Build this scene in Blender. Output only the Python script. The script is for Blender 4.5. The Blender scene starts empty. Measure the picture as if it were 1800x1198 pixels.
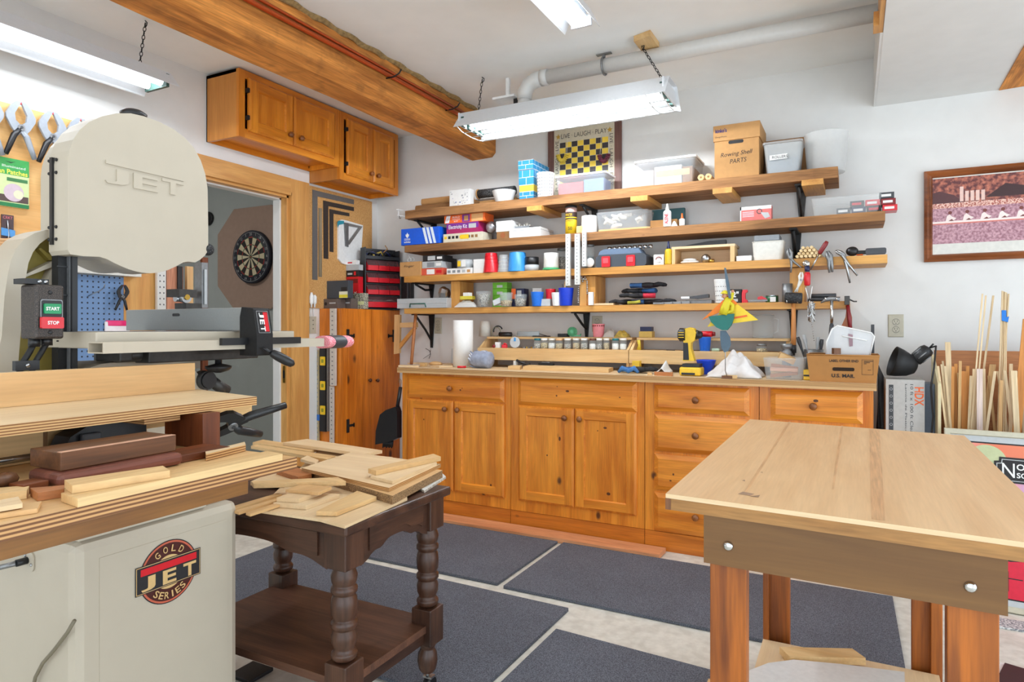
import bpy, math, random
from mathutils import Vector, Matrix, Euler
random.seed(7)
sc = bpy.context.scene
COL = sc.collection
# ------------------------------------------------------------------ camera geometry (1800 x 1198 picture)
F, CX, HY, H = 1148.0, 900.0, 577.0, 1.17
TH = math.atan(600 / F)
FW = Vector((-math.sin(TH), math.cos(TH), 0)); RT = Vector((math.cos(TH), math.sin(TH), 0))
def at(x, y, X=None, Y=None, Z=None, d=None):
    r = FW + RT * ((x - CX) / F) + Vector((0, 0, (HY - y) / F))
    if X is not None: t = X / r.x
    elif Y is not None: t = Y / r.y
    elif Z is not None: t = (Z - H) / r.z
    else: t = d
    return Vector((0, 0, H)) + r * t
def X_at(x, Y): return at(x, HY, Y=Y).x
def Y_at(x, X): return at(x, HY, X=X).y
def Z_at(x, y, Y): return at(x, y, Y=Y).z
V = Vector
XW, YB, ZC = -3.228, 3.95, 2.60          # left wall, back wall, ceiling

# ------------------------------------------------------------------ materials
MATS = {}
def srgb(r, g, b):
    c = lambda u: (u / 255 / 12.92) if u / 255 <= .04045 else ((u / 255 + .055) / 1.055) ** 2.4
    return (c(r), c(g), c(b), 1)
def newmat(name):
    m = bpy.data.materials.new(name); m.use_nodes = True
    nt = m.node_tree; b = nt.nodes.get('Principled BSDF')
    MATS[name] = m
    return m, nt, b
def flat(name, rgb, rough=.5, metal=0, noise=0, nscale=60, bump=0, alpha=1, spec=None, trans=0):
    if name in MATS: return MATS[name]
    m, nt, b = newmat(name)
    c = srgb(*rgb)
    b.inputs['Base Color'].default_value = c
    b.inputs['Roughness'].default_value = rough
    b.inputs['Metallic'].default_value = metal
    b.inputs['Alpha'].default_value = alpha
    if spec is not None: b.inputs['Specular IOR Level'].default_value = spec
    if trans: b.inputs['Transmission Weight'].default_value = trans
    tc = nt.nodes.new('ShaderNodeTexCoord')
    n = nt.nodes.new('ShaderNodeTexNoise'); n.inputs['Scale'].default_value = nscale; n.inputs['Detail'].default_value = 5
    nt.links.new(tc.outputs['Object'], n.inputs['Vector'])
    k = noise if noise else .05
    mr = nt.nodes.new('ShaderNodeMapRange'); mr.inputs[1].default_value = .3; mr.inputs[2].default_value = .7
    mr.inputs[3].default_value = 1 - k; mr.inputs[4].default_value = 1 + k
    nt.links.new(n.outputs['Fac'], mr.inputs[0])
    mx = nt.nodes.new('ShaderNodeVectorMath'); mx.operation = 'SCALE'
    mx.inputs[0].default_value = c[:3]
    nt.links.new(mr.outputs[0], mx.inputs['Scale'])
    nt.links.new(mx.outputs[0], b.inputs['Base Color'])
    if bump:
        bp = nt.nodes.new('ShaderNodeBump'); bp.inputs['Strength'].default_value = bump; bp.inputs['Distance'].default_value = .002
        nt.links.new(n.outputs['Fac'], bp.inputs['Height']); nt.links.new(bp.outputs[0], b.inputs['Normal'])
    return m
def emit(name, rgb, strength):
    if name in MATS: return MATS[name]
    m, nt, b = newmat(name)
    b.inputs['Emission Color'].default_value = srgb(*rgb); b.inputs['Emission Strength'].default_value = strength
    b.inputs['Base Color'].default_value = srgb(*rgb)
    return m
def clear(name, rgb=(235, 240, 240), alpha=.28, rough=.15):
    return flat(name, rgb, rough, alpha=alpha, noise=.02)
def wood(name, light, dark, axis='x', knots=0.0, rough=.45, grain=1.0, fine=.18, knotc=(70, 32, 10), wear=0):
    key = name + '_' + axis
    if key in MATS: return MATS[key]
    m, nt, b = newmat(key)
    N = nt.nodes.new; L = nt.links.new
    tc = N('ShaderNodeTexCoord'); oi = N('ShaderNodeObjectInfo')
    mul = N('ShaderNodeMath'); mul.operation = 'MULTIPLY'; mul.inputs[1].default_value = 41.0
    L(oi.outputs['Random'], mul.inputs[0])
    add = N('ShaderNodeVectorMath'); add.operation = 'ADD'
    L(tc.outputs['Object'], add.inputs[0]); L(mul.outputs[0], add.inputs[1])
    ai = 'xyz'.index(axis)
    def mapped(al, ac):
        mp = N('ShaderNodeMapping'); s = [ac] * 3; s[ai] = al
        mp.inputs['Scale'].default_value = s
        L(add.outputs[0], mp.inputs['Vector']); return mp
    n1 = N('ShaderNodeTexNoise'); n1.inputs['Scale'].default_value = 1; n1.inputs['Detail'].default_value = 3
    n1.inputs['Distortion'].default_value = .8
    L(mapped(1.6, 16).outputs[0], n1.inputs['Vector'])
    n2 = N('ShaderNodeTexNoise'); n2.inputs['Scale'].default_value = 1; n2.inputs['Detail'].default_value = 4
    L(mapped(9, 190).outputs[0], n2.inputs['Vector'])
    cr = N('ShaderNodeValToRGB')
    cr.color_ramp.elements[0].position = .5 - .22 / grain; cr.color_ramp.elements[0].color = srgb(*dark)
    cr.color_ramp.elements[1].position = .5 + .18 / grain; cr.color_ramp.elements[1].color = srgb(*light)
    L(n1.outputs['Fac'], cr.inputs[0])
    mr = N('ShaderNodeMapRange'); mr.inputs[1].default_value = .3; mr.inputs[2].default_value = .7
    mr.inputs[3].default_value = 1 - fine; mr.inputs[4].default_value = 1 + fine
    L(n2.outputs['Fac'], mr.inputs[0])
    sca = N('ShaderNodeVectorMath'); sca.operation = 'SCALE'
    L(cr.outputs[0], sca.inputs[0]); L(mr.outputs[0], sca.inputs['Scale'])
    col = sca.outputs[0]
    if knots:
        vo = N('ShaderNodeTexVoronoi'); vo.inputs['Scale'].default_value = 1
        L(mapped(3.2, 5.5).outputs[0], vo.inputs['Vector'])
        k = N('ShaderNodeMapRange'); k.inputs[1].default_value = .05 * knots; k.inputs[2].default_value = .11 * knots
        k.inputs[3].default_value = .9; k.inputs[4].default_value = 0
        L(vo.outputs['Distance'], k.inputs[0])
        mx = N('ShaderNodeMix'); mx.data_type = 'RGBA'
        L(k.outputs[0], mx.inputs[0]); L(col, mx.inputs[6]); mx.inputs[7].default_value = srgb(*knotc)
        col = mx.outputs[2]
    if wear:
        n3 = N('ShaderNodeTexNoise'); n3.inputs['Scale'].default_value = 9; n3.inputs['Detail'].default_value = 8
        L(add.outputs[0], n3.inputs['Vector'])
        k = N('ShaderNodeMapRange'); k.inputs[1].default_value = .55; k.inputs[2].default_value = .75; k.inputs[3].default_value = 0; k.inputs[4].default_value = wear
        L(n3.outputs['Fac'], k.inputs[0])
        mx = N('ShaderNodeMix'); mx.data_type = 'RGBA'
        L(k.outputs[0], mx.inputs[0]); L(col, mx.inputs[6]); mx.inputs[7].default_value = srgb(*[int(c * .55) for c in dark])
        col = mx.outputs[2]
    L(col, b.inputs['Base Color'])
    b.inputs['Roughness'].default_value = rough
    bp = N('ShaderNodeBump'); bp.inputs['Strength'].default_value = .15; bp.inputs['Distance'].default_value = .001
    L(n2.outputs['Fac'], bp.inputs['Height']); L(bp.outputs[0], b.inputs['Normal'])
    return m
def stripes(name, c1, c2, axis='z', period=.006, rough=.6):
    key = name + axis
    if key in MATS: return MATS[key]
    m, nt, b = newmat(key); N = nt.nodes.new; L = nt.links.new
    tc = N('ShaderNodeTexCoord'); w = N('ShaderNodeTexWave'); w.bands_direction = axis.upper()
    w.inputs['Scale'].default_value = 1 / period / 3.18; w.inputs['Distortion'].default_value = .6; w.inputs['Detail'].default_value = 2
    w.inputs['Detail Scale'].default_value = .2
    L(tc.outputs['Object'], w.inputs['Vector'])
    cr = N('ShaderNodeValToRGB'); cr.color_ramp.elements[0].position = .35; cr.color_ramp.elements[1].position = .65
    cr.color_ramp.elements[0].color = srgb(*c2); cr.color_ramp.elements[1].color = srgb(*c1)
    L(w.outputs['Fac'], cr.inputs[0]); L(cr.outputs[0], b.inputs['Base Color'])
    b.inputs['Roughness'].default_value = rough
    return m
def speckle(name, c1, c2, scale=260, lo=.45, hi=.62, rough=.8, big=0, bump=0):
    if name in MATS: return MATS[name]
    m, nt, b = newmat(name); N = nt.nodes.new; L = nt.links.new
    tc = N('ShaderNodeTexCoord'); n = N('ShaderNodeTexNoise'); n.inputs['Scale'].default_value = scale; n.inputs['Detail'].default_value = 3
    L(tc.outputs['Object'], n.inputs['Vector'])
    cr = N('ShaderNodeValToRGB'); cr.color_ramp.elements[0].position = lo; cr.color_ramp.elements[1].position = hi
    cr.color_ramp.elements[0].color = srgb(*c1); cr.color_ramp.elements[1].color = srgb(*c2)
    L(n.outputs['Fac'], cr.inputs[0])
    col = cr.outputs[0]
    if big:
        n2 = N('ShaderNodeTexNoise'); n2.inputs['Scale'].default_value = 3.1; n2.inputs['Detail'].default_value = 6; n2.inputs['Roughness'].default_value = .65
        L(tc.outputs['Object'], n2.inputs['Vector'])
        mr = N('ShaderNodeMapRange'); mr.inputs[1].default_value = .3; mr.inputs[2].default_value = .7; mr.inputs[3].default_value = 1 - big; mr.inputs[4].default_value = 1 + big
        L(n2.outputs['Fac'], mr.inputs[0])
        s = N('ShaderNodeVectorMath'); s.operation = 'SCALE'; L(col, s.inputs[0]); L(mr.outputs[0], s.inputs['Scale']); col = s.outputs[0]
    L(col, b.inputs['Base Color']); b.inputs['Roughness'].default_value = rough
    if bump:
        bp = N('ShaderNodeBump'); bp.inputs['Strength'].default_value = bump; bp.inputs['Distance'].default_value = .002
        L(n.outputs['Fac'], bp.inputs['Height']); L(bp.outputs[0], b.inputs['Normal'])
    return m

# ------------------------------------------------------------------ mesh builder
class Fr:                                   # a plane: origin, two axes, normal
    def __init__(s, o, u, v, n=None):
        s.o = V(o); s.u = V(u).normalized(); s.v = V(v).normalized()
        s.n = V(n).normalized() if n is not None else s.u.cross(s.v)
    def p(s, a, b, c=0): return s.o + s.u * a + s.v * b + s.n * c
    def at(s, a, b, c=0): return Fr(s.p(a, b, c), s.u, s.v, s.n)
def front(x, y, z): return Fr((x, y, z), (1, 0, 0), (0, 0, 1), (0, -1, 0))       # a face looking at -Y
def sideR(x, y, z): return Fr((x, y, z), (0, 1, 0), (0, 0, 1), (1, 0, 0))        # a face looking at +X
def topf(x, y, z): return Fr((x, y, z), (1, 0, 0), (0, 1, 0), (0, 0, 1))
def yaw(o, deg):                                                                   # upright frame turned about Z; n faces -Y at 0
    a = math.radians(deg); return Fr(o, (math.cos(a), math.sin(a), 0), (0, 0, 1), (math.sin(a), -math.cos(a), 0))
class MB:
    def __init__(s): s.v = []; s.f = []; s.m = []; s.s = []; s.mats = []
    def mi(s, m):
        if m not in s.mats: s.mats.append(m)
        return s.mats.index(m)
    def add(s, vs, fs, m, smooth=False):
        b = len(s.v); s.v.extend(V(p) for p in vs); i = s.mi(m)
        for f in fs: s.f.append(tuple(b + k for k in f)); s.m.append(i); s.s.append(smooth)
        return s
    def box(s, c, size, m, rot=None, faces=None):
        hx, hy, hz = size[0] / 2, size[1] / 2, size[2] / 2
        vs = [V((x * hx, y * hy, z * hz)) for z in (-1, 1) for y in (-1, 1) for x in (-1, 1)]
        if rot is not None:
            R = Euler([math.radians(a) for a in rot]).to_matrix(); vs = [R @ p for p in vs]
        vs = [p + V(c) for p in vs]
        b = len(s.v); s.v.extend(vs)
        for k, f in (('-z', (0, 2, 3, 1)), ('+z', (4, 5, 7, 6)), ('-y', (0, 1, 5, 4)), ('+y', (2, 6, 7, 3)), ('-x', (0, 4, 6, 2)), ('+x', (1, 3, 7, 5))):
            mm = m
            if faces: mm = faces.get(k, faces.get('side', m) if k[1] != 'z' else m)
            s.f.append(tuple(b + i for i in f)); s.m.append(s.mi(mm)); s.s.append(False)
        return s
    def bx(s, x0, x1, y0, y1, z0, z1, m, faces=None):
        return s.box(((x0 + x1) / 2, (y0 + y1) / 2, (z0 + z1) / 2), (abs(x1 - x0), abs(y1 - y0), abs(z1 - z0)), m, None, faces)
    def fbox(s, fr, a0, a1, b0, b1, c0, c1, m):               # a box in a frame
        q = [(a0, b0), (a1, b0), (a1, b1), (a0, b1)]
        return s.prism(fr, q, c0, c1, m)
    def prism(s, fr, poly, c0, c1, m, mside=None, smooth=False):
        n = len(poly)
        lo = [fr.p(a, b, c0) for a, b in poly]; hi = [fr.p(a, b, c1) for a, b in poly]
        s.add(lo, [tuple(range(n))[::-1]], m); s.add(hi, [tuple(range(n))], m)
        s.add(lo + hi, [(i, (i + 1) % n, n + (i + 1) % n, n + i) for i in range(n)], mside or m, smooth)
        return s
    def slab(s, pts, t, m, mside=None):                       # top outline in space, thickness straight down
        n = len(pts); lo = [V(p) - V((0, 0, t)) for p in pts]
        s.add(pts, [tuple(range(n))], m); s.add(lo, [tuple(range(n))[::-1]], m)
        s.add(lo + list(pts), [(i, (i + 1) % n, n + (i + 1) % n, n + i) for i in range(n)], mside or m)
        return s
    def poly(s, fr, pts, c, m): return s.add([fr.p(a, b, c) for a, b in pts], [tuple(range(len(pts)))], m)
    def rect(s, fr, a0, a1, b0, b1, c, m): return s.poly(fr, [(a0, b0), (a1, b0), (a1, b1), (a0, b1)], c, m)
    def disc(s, fr, a, b, r, c, m, seg=24, ry=None):
        return s.poly(fr, [(a + r * math.cos(t * 2 * math.pi / seg), b + (ry or r) * math.sin(t * 2 * math.pi / seg)) for t in range(seg)], c, m)
    def ring(s, fr, a, b, r0, r1, c, m, seg=32, t0=0, t1=1):
        n = int(seg * (t1 - t0)) or 1; vs = []
        for i in range(n + 1):
            t = (t0 + (t1 - t0) * i / n) * 2 * math.pi
            vs += [fr.p(a + r0 * math.cos(t), b + r0 * math.sin(t), c), fr.p(a + r1 * math.cos(t), b + r1 * math.sin(t), c)]
        return s.add(vs, [(2 * i, 2 * i + 1, 2 * i + 3, 2 * i + 2) for i in range(n)], m)
    def loft(s, fr, w, h, steps, m, mats=None, back=True):    # nested rectangles: (inset, height above the plane)
        vs = []
        for ins, c in steps:
            vs += [fr.p(ins, ins, c), fr.p(w - ins, ins, c), fr.p(w - ins, h - ins, c), fr.p(ins, h - ins, c)]
        for k in range(len(steps) - 1):
            mm = mats[k] if mats else m
            b = k * 4
            s.add(vs[b:b + 8], [(i, (i + 1) % 4, 4 + (i + 1) % 4, 4 + i) for i in range(4)], mm)
        s.add(vs[-4:], [(0, 1, 2, 3)], mats[-1] if mats else m)
        if back: s.add(vs[:4], [(3, 2, 1, 0)], m)
        return s
    def lathe(s, o, prof, m, seg=24, axis=(0, 0, 1), smooth=True, caps=True):
        ax = V(axis).normalized(); u = ax.orthogonal().normalized(); w = ax.cross(u); o = V(o); vs = []
        for r, z in prof:
            for i in range(seg):
                t = 2 * math.pi * i / seg
                vs.append(o + ax * z + (u * math.cos(t) + w * math.sin(t)) * r)
        fs = [(k * seg + i, k * seg + (i + 1) % seg, (k + 1) * seg + (i + 1) % seg, (k + 1) * seg + i) for k in range(len(prof) - 1) for i in range(seg)]
        b = len(s.v); s.add(vs, fs, m, smooth)
        if caps:
            j = s.mi(m)
            if prof[0][0] > 1e-6: s.f.append(tuple(b + i for i in range(seg))[::-1]); s.m.append(j); s.s.append(False)
            if prof[-1][0] > 1e-6: s.f.append(tuple(b + (len(prof) - 1) * seg + i for i in range(seg))); s.m.append(j); s.s.append(False)
        return s
    def cyl(s, p, q, r, m, seg=16, r2=None):
        p = V(p); q = V(q); d = q - p
        return s.lathe(p, [(r, 0), (r if r2 is None else r2, d.length)], m, seg, d)
    def tube(s, pts, r, m, seg=8, closed=False, caps=True, rad=None):
        pts = [V(p) for p in pts]; n = len(pts); vs = []; up = None
        for i, p in enumerate(pts):
            a = pts[(i - 1) % n] if closed or i else pts[0]; c = pts[(i + 1) % n] if closed or i < n - 1 else pts[-1]
            t = (c - a).normalized() if (c - a).length > 1e-9 else V((0, 0, 1))
            if up is None: up = t.orthogonal().normalized()
            up = (up - t * up.dot(t)); up = up.normalized() if up.length > 1e-6 else t.orthogonal().normalized()
            w = t.cross(up); rr = rad[i] if rad else r
            vs += [p + (up * math.cos(2 * math.pi * k / seg) + w * math.sin(2 * math.pi * k / seg)) * rr for k in range(seg)]
        m_ = n if closed else n - 1
        fs = [(i * seg + k, i * seg + (k + 1) % seg, ((i + 1) % n) * seg + (k + 1) % seg, ((i + 1) % n) * seg + k) for i in range(m_) for k in range(seg)]
        if caps and not closed: fs += [tuple(range(seg))[::-1], tuple((n - 1) * seg + k for k in range(seg))]
        return s.add(vs, fs, m, True)
    def ball(s, c, r, m, seg=16, rings=10, sc=(1, 1, 1), rot=None):
        vs = []; R = Euler([math.radians(a) for a in rot]).to_matrix() if rot else None
        for k in range(rings + 1):
            ph = math.pi * k / rings
            for i in range(seg):
                t = 2 * math.pi * i / seg
                p = V((r * sc[0] * math.sin(ph) * math.cos(t), r * sc[1] * math.sin(ph) * math.sin(t), r * sc[2] * math.cos(ph)))
                vs.append((R @ p if R else p) + V(c))
        fs = [(k * seg + i, (k + 1) * seg + i, (k + 1) * seg + (i + 1) % seg, k * seg + (i + 1) % seg) for k in range(rings) for i in range(seg)]
        return s.add(vs, fs, m, True)
    def grid(s, fn, nu, nv, m, smooth=True):
        vs = [fn(i / nu, j / nv) for j in range(nv + 1) for i in range(nu + 1)]
        w = nu + 1
        return s.add(vs, [(j * w + i, j * w + i + 1, (j + 1) * w + i + 1, (j + 1) * w + i) for j in range(nv) for i in range(nu)], m, smooth)
    def text(s, body, fr, a, b, h, m, w=None, c=.0006, align='C', rot=0, bold=0, shear=0, ext=0):
        cu = bpy.data.curves.new('t', 'FONT'); cu.body = body; cu.size = 1; cu.extrude = .5 if ext else 0; cu.resolution_u = 3; cu.offset = bold; cu.shear = shear
        ob = bpy.data.objects.new('t', cu); COL.objects.link(ob); bpy.context.view_layer.update()
        me = bpy.data.meshes.new_from_object(ob.evaluated_get(bpy.context.evaluated_depsgraph_get()))
        vs = [v.co.copy() for v in me.vertices]; fs = [tuple(p.vertices) for p in me.polygons]
        bpy.data.objects.remove(ob); bpy.data.curves.remove(cu); bpy.data.meshes.remove(me)
        if not vs: return s
        x0 = min(v.x for v in vs); x1 = max(v.x for v in vs); y0 = min(v.y for v in vs); y1 = max(v.y for v in vs)
        sy = h / (y1 - y0); sx = w / (x1 - x0) if w else sy
        cr, sr = math.cos(math.radians(rot)), math.sin(math.radians(rot))
        W = (x1 - x0) * sx; off = {'C': -W / 2, 'L': 0, 'R': -W}[align]; out = []
        for v in vs:
            x = (v.x - x0) * sx + off; y = (v.y - y0) * sy - h / 2
            out.append(fr.p(a + x * cr - y * sr, b + x * sr + y * cr, c + v.z * ext))
        return s.add(out, fs, m)
    def build(s, name, parent=None, bevel=0, loc=None, sub=0, solid=0):
        me = bpy.data.meshes.new(name)
        root = parent
        while root is not None and root.parent is not None: root = root.parent
        o = root.location.copy() if root is not None else V(loc if loc is not None else base(s.v))
        me.from_pydata([tuple(p - o) for p in s.v], [], s.f)
        for m in s.mats: me.materials.append(m)
        me.polygons.foreach_set('material_index', s.m); me.polygons.foreach_set('use_smooth', s.s); me.update()
        ob = bpy.data.objects.new(name, me); COL.objects.link(ob)
        if parent is not None: ob.parent = parent
        else: ob.location = o
        if solid:
            md = ob.modifiers.new('thickness', 'SOLIDIFY'); md.thickness = solid; md.offset = 0
        if bevel:
            md = ob.modifiers.new('edges', 'BEVEL'); md.width = bevel; md.segments = 2; md.limit_method = 'ANGLE'; md.angle_limit = math.radians(50)
        if sub:
            md = ob.modifiers.new('smooth', 'SUBSURF'); md.levels = sub; md.render_levels = sub
        return ob
def base(vs):
    return V(((min(p.x for p in vs) + max(p.x for p in vs)) / 2, (min(p.y for p in vs) + max(p.y for p in vs)) / 2, min(p.z for p in vs)))
def tag(o, label, cat, group=None):
    o['label'] = label; o['category'] = cat
    if group: o['group'] = group
    return o
def thing(name, label, cat, loc, group=None):
    o = bpy.data.objects.new(name, None); o.empty_display_size = .05; COL.objects.link(o); o.location = V(loc)
    return tag(o, label, cat, group)
def solo(name, label, cat, mb, group=None, bevel=0, **k): return tag(mb.build(name, bevel=bevel, **k), label, cat, group)
def struct(name, mb, parent=None, **k):
    o = mb.build(name, parent, **k)
    if parent is None: o['kind'] = 'structure'
    return o
def dup(o, delta, label=None, group=None):
    c = o.copy(); COL.objects.link(c); c.location = o.location + V(delta)
    if label: c['label'] = label
    if group: c['group'] = group
    for ch in list(o.children):
        k = ch.copy(); COL.objects.link(k); k.parent = c
        for g in list(ch.children):
            q = g.copy(); COL.objects.link(q); q.parent = k
    return c
def arc(c, r, a0, a1, n, fr):                                  # points of an arc in a frame
    return [fr.p(c[0] + r * math.cos(math.radians(a0 + (a1 - a0) * i / n)), c[1] + r * math.sin(math.radians(a0 + (a1 - a0) * i / n))) for i in range(n + 1)]
def rrect(a0, a1, b0, b1, r, n=5):                              # rounded rectangle outline
    out = []
    for cx, cy, s in ((a1 - r, b0 + r, -90), (a1 - r, b1 - r, 0), (a0 + r, b1 - r, 90), (a0 + r, b0 + r, 180)):
        out += [(cx + r * math.cos(math.radians(s + 90 * i / n)), cy + r * math.sin(math.radians(s + 90 * i / n))) for i in range(n + 1)]
    return out

# ------------------------------------------------------------------ palette
white_paint = flat('wall_paint', (226, 225, 222), .7, noise=.025, nscale=9, bump=.04)
ceil_paint = flat('ceiling_paint', (244, 243, 240), .8, noise=.02, nscale=7, bump=.05)
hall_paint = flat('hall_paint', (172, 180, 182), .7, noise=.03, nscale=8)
white = flat('white_plastic', (236, 236, 234), .35)
offwhite = flat('off_white', (222, 220, 212), .45)
paper = flat('white_paper', (232, 231, 228), .7, noise=.03)
black = flat('black_plastic', (24, 24, 26), .4)
blackm = flat('black_iron', (30, 30, 31), .55, .3, noise=.2, nscale=120)
dgrey = flat('dark_grey', (62, 64, 68), .45)
grey = flat('grey_plastic', (132, 136, 140), .4)
lgrey = flat('light_grey', (184, 187, 188), .4)
red = flat('red_plastic', (206, 28, 40), .3)
dred = flat('dark_red', (128, 26, 30), .4)
blue = flat('blue_plastic', (28, 96, 214), .3)
sky_blue = flat('sky_blue', (58, 146, 214), .35)
navy = flat('navy', (26, 34, 74), .4)
yellow = flat('yellow_plastic', (238, 198, 40), .35)
green = flat('green_card', (92, 172, 40), .4)
teal = flat('teal', (16, 92, 84), .5)
orange = flat('orange_card', (240, 104, 36), .5)
purple = flat('purple_card', (118, 38, 138), .45)
pink = flat('pink', (232, 140, 146), .5)
card = flat('cardboard', (190, 142, 88), .8, noise=.05, nscale=40)
card_dark = flat('cardboard_brown', (146, 104, 62), .8, noise=.05, nscale=40)
ink = flat('ink', (30, 28, 30), .6)
steel = flat('steel', (176, 178, 180), .28, 1, noise=.08, nscale=90)
steel_dull = flat('dull_steel', (140, 141, 142), .45, .8, noise=.12, nscale=90)
chrome = flat('chrome', (214, 216, 218), .12, 1)
iron = flat('iron', (74, 72, 70), .5, .7, noise=.15)
brass = flat('brass', (184, 148, 70), .35, 1)
copper = flat('copper', (196, 92, 48), .3, .8)
plate_c = flat('outlet_ivory', (186, 180, 160), .4)
clearp = clear('clear_plastic', (226, 232, 236), .15)
clearw = clear('milky_plastic', (232, 236, 236), .32, .3)
glass = clear('clear_glass', (222, 232, 232), .13, .05)
beige = flat('machine_beige', (188, 178, 160), .42, noise=.02, nscale=14)
olive = flat('machine_olive', (150, 134, 62), .55, noise=.05)
mat_rubber = speckle('rubber_mat', (62, 65, 73), (112, 116, 126), 260, .38, .64, .85, big=.12, bump=.2)
concrete = speckle('concrete', (204, 200, 188), (222, 219, 208), 26, .35, .65, .6, big=.09)
honey = lambda a: wood('honey_pine', (236, 150, 48), (196, 106, 22), a, .85, .36, 1.0, .12)
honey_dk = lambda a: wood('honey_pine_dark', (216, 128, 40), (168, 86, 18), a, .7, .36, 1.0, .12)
knotty = lambda a: wood('knotty_pine', (228, 134, 40), (178, 90, 16), a, 1.2, .32, 1.0, .12, (60, 24, 8))
upper = lambda a: wood('amber_pine', (228, 146, 44), (186, 102, 20), a, .6, .35, .9, .1)
upper_side = lambda a: wood('amber_side', (206, 138, 62), (180, 110, 42), a, 0, .4, .8, .08)
ply = lambda a: wood('birch_ply', (232, 206, 166), (216, 184, 140), a, 0, .5, .9, .05)
ply2 = lambda a: wood('maple_ply', (222, 182, 128), (200, 154, 100), a, 0, .5, .8, .06)
pinew = lambda a: wood('new_pine', (226, 192, 138), (204, 160, 104), a, .3, .55, .9, .08)
shelfw = lambda a: wood('shelf_pine', (218, 162, 84), (182, 122, 54), a, .6, .5, 1.0, .12)
rough_sh = lambda a: wood('rough_shelf', (166, 118, 72), (118, 78, 42), a, .5, .75, 1.1, .25)
beamw = lambda a: wood('old_beam', (224, 148, 68), (160, 94, 32), a, .9, .75, 1.1, .25, (60, 30, 10), wear=.5)
casing_w = lambda a: wood('fir_casing', (222, 168, 96), (192, 132, 66), a, .2, .45, .9, .08)
walnut = lambda a: wood('walnut', (116, 72, 38), (66, 38, 18), a, 0, .5, 1.0, .2)
mahog = lambda a: wood('mahogany', (128, 66, 30), (80, 36, 12), a, 0, .45, 1.0, .2)
padauk = lambda a: wood('reddish_hardwood', (186, 120, 70), (148, 88, 46), a, 0, .5, 1.0, .14)
dark_table = lambda a: wood('dark_stain', (84, 54, 38), (48, 28, 20), a, 0, .38, 1.0, .18, wear=.4)
dark_shelf = lambda a: wood('worn_dark_stain', (112, 74, 54), (70, 44, 31), a, 0, .5, 1.0, .18, wear=.4)
bench_leg = lambda a: wood('bench_fir', (172, 94, 22), (108, 52, 6), a, .3, .45, 1.2, .16)
ply_edge = stripes('ply_edge', (214, 170, 112), (140, 92, 48), 'z', .0046)
ply_edge_d = stripes('ply_edge_dark', (198, 150, 96), (112, 70, 36), 'z', .0062)
WORLD, EXPO, TUBE = 2.1, 0.8, 1.05
# ================================================================== the room
XR, YF = 2.5, -2.6                                             # right wall, wall behind the camera
m = MB(); m.bx(-6.2, XR + .1, YF - .1, YB + .1, -.1, 0, concrete); struct('floor', m)
m = MB(); m.bx(-6.2, XR + .1, YF - .1, YB + .1, ZC, ZC + .1, ceil_paint); struct('ceiling', m)
m = MB(); m.bx(XW - .12, XR + .1, YB, YB + .12, 0, ZC, white_paint); struct('wall_back', m)
DY0, DY1, DZ = 2.14, 3.07, 2.03                                 # doorway in the left wall
m = MB()
m.bx(XW - .11, XW, YF, DY0, 0, ZC, white_paint); m.bx(XW - .11, XW, DY1, YB, 0, ZC, white_paint)
m.bx(XW - .11, XW, DY0, DY1, DZ, ZC, white_paint); struct('wall_left', m)
# right wall and the wall behind the camera each have a wide unseen opening, sized for the daylight it lets in
m = MB(); m.bx(XR, XR + .12, YF, -1.4, 0, ZC, white_paint); m.bx(XR, XR + .12, 3.3, YB, 0, ZC, white_paint)
m.bx(XR, XR + .12, -1.4, 3.3, 2.2, ZC, white_paint); struct('wall_right', m)
m = MB(); m.bx(-6.2, -2.6, YF - .12, YF, 0, ZC, white_paint); m.bx(2.2, XR + .1, YF - .12, YF, 0, ZC, white_paint)
m.bx(-2.6, 2.2, YF - .12, YF, 2.3, ZC, white_paint); struct('wall_front', m)
# hall beyond the doorway
m = MB(); m.bx(-6.2, XW - .12, YB, YB + .12, 0, ZC, hall_paint); m.bx(-6.3, -6.2, YF, YB, 0, ZC, hall_paint); struct('wall_hall', m)
# dropped ceiling at the right
m = MB(); m.bx(.105, XR, 1.2, YB - .001, 2.342, 2.352, white_paint); struct('ceiling_lower', m)
m = MB(); m.bx(.088, .104, 1.2, 2.98, 2.345, 2.56, casing_w('y')); m.bx(.07, .088, 1.2, 2.55, 2.40, 2.56, casing_w('y')); m.bx(.07, .088, 2.9, 2.98, 2.345, 2.40, casing_w('y'))
m.bx(.094, .106, 2.98, YB - .001, 2.343, ZC - .001, white_paint); struct('trim_1', m)
m = MB(); q = [at(x, y, Z=2.341) for x, y in ((1756, 157.5), (1800, 80), (1840, 40), (1900, 137), (1800, 150))]
m.slab(q, .004, beamw('y')); struct('trim_2', m)
# door casing, stop and jambs
m = MB(); w = casing_w
m.bx(XW, XW + .02, DY1 - .005, 3.226, 0, 2.135, w('z')); m.bx(XW, XW + .02, 1.98, DY0 + .005, 0, 2.135, w('z'))
m.bx(XW, XW + .021, DY0 + .005, DY1 - .005, DZ - .005, 2.136, w('y'))
m.bx(XW + .02, XW + .026, DY1 - .005, DY1 + .012, 0, DZ + .012, w('z')); m.bx(XW + .021, XW + .026, DY0, DY1, DZ - .005, DZ + .012, w('y'))
d = struct('door_1', m)
m = MB(); m.bx(XW - .05, XW, DY1 - .02, DY1 - .001, 0, DZ, w('z')); m.bx(XW - .05, XW, DY0, DY1, DZ - .02, DZ - .001, w('y'))
m.bx(XW - .11, XW - .05, DY1 - .032, DY1 - .001, 0, DZ, white_paint); m.bx(XW - .11, XW - .05, DY0, DY1, DZ - .03, DZ - .001, white_paint)
m.bx(XW - .11, XW, DY0 + .001, DY0 + .02, 0, DZ, w('z')); struct('jamb', m, d)
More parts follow.
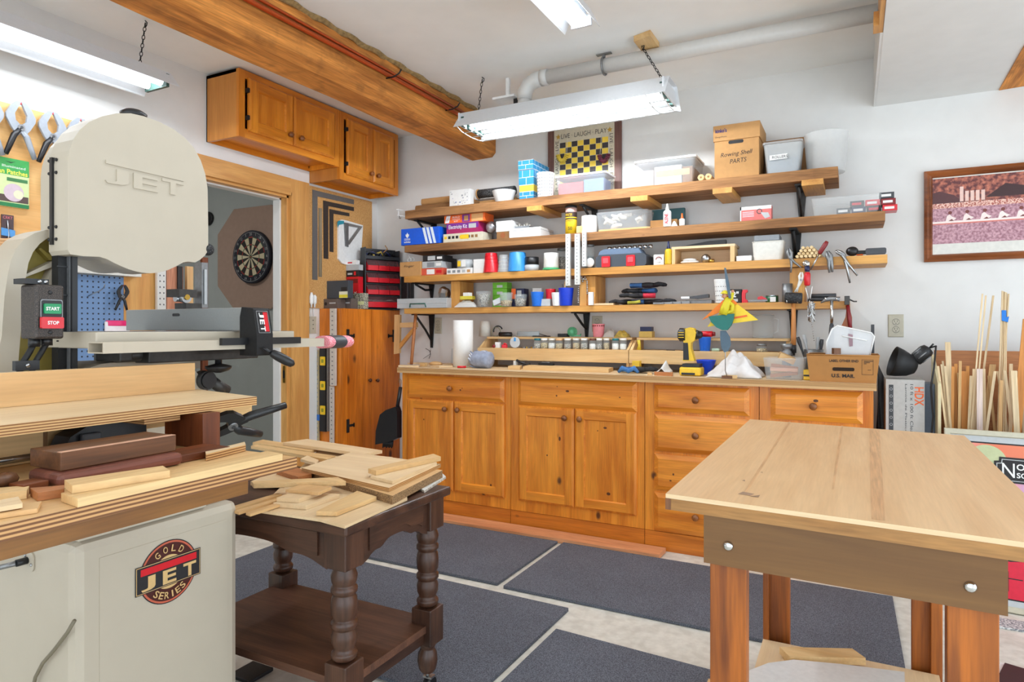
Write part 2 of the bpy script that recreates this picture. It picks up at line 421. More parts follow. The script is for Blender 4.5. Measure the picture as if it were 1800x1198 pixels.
m = MB(); m.bx(XW - .034, XW - .012, DY1 - .022, DY1 - .0195, .82, .93, brass); m.bx(XW - .03, XW - .016, DY1 - .0235, DY1 - .0215, .85, .90, black); struct('strike_plate', m, d)
# old beam under the ceiling, running towards the back wall
m = MB(); n = 26; y0, y1 = -1.2, YB - .002; pr = []
for k in range(n + 1):
    y = y0 + (y1 - y0) * k / n; j = lambda a: random.uniform(-a, a)
    pr.append([V((-2.392 + j(.005), y, 2.37 + j(.006))), V((-2.375 + j(.004), y, 2.352 + j(.003))), V((-2.215 + j(.004), y, 2.355 + j(.003))), V((-2.19 + j(.002), y, 2.385 + j(.008))), V((-2.187 + j(.003), y, 2.599)), V((-2.392, y, 2.599))])
vs = [p for r in pr for p in r]
m.add(vs, [(k * 6 + i, k * 6 + (i + 1) % 6, k * 6 + 6 + (i + 1) % 6, k * 6 + 6 + i) for k in range(n) for i in range(6)] + [tuple(range(6))[::-1], tuple(n * 6 + i for i in range(6))], beamw('y'))
struct('ceiling_beam', m)
m = MB(); m.tube([(-2.170, y, 2.50 + .004 * math.sin(y * 3)) for y in [y0 + (y1 - y0) * k / 20 for k in range(21)]], .011, copper, 8)
m.tube([(-2.172, y, 2.527) for y in (y0, 1, 2, 3, y1)], .008, copper, 8)
solo('copper_pipe', 'pair of copper pipes running along the side of the old ceiling beam', 'pipe', m, loc=(-2.17, 0, 2.5))
m = MB(); m.grid(lambda u, v: V((-2.186 + .02 * v + .008 * math.sin(u * 170), y0 + (y1 - y0) * u, 2.599 - .012 * (1 - v) - .009 * abs(math.sin(u * 97)) * (1 - v))), 120, 3, flat('sealant', (150, 122, 78), .9, noise=.35, nscale=60))
solo('insulation_strip', 'ragged brown strip of sealant where the beam meets the ceiling', 'insulation', m, solid=.004, loc=(-2.18, 0, 2.57))
for i, y in enumerate((2.75, 3.32)):
    m = MB(); p = V((-2.188, y, 2.49)); m.tube([p, p + V((.05, 0, .0)), p + V((.085, .0, .012)), p + V((.10, .0, .03))], .004, blackm, 8)
    solo('pipe_hook', ('black iron hook on the beam farther from the back wall', 'black iron hook on the beam nearer the back wall')[i], 'hook', m, 'iron hooks carrying the copper pipe')

# ------------------------------------------------------------------ fluorescent fixtures
tube_lit = emit('lit_tube', (240, 247, 255), 1.7)
refl = flat('reflector', (214, 217, 220), .35, noise=.02)
def trough(root, mk, half, lip, top, L0, L1, mat):          # inverted trough; mk(along, across, z) makes a point
    m = MB(); pr = [(-half, lip), (-half - .004, lip - .004), (-half * .5, top), (half * .5, top), (half + .004, lip - .004), (half, lip)]
    vs = [mk(a, c, z) for a in (L0, L1) for c, z in pr]; n = len(pr)
    m.add(vs, [(i, i + 1, n + i + 1, n + i) for i in range(n - 1)], mat)
    m.build('reflector', root, solid=.003)
def lamp(a, b, n, watts):                                   # the light of a fixture: small lamps spaced along its tubes
    for k in range(n):
        l = bpy.data.lights.new('fluorescent_light', 'POINT'); l.shadow_soft_size = .012; l.energy = watts / n * TUBE; l.color = (.88, .94, 1)
        o = bpy.data.objects.new('fluorescent_light', l); COL.objects.link(o); o.location = V(a).lerp(V(b), (k + .5) / n)
def chain(name, p, q, label, group=None, hook=True):
    t = thing(name, label, 'chain', p, group); p = V(p); q = V(q); n = max(4, int((q - p).length / .019)); m = MB()
    ax = (q - p).normalized(); u = ax.orthogonal().normalized(); w = ax.cross(u)
    for k in range(n):
        c = p.lerp(q, (k + .5) / n); e = u if k % 2 else w
        m.tube([c + ax * (.0125 * math.cos(t_)) + e * (.006 * math.sin(t_)) for t_ in [2 * math.pi * i / 8 for i in range(8)]], .0018, blackm, 5, closed=True)
    m.build('links', t)
    if hook:
        m = MB(); m.tube([p + V((0, 0, -.02)), p + V((.01, 0, -.012)), p + V((.012, 0, .0)), p + V((0, 0, .01)), p + V((-.006, 0, .018))], .0025, blackm, 6); m.build('hook', t)
    return t
# big shop light over the counter
cy = 3.215; fx0, fx1 = -1.965, -.785
t = thing('shop_light', 'large hanging fluorescent light with a wire guard, over the counter shelves', 'light fixture', (-1.37, cy, 2.29))
mk = lambda a, c, z: V((a, cy + c, z))
trough(t, mk, .155, 2.29, 2.385, fx0, fx1, refl)
m = MB(); m.bx(fx0 + .02, fx1 - .02, cy - .05, cy + .05, 2.355, 2.383, refl); m.build('ballast_cover', t)
for c in (-.095, -.032, .032, .095):
    m = MB(); m.cyl((fx0 + .04, cy + c, 2.325), (fx1 - .04, cy + c, 2.325), .014, tube_lit, 12); m.build('fluorescent_tube', t)
sock = flat('socket_green', (44, 74, 66), .5)
for e, s in ((fx0 + .018, 1), (fx1 - .018, -1)):
    m = MB(); m.bx(e - .004, e + .004, cy - .13, cy + .13, 2.30, 2.37, refl)
    for c in (-.095, -.032, .032, .095): m.bx(e + s * .004, e + s * .02, cy + c - .018, cy + c + .018, 2.298, 2.352, sock)
    m.build('lamp_holder', t)
wire = flat('guard_wire', (188, 188, 184), .4, .3)
m = MB()
for k in range(16):
    x = fx0 + .02 + (fx1 - fx0 - .04) * k / 15
    m.tube([(x, cy - .155, 2.288), (x, cy - .1, 2.272), (x, cy, 2.266), (x, cy + .1, 2.272), (x, cy + .155, 2.288)], .0026, wire, 5)
for c, z in ((-.155, 2.288), (-.08, 2.27), (.0, 2.266), (.08, 2.27), (.155, 2.288)): m.tube([(fx0 + .02, cy + c, z), (fx1 - .02, cy + c, z)], .0026, wire, 5)
m.build('wire_guard', t)
chain('hanging_chain', (-1.871, 3.215, ZC - .012), (-1.90, 3.215, 2.387), 'thin dark chain holding the left end of the guarded shop light')
chain('hanging_chain', (-.93, 3.17, 2.569), (-.83, 3.17, 2.392), 'dark chain from the wooden ceiling block to the guarded shop light')
m = MB(); m.slab([at(x, y, Z=2.575) for x, y in ((1114, 72), (1143, 61), (1159, 83), (1131, 93))], -.024, pinew('y')); m.slab([at(x, y, Z=2.575) for x, y in ((1114, 72), (1143, 61), (1159, 83), (1131, 93))], .003, pinew('y'))
solo('wood_block', 'small pine block screwed to the ceiling beside the white drain pipe', 'wood block', m)
lamp((fx0 + .05, cy, 2.312), (fx1 - .05, cy, 2.312), 7, 26)
# shop light at the left, over the door wall side
cx = -2.92
t = thing('shop_light', 'open fluorescent shop light with two bright tubes along the left wall', 'light fixture', (cx, 1.35, 2.30))
mk = lambda a, c, z: V((cx + c, a, z))
trough(t, mk, .13, 2.30, 2.372, .72, 1.985, refl)
for c in (-.05, .045):
    m = MB(); m.cyl((cx + c, .74, 2.325), (cx + c, 1.95, 2.325), .019, tube_lit, 12); m.build('fluorescent_tube', t)
for a in (1.953, .722): m = MB(); m.bx(cx - .08, cx + .08, a, a + .015, 2.30, 2.36, sock); m.build('lamp_holder', t)
m = MB(); m.bx(cx - .055, cx + .055, .74, 1.95, 2.348, 2.37, refl); m.build('ballast_cover', t)
chain('hanging_chain', (-2.915, 1.9, ZC - .012), (-2.93, 1.88, 2.373), 'thin dark chain holding the light on the left wall side')
lamp((cx, .76, 2.318), (cx, 1.94, 2.318), 7, 8)
# narrow strip near the top of the picture
cx2 = -1.01
t = thing('shop_light', 'narrow twin-tube strip light hanging near the middle of the ceiling', 'light fixture', (cx2, 2.0, 2.42))
mk = lambda a, c, z: V((cx2 + c, a, z))
trough(t, mk, .075, 2.425, 2.50, 1.35, 2.57, refl)
for c in (-.022, .03):
    m = MB(); m.cyl((cx2 + c, 1.37, 2.44), (cx2 + c, 2.54, 2.44), .014, tube_lit, 12); m.build('fluorescent_tube', t)
for a in (2.543, 1.355): m = MB(); m.bx(cx2 - .04, cx2 + .05, a, a + .012, 2.425, 2.47, refl); m.build('lamp_holder', t)
m = MB(); m.bx(cx2 - .03, cx2 + .03, 1.37, 2.54, 2.46, 2.498, refl); m.bx(cx2 - .02, cx2 + .02, 1.5, 1.54, 2.5, ZC - .001, refl); m.bx(cx2 - .02, cx2 + .02, 2.3, 2.34, 2.5, ZC - .001, refl); m.build('mounting_bar', t)

lamp((cx2 + .003, 1.4, 2.436), (cx2 + .003, 2.52, 2.436), 7, 13)
# white drain pipe along the back, with its hanger and the small ceiling box
pvc = flat('pvc', (208, 206, 202), .35, noise=.02)
t = thing('drain_pipe', 'long white plastic drain pipe under the ceiling near the back wall', 'pipe', (-.7, 3.21, 2.49))
m = MB(); yp, zp = 3.235, 2.535
m.tube([(-1.50, yp, zp), (.09, yp, zp)], .038, pvc, 20); m.build('straight_run', t)
m = MB(); pts = [V((-1.50, yp, zp)), V((-1.545, yp, zp - .004)), V((-1.585, yp, zp - .022)), V((-1.608, yp, zp - .058)), V((-1.612, yp, zp - .1))]
m.tube(pts, .042, pvc, 20); m.build('elbow', t)
m = MB(); m.tube([(-1.612, yp, zp - .1), (-1.612, yp, 2.39)], .038, pvc, 20); m.build('drop', t)
m = MB(); m.tube([(-1.47, yp, zp), (-1.51, yp, zp)], .0435, pvc, 20); m.build('collar', t)
t2 = thing('pipe_hanger', 'grey metal strap hanger holding the white drain pipe to the ceiling', 'hanger', (-1.15, yp, 2.5))
m = MB(); fr = Fr((-1.15, yp, zp), (0, 1, 0), (0, 0, 1), (1, 0, 0)); m.tube(arc((0, 0), .0445, 0, 360, 24, fr), .005, steel_dull, 6); m.build('strap', t2)
m = MB(); m.bx(-1.19, -1.11, yp - .012, yp + .012, ZC - .006, ZC - .001, steel_dull); m.bx(-1.156, -1.144, yp - .006, yp + .006, zp + .04, ZC - .006, steel_dull); m.build('ceiling_plate', t2)
t2 = thing('cable_box', 'white ceiling plate with a short black stub left of the pipe elbow', 'junction box', (-1.74, 3.3, 2.5))
m = MB(); m.bx(-1.82, -1.68, 3.24, 3.36, 2.47, 2.482, white); m.build('plate', t2); m = MB(); m.bx(-1.705, -1.665, 3.28, 3.32, 2.40, 2.469, black); m.build('stub', t2); m = MB(); m.bx(-1.76, -1.74, 3.29, 3.31, 2.482, ZC - .001, white); m.build('stem', t2)

# ================================================================== fitted furniture
def knob(fr, a, b, r, mat, parent, name='knob'):
    m = MB(); p = fr.p(a, b, 0)
    m.lathe(p, [(r * .55, 0), (r * .5, r * .5), (r * .9, r * .8), (r, r * 1.15), (r * .8, r * 1.55), (r * .3, r * 1.75), (0, r * 1.78)], mat, 16, fr.n); return m.build(name, parent)
knotm = speckle('knot', (70, 34, 12), (110, 56, 18), 160, .4, .6, .5)
def knots(m, fr, ks, c):
    for x, y, rx, rz in ks:
        q = at(x, y, Y=CF - .015); m.disc(fr, q.x - fr.o.x, q.z - fr.o.z, rx, c, knotm, 16, rz)
def panel_door(fr, w, h, par, fm, pm, kn=None, st=.055, hinge=None, name='door', ks=()):
    m = MB(); st = min(st, w * .3); knots(m, fr, ks, .0094)
    m.loft(fr, w, h, [(0, 0), (0, .010), (.012, .019), (st, .019), (st + .006, .009)], fm('z'), [fm('z'), fm('z'), fm('z'), fm('x' if abs(fr.u.x) > .5 else 'y'), pm('z')])
    for b0, b1 in ((.013, st), (h - st, h - .013)): m.rect(fr, st, w - st, b0, b1, .0194, fm('x' if abs(fr.u.x) > .5 else 'y'))
    o = m.build(name, par)
    if kn: knob(fr.at(0, 0, .019), kn[0], kn[1], .017, knobm, o)
    if hinge:
        for b in hinge:
            m = MB(); m.fbox(fr, -.012, .0, b - .012, b + .012, .0, .021, blackm); m.build('hinge', o)
    return o
def drawer_front(fr, w, h, par, fm, kn=True, name='drawer', ks=()):
    m = MB(); knots(m, fr, ks, .0203); ax = 'x' if abs(fr.u.x) > .5 else 'y'
    m.loft(fr, w, h, [(0, 0), (0, .008), (.024, .02)], fm(ax)); o = m.build(name, par)
    if kn: knob(fr.at(0, 0, .02), w * (.5 if kn is True else kn), h * .5, .018, knobm, o)
    return o
knobm = wood('knob_wood', (150, 92, 44), (112, 62, 26), 'x', 0, .35)
CF = 3.42                                                       # face of the base cabinets
xs = [X_at(707, CF), X_at(898, CF), X_at(1133.5, CF), X_at(1334.5, CF), X_at(1536, CF)]
Zc = lambda x, y: Z_at(x, y, CF - .02)
names = ['honey pine base cabinet at the left end, one drawer over two doors', 'honey pine base cabinet with a wide knotty drawer front over two doors',
         'honey pine base cabinet with a stack of four drawers', 'honey pine base cabinet at the right end behind the plywood bench']
def body(i):
    t = thing('base_cabinet', names[i], 'cabinet', ((xs[i] + xs[i + 1]) / 2, 3.68, 0), 'pine base cabinets under the counter')
    m = MB(); x0, x1 = xs[i] + .0015, xs[i + 1] - .0015
    m.bx(x0, x1, CF, YB - .004, .10, .897, honey('z')); m.build('body', t)
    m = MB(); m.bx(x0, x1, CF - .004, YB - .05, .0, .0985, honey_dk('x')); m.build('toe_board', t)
    return t
def fro(px0, px1, ytop, ybot, xr):                              # frame of a front from its pixel edges (heights read at pixel xr)
    x0, x1 = X_at(px0, CF - .02), X_at(px1, CF - .02); z1, z0 = Zc(xr, ytop), Zc(xr, ybot)
    return front(x0, CF, z0), x1 - x0, z1 - z0
t = body(0)
fr, w, h = fro(714, 885, 659, 697.5, 714); drawer_front(fr, w, h, t, honey, .48, ks=[(810, 685, .006, .005), (813, 682, .003, .004)])
fr, w, h = fro(714, 795.5, 700, 878, 714); zb, zt = .165, fr.o.z + h
for a, b, k in ((714, 795.3, .86), (796.9, 885, .1)):
    fr = front(X_at(a, CF - .02), CF, zb); w = X_at(b, CF - .02) - fr.o.x; panel_door(fr, w, zt - zb, t, honey, honey, (w * k, zt - zb - .05), ks=[(744, 737, .004, .005)] if k > .5 else [(862, 853, .006, .009)])
dz0 = zt
t = body(1)
fr = front(X_at(909, CF - .02), CF, Zc(909, 712)); w = X_at(1119, CF - .02) - fr.o.x; zt1 = Zc(909, 663)
drawer_front(fr, w, zt1 - fr.o.z, t, honey, False, ks=[(998, 687, .011, .006), (980, 679, .0035, .003), (979, 695, .005, .005), (1090, 698, .005, .003)])
for a, b, k in ((910, 1008, .86), (1009.5, 1118, .1)):
    fr = front(X_at(a, CF - .02), CF, zb); w = X_at(b, CF - .02) - fr.o.x; panel_door(fr, w, dz0 - zb, t, honey, honey, (w * k, dz0 - zb - .055), ks=[(983, 771, .007, .012), (961, 800, .0045, .005)] if k > .5 else [(1063, 752, .010, .006), (1069, 868, .011, .008), (1050, 757, .004, .003)])
t = body(2)
for y0_, y1_ in ((676, 722), (727, 792), (797, 860), (865, 932)):
    z1, z0 = Zc(1150, y0_), Zc(1150, y1_); fr = front(X_at(1149, CF - .02), CF, z0); w = X_at(1317, CF - .02) - fr.o.x; drawer_front(fr, w, z1 - z0, t, honey, .46, ks=[(1184, 833, .005, .006), (1179, 844, .006, .004)] if y0_ == 797 else ())
t = body(3)
z1, z0 = Zc(1355, 683), Zc(1355, 736); fr = front(X_at(1354, CF - .02), CF, z0); w = X_at(1517, CF - .02) - fr.o.x; drawer_front(fr, w, z1 - z0, t, honey, .48, ks=[(1434, 704, .011, .007)])
for k in (0, 1):
    fr = front(X_at(1354, CF - .02) + k * w / 2, CF, zb); panel_door(fr, w / 2 - .004, z0 - .02 - zb, t, honey, honey, (w * (.4 if k == 0 else .1), z0 - .1 - zb))
m = MB(); m.bx(X_at(697, 3.36), X_at(1541, 3.36), 3.365, YB - .003, .899, .921, ply('x'), {'-y': ply_edge, '-x': ply_edge, '+x': ply_edge}); m.bx(X_at(697, 3.36), X_at(1541, 3.36), 3.366, 3.38, .888, .899, ply2('x'))
solo('countertop', 'long plywood worktop over the pine base cabinets', 'countertop', m)
m = MB(); m.slab([V((-2.45, 3.395, .026)), V((-.868, 3.395, .026)), V((-.872, 3.27, .026)), V((-2.45, 3.27, .026))][::-1], .024, wood('fir_plank', (222, 158, 112), (196, 128, 84), 'x', 0, .55))
solo('floor_plank', 'long pinkish fir plank lying on the floor along the base cabinets', 'plank', m)

# upper cabinets on the left wall
UX = -2.962
def upcab(y0, y1, z0, label, doors, kn, hz):
    t = thing('wall_cabinet', label, 'cabinet', ((XW + UX) / 2, (y0 + y1) / 2, z0), 'amber pine wall cabinets above the doorway')
    m = MB(); z1 = 2.588
    m.bx(XW + .003, UX - .02, y0, y0 + .018, z0, z1, upper_side('z')); m.bx(XW + .003, UX - .02, y1 - .018, y1, z0, z1, upper('z'))
    m.bx(XW + .003, UX - .02, y0 + .018, y1 - .018, z0 + .03, z0 + .048, upper('y')); m.bx(XW + .003, UX - .02, y0, y1, z1 - .018, z1, upper_side('y')); m.bx(XW + .003, XW + .01, y0, y1, z0, z1, upper('y'))
    m.build('body', t)
    m = MB(); y = [y0] + [v for d_ in doors for v in d_] + [y1]
    m.bx(UX - .02, UX, y0, y0 + .04, z0, z1, upper('z')); m.bx(UX - .02, UX, y1 - .04, y1, z0, z1, upper('z'))
    m.bx(UX - .02, UX, y0 + .04, y1 - .04, z0, z0 + .05, upper('y')); m.bx(UX - .02, UX, y0 + .04, y1 - .04, z1 - .045, z1, upper('y')); m.build('face_frame', t)
    for (a, b), k in zip(doors, kn):
        fr = sideR(UX + .0005, a, z0 + .04); w = b - a; panel_door(fr, w, z1 - z0 - .075, t, upper, upper, (w * k, .05), .06, (.07, z1 - z0 - .15) if k > .5 else None)
    return t
upcab(2.46, 3.243, 2.218, 'wide amber pine wall cabinet above the doorway, two doors', ((2.515, 2.838), (2.842, 3.19)), (.88, .12), 0)
upcab(3.246, 3.862, 2.142, 'lower-hanging amber pine wall cabinet next to the back wall corner', ((3.305, 3.565), (3.569, 3.80)), (.86, .14), 0)

# tall knotty pine cabinet in the corner
PX, PY, PZ = -3.012, 3.338, 1.305
t = thing('pine_cabinet', 'tall shallow knotty pine cabinet with two plank doors in the corner', 'cabinet', ((XW + PX) / 2, 3.64, 0))
m = MB(); m.bx(XW + .003, PX - .02, PY, YB - .004, 0, PZ, knotty('z'), {'+z': knotty('y')}); m.build('body', t)
ys = [PY, Y_at(611, PX), Y_at(652.6, PX), Y_at(691.6, PX), YB - .004]
m = MB(); m.bx(PX - .02, PX, ys[0], ys[1] - .001, 0, PZ, knotty('z')); m.bx(PX - .02, PX, ys[3] + .001, ys[4], 0, PZ, knotty('z'))
m.bx(PX - .02, PX, ys[1] - .001, ys[3] + .001, 0, .08, knotty('y')); m.build('face_frame', t)
for k in (0, 1):
    m = MB(); a, b = ys[1 + k] + .0015, ys[2 + k] - .0015; mid = a + (b - a) * (.62 if k == 0 else .5)
    m.bx(PX - .02, PX + .001, a, mid - .0008, .085, PZ - .002, knotty('z')); m.bx(PX - .02, PX + .001, mid + .0008, b, .085, PZ - .002, knotty('z'))
    o = m.build('door', t)
    kb = at(648 if k == 0 else 661.5, 668, X=PX); knob(sideR(PX + .001, kb.y, kb.z), 0, 0, .014, wood('dark_knob', (96, 52, 24), (64, 32, 14), 'x'), o)
    for z in (1.20, .78 if k == 0 else .30):
        m = MB(); e = ys[1] if k == 0 else ys[3]; s = 1 if k == 0 else -1
        zz = at(612 if k == 0 else 690, 590 if z > 1 else 748, X=PX).z
        m.bx(PX + .001, PX + .006, e - .012, e + .012, zz - .045, zz + .045, blackm); m.bx(PX + .001, PX + .005, min(e + s * .01, e + s * .065), max(e + s * .01, e + s * .065), zz - .008, zz + .008, blackm); m.bx(PX + .001, PX + .005, min(e + s * .055, e + s * .066), max(e + s * .055, e + s * .066), zz - .014, zz + .014, blackm)
        m.build('hinge', o)

# ------------------------------------------------------------------ wall shelves
SF = 3.68
SH = {}
def shelf(k, px0, px1, z, th, mat, label, yb=YB - .004, yf=SF, jag=0):
    x0, x1 = X_at(px0, yf), X_at(px1, yf)
    m = MB(); n = 24; r = lambda a: random.uniform(-a, a) * jag
    top = [(x0 + (x1 - x0) * i / n, yf + r(.006)) for i in range(n + 1)]
    poly = top + [(x1, yb), (x0, yb)]
    m.prism(topf(0, 0, 0), poly, z - th, z, mat('x')); SH[k] = z
    return solo('wall_shelf', label, 'shelf', m, 'plank shelves on the back wall', bevel=.003)
shelf(1, 711, 1473, 1.982, .055, rough_sh, 'topmost rough plank shelf, holding tubs and the file box', yf=3.655, jag=1)
shelf(2, 711, 1556, 1.746, .048, rough_sh, 'second plank shelf from the top, dark weathered wood', jag=.4)
shelf(3, 710, 1560, 1.532, .042, shelfw, 'third plank shelf from the top, with cups and the socket case')
shelf(4, 710, 1494, 1.308, .036, shelfw, 'lowest plank shelf, with gloves and the rubber mallet')
for k, (px, yy) in enumerate(((1124, 352), (940, 367), (1270, 334), (1428, 318))):
    x = X_at(px, 3.64); m = MB(); m.bx(x - .05, x + .05, 3.63, YB - .01, 1.896, 1.925, shelfw('y'))
    solo('shelf_cleat', ('fir cleat under the top shelf below the wide clear tub', 'fir cleat under the top shelf near the blue brick boxes', 'fir cleat under the top shelf below the file box', 'fir cleat under the right end of the top shelf')[k], 'wood block', m, 'cleats under the top shelf')
for px, z0, z1, lab in ((806, 1.31, 1.487, 'short fir post between the two lower shelves, at the left'), (1041, 1.31, 1.487, 'short fir post between the two lower shelves, behind the clothes pin chain'), (1402, 1.31, 1.487, 'short fir post between the two lower shelves, behind the mallet')):
    x = X_at(px, 3.76); m = MB(); m.bx(x - .035, x + .035, 3.72, 3.90, z0, z1, shelfw('z')); solo('shelf_post', lab, 'wood block', m, 'posts between the lower shelves')
def bracket(px, ztop, zbot, label, w=.022, mat=blackm, arm=.235):
    x = X_at(px, YB); t = thing('shelf_bracket', label, 'bracket', (x, YB - .01, zbot), 'iron shelf brackets')
    m = MB(); m.prism(Fr((x, YB - .003, zbot), (1, 0, 0), (0, 0, 1), (0, -1, 0)), [(-w * .35, 0), (w * .35, 0), (w, ztop - zbot), (-w, ztop - zbot)], 0, .012, mat); m.build('wall_leg', t)
    m = MB(); m.bx(x - w * .7, x + w * .7, YB - arm, YB - .003, ztop - .009, ztop - .001, mat); m.build('arm', t)
    m = MB(); m.tube([(x, YB - .02, zbot + .06), (x, YB - .09, zbot + (ztop - zbot) * .55), (x, YB - arm + .03, ztop - .012)], .008, mat, 8); m.build('brace', t)
bracket(760, 1.272, 1.03, 'black bracket under the left end of the lowest shelf')
bracket(1032, 1.272, 1.11, 'black bracket under the middle of the lowest shelf')
bracket(1395, 1.272, 1.02, 'black bracket under the right end of the lowest shelf, behind the mallet')
bracket(1409, 1.927, 1.73, 'grey bracket under the right end of the top shelf', .026, iron)
bracket(1400, 1.698, 1.48, 'black bracket under the right end of the second shelf', .026)
bracket(764, 1.927, 1.76, 'black bracket under the left end of the top shelf')
bracket(1046, 1.927, 1.79, 'grey bracket under the middle of the top shelf', .02, iron)
bracket(760, 1.49, 1.39, 'black bracket under the left end of the third shelf')
# floor mats
def fmat(pts, label):
    m = MB(); m.slab([V((a, b, .014)) for a, b in pts], .0125, mat_rubber); return solo('floor_mat', label, 'floor mat', m, 'dark rubber floor mats', bevel=.002)
def mp(*px): return [tuple(at(x, y, Z=.014)[:2]) for x, y in px]
fmat([(-2.75, 2.60), (-1.435, 2.60), (-1.425, 3.262), (-2.75, 3.262)], 'rubber floor mat in front of the left base cabinet')
fmat([(-1.395, 2.585), (.157, 2.585), (.150, 3.262), (-1.390, 3.262)], 'rubber floor mat in front of the drawer stack, running under the bench')
fmat([(-2.75, 1.75), (-1.06, 1.72), (-1.045, 2.505), (-2.75, 2.545)], 'rubber floor mat under the brown side table')
fmat([(-1.03, 1.5), (-.2, 1.5), (-.2, 2.262), (-1.015, 2.31)], 'rubber floor mat nearest the camera, left of the bench legs')

# ------------------------------------------------------------------ camera, light
cam = bpy.data.cameras.new('camera'); co = bpy.data.objects.new('camera', cam); COL.objects.link(co)
cam.sensor_width = 36; cam.lens = 36 * F / 1800; cam.shift_y = (HY - 599) / 1800; cam.clip_start = .02
co.location = (0, 0, H); co.rotation_euler = (math.pi / 2, 0, TH); sc.camera = co
w = bpy.data.worlds.new('sky'); sc.world = w; w.use_nodes = True
w.node_tree.nodes['Background'].inputs[0].default_value = (.80, .90, 1, 1); w.node_tree.nodes['Background'].inputs[1].default_value = WORLD
for loc, rot, sx, sy in (((-.2, YF - .06, 1.15), (math.pi / 2, 0, 0), 4.8, 2.3), ((XR + .06, .95, 1.1), (math.pi / 2, 0, math.pi / 2), 4.7, 2.2)):
    l = bpy.data.lights.new('portal', 'AREA'); l.shape = 'RECTANGLE'; l.size = sx; l.size_y = sy; l.cycles.is_portal = True
    o = bpy.data.objects.new('portal', l); COL.objects.link(o); o.location = loc; o.rotation_euler = rot
sc.view_settings.view_transform = 'Standard'; sc.view_settings.look = 'None'; sc.view_settings.gamma = 1; sc.view_settings.exposure = EXPO
sc.view_settings.use_curve_mapping = False
sc.cycles.use_denoising = True; sc.cycles.max_bounces = 8; sc.cycles.diffuse_bounces = 5; sc.cycles.transparent_max_bounces = 16
sc.cycles.sample_clamp_indirect = 6; sc.cycles.caustics_reflective = False; sc.cycles.caustics_refractive = False
# ================================================================== bandsaw
BX = -1.575
def yz(pts, X): return [(at(x, y, X=X).y, at(x, y, X=X).z) for x, y in pts]
t = thing('bandsaw', 'beige floor-standing bandsaw with a rounded upper wheel cover and closed stand', 'bandsaw', (-1.7, 1.03, 0))
# stand
m = MB(); m.bx(-1.95, -1.5, .816, 1.246, .0, .70, beige); o = m.build('stand', t, bevel=.022)
m = MB(); m.prism(sideR(-1.5, 0, 0), [(.87, .03), (1.21, .03), (1.21, .655), (.87, .655)], .0, .0015, beige); m.build('front_panel', o, bevel=.001)
m = MB(); m.bx(-1.94, -1.508, .83, 1.15, .701, .708, beige); m.build('top_tray', o, bevel=.002)
pl = at(52, 984, Y=.8155)
m = MB(); m.prism(front(pl.x, .8155, pl.z), rrect(-.02, .022, -.024, .02, .012), .0, .003, beige); 
for a, b in ((-.012, .01), (.013, -.008)): m.lathe((pl.x + a, .8125, pl.z + b), [(.004, 0), (.003, .002), (0, .0025)], steel, 10, (0, -1, 0))
m.build('gland_plate', o)
m = MB(); m.cyl((pl.x - .004, .8125, pl.z), (pl.x - .004, .79, pl.z), .008, black, 12); q = V((pl.x - .004, .79, pl.z))
m.tube([q, q + V((-.015, -.012, -.004)), q + V((-.05, -.03, -.014)), q + V((-.10, -.04, -.016)), q + V((-.2, -.05, -.0))], .006, steel_dull, 10); m.build('conduit', o)
m = MB(); m.tube([at(x, y, Y=.806) for x, y in ((131, 1090), (118, 1112), (95, 1142), (75, 1165), (62, 1190), (56, 1220))], .004, flat('grey_cord', (120, 112, 92), .6), 8); m.build('power_cord', o)
# round trade mark on the stand
fr = sideR(-1.4978, 1.037, .571); m = MB(); tan = flat('decal_tan', (214, 178, 120), .4); dbr = flat('decal_brown', (70, 22, 16), .4); rim = flat('decal_rim', (196, 96, 70), .4)
m.disc(fr, 0, 0, .077, .0004, ink, 48); m.disc(fr, 0, 0, .0745, .0007, rim, 48); m.disc(fr, 0, 0, .070, .001, dbr, 48); m.disc(fr, 0, 0, .041, .0013, tan, 40)
for word, a0, a1, flip in (('GOLD', 124, 56, 0), ('SERIES', 232, 308, 1)):
    for i, ch in enumerate(word):
        a = math.radians(a0 + (a1 - a0) * i / (len(word) - 1)); m.text(ch, fr, .0565 * math.cos(a), .0565 * math.sin(a), .0165, tan, w=.012 if ch != 'I' else .004, c=.0031, rot=math.degrees(a) + (90 if flip else -90), bold=.012)
m.rect(fr, -.0865, .0865, -.034, .034, .0019, ink); m.rect(fr, -.0845, .0845, -.032, .032, .0022, tan); m.rect(fr, -.083, .083, -.0305, .0305, .0025, ink)
m.rect(fr, -.074, .074, .010, .0265, .0029, red)
for i, ch in enumerate('JET'): m.text(ch, fr, -.055 + .055 * i, -.011, .034, tan, w=.036, c=.0029, bold=.03)
m.build('round_badge', o)
# lower wheel housing
fr = sideR(BX, 0, 0)
m = MB(); m.prism(fr, rrect(.82, 1.205, .70, 1.088, .12, 8), -.16, 0, beige); m.build('lower_wheel_cover', t, bevel=.012)
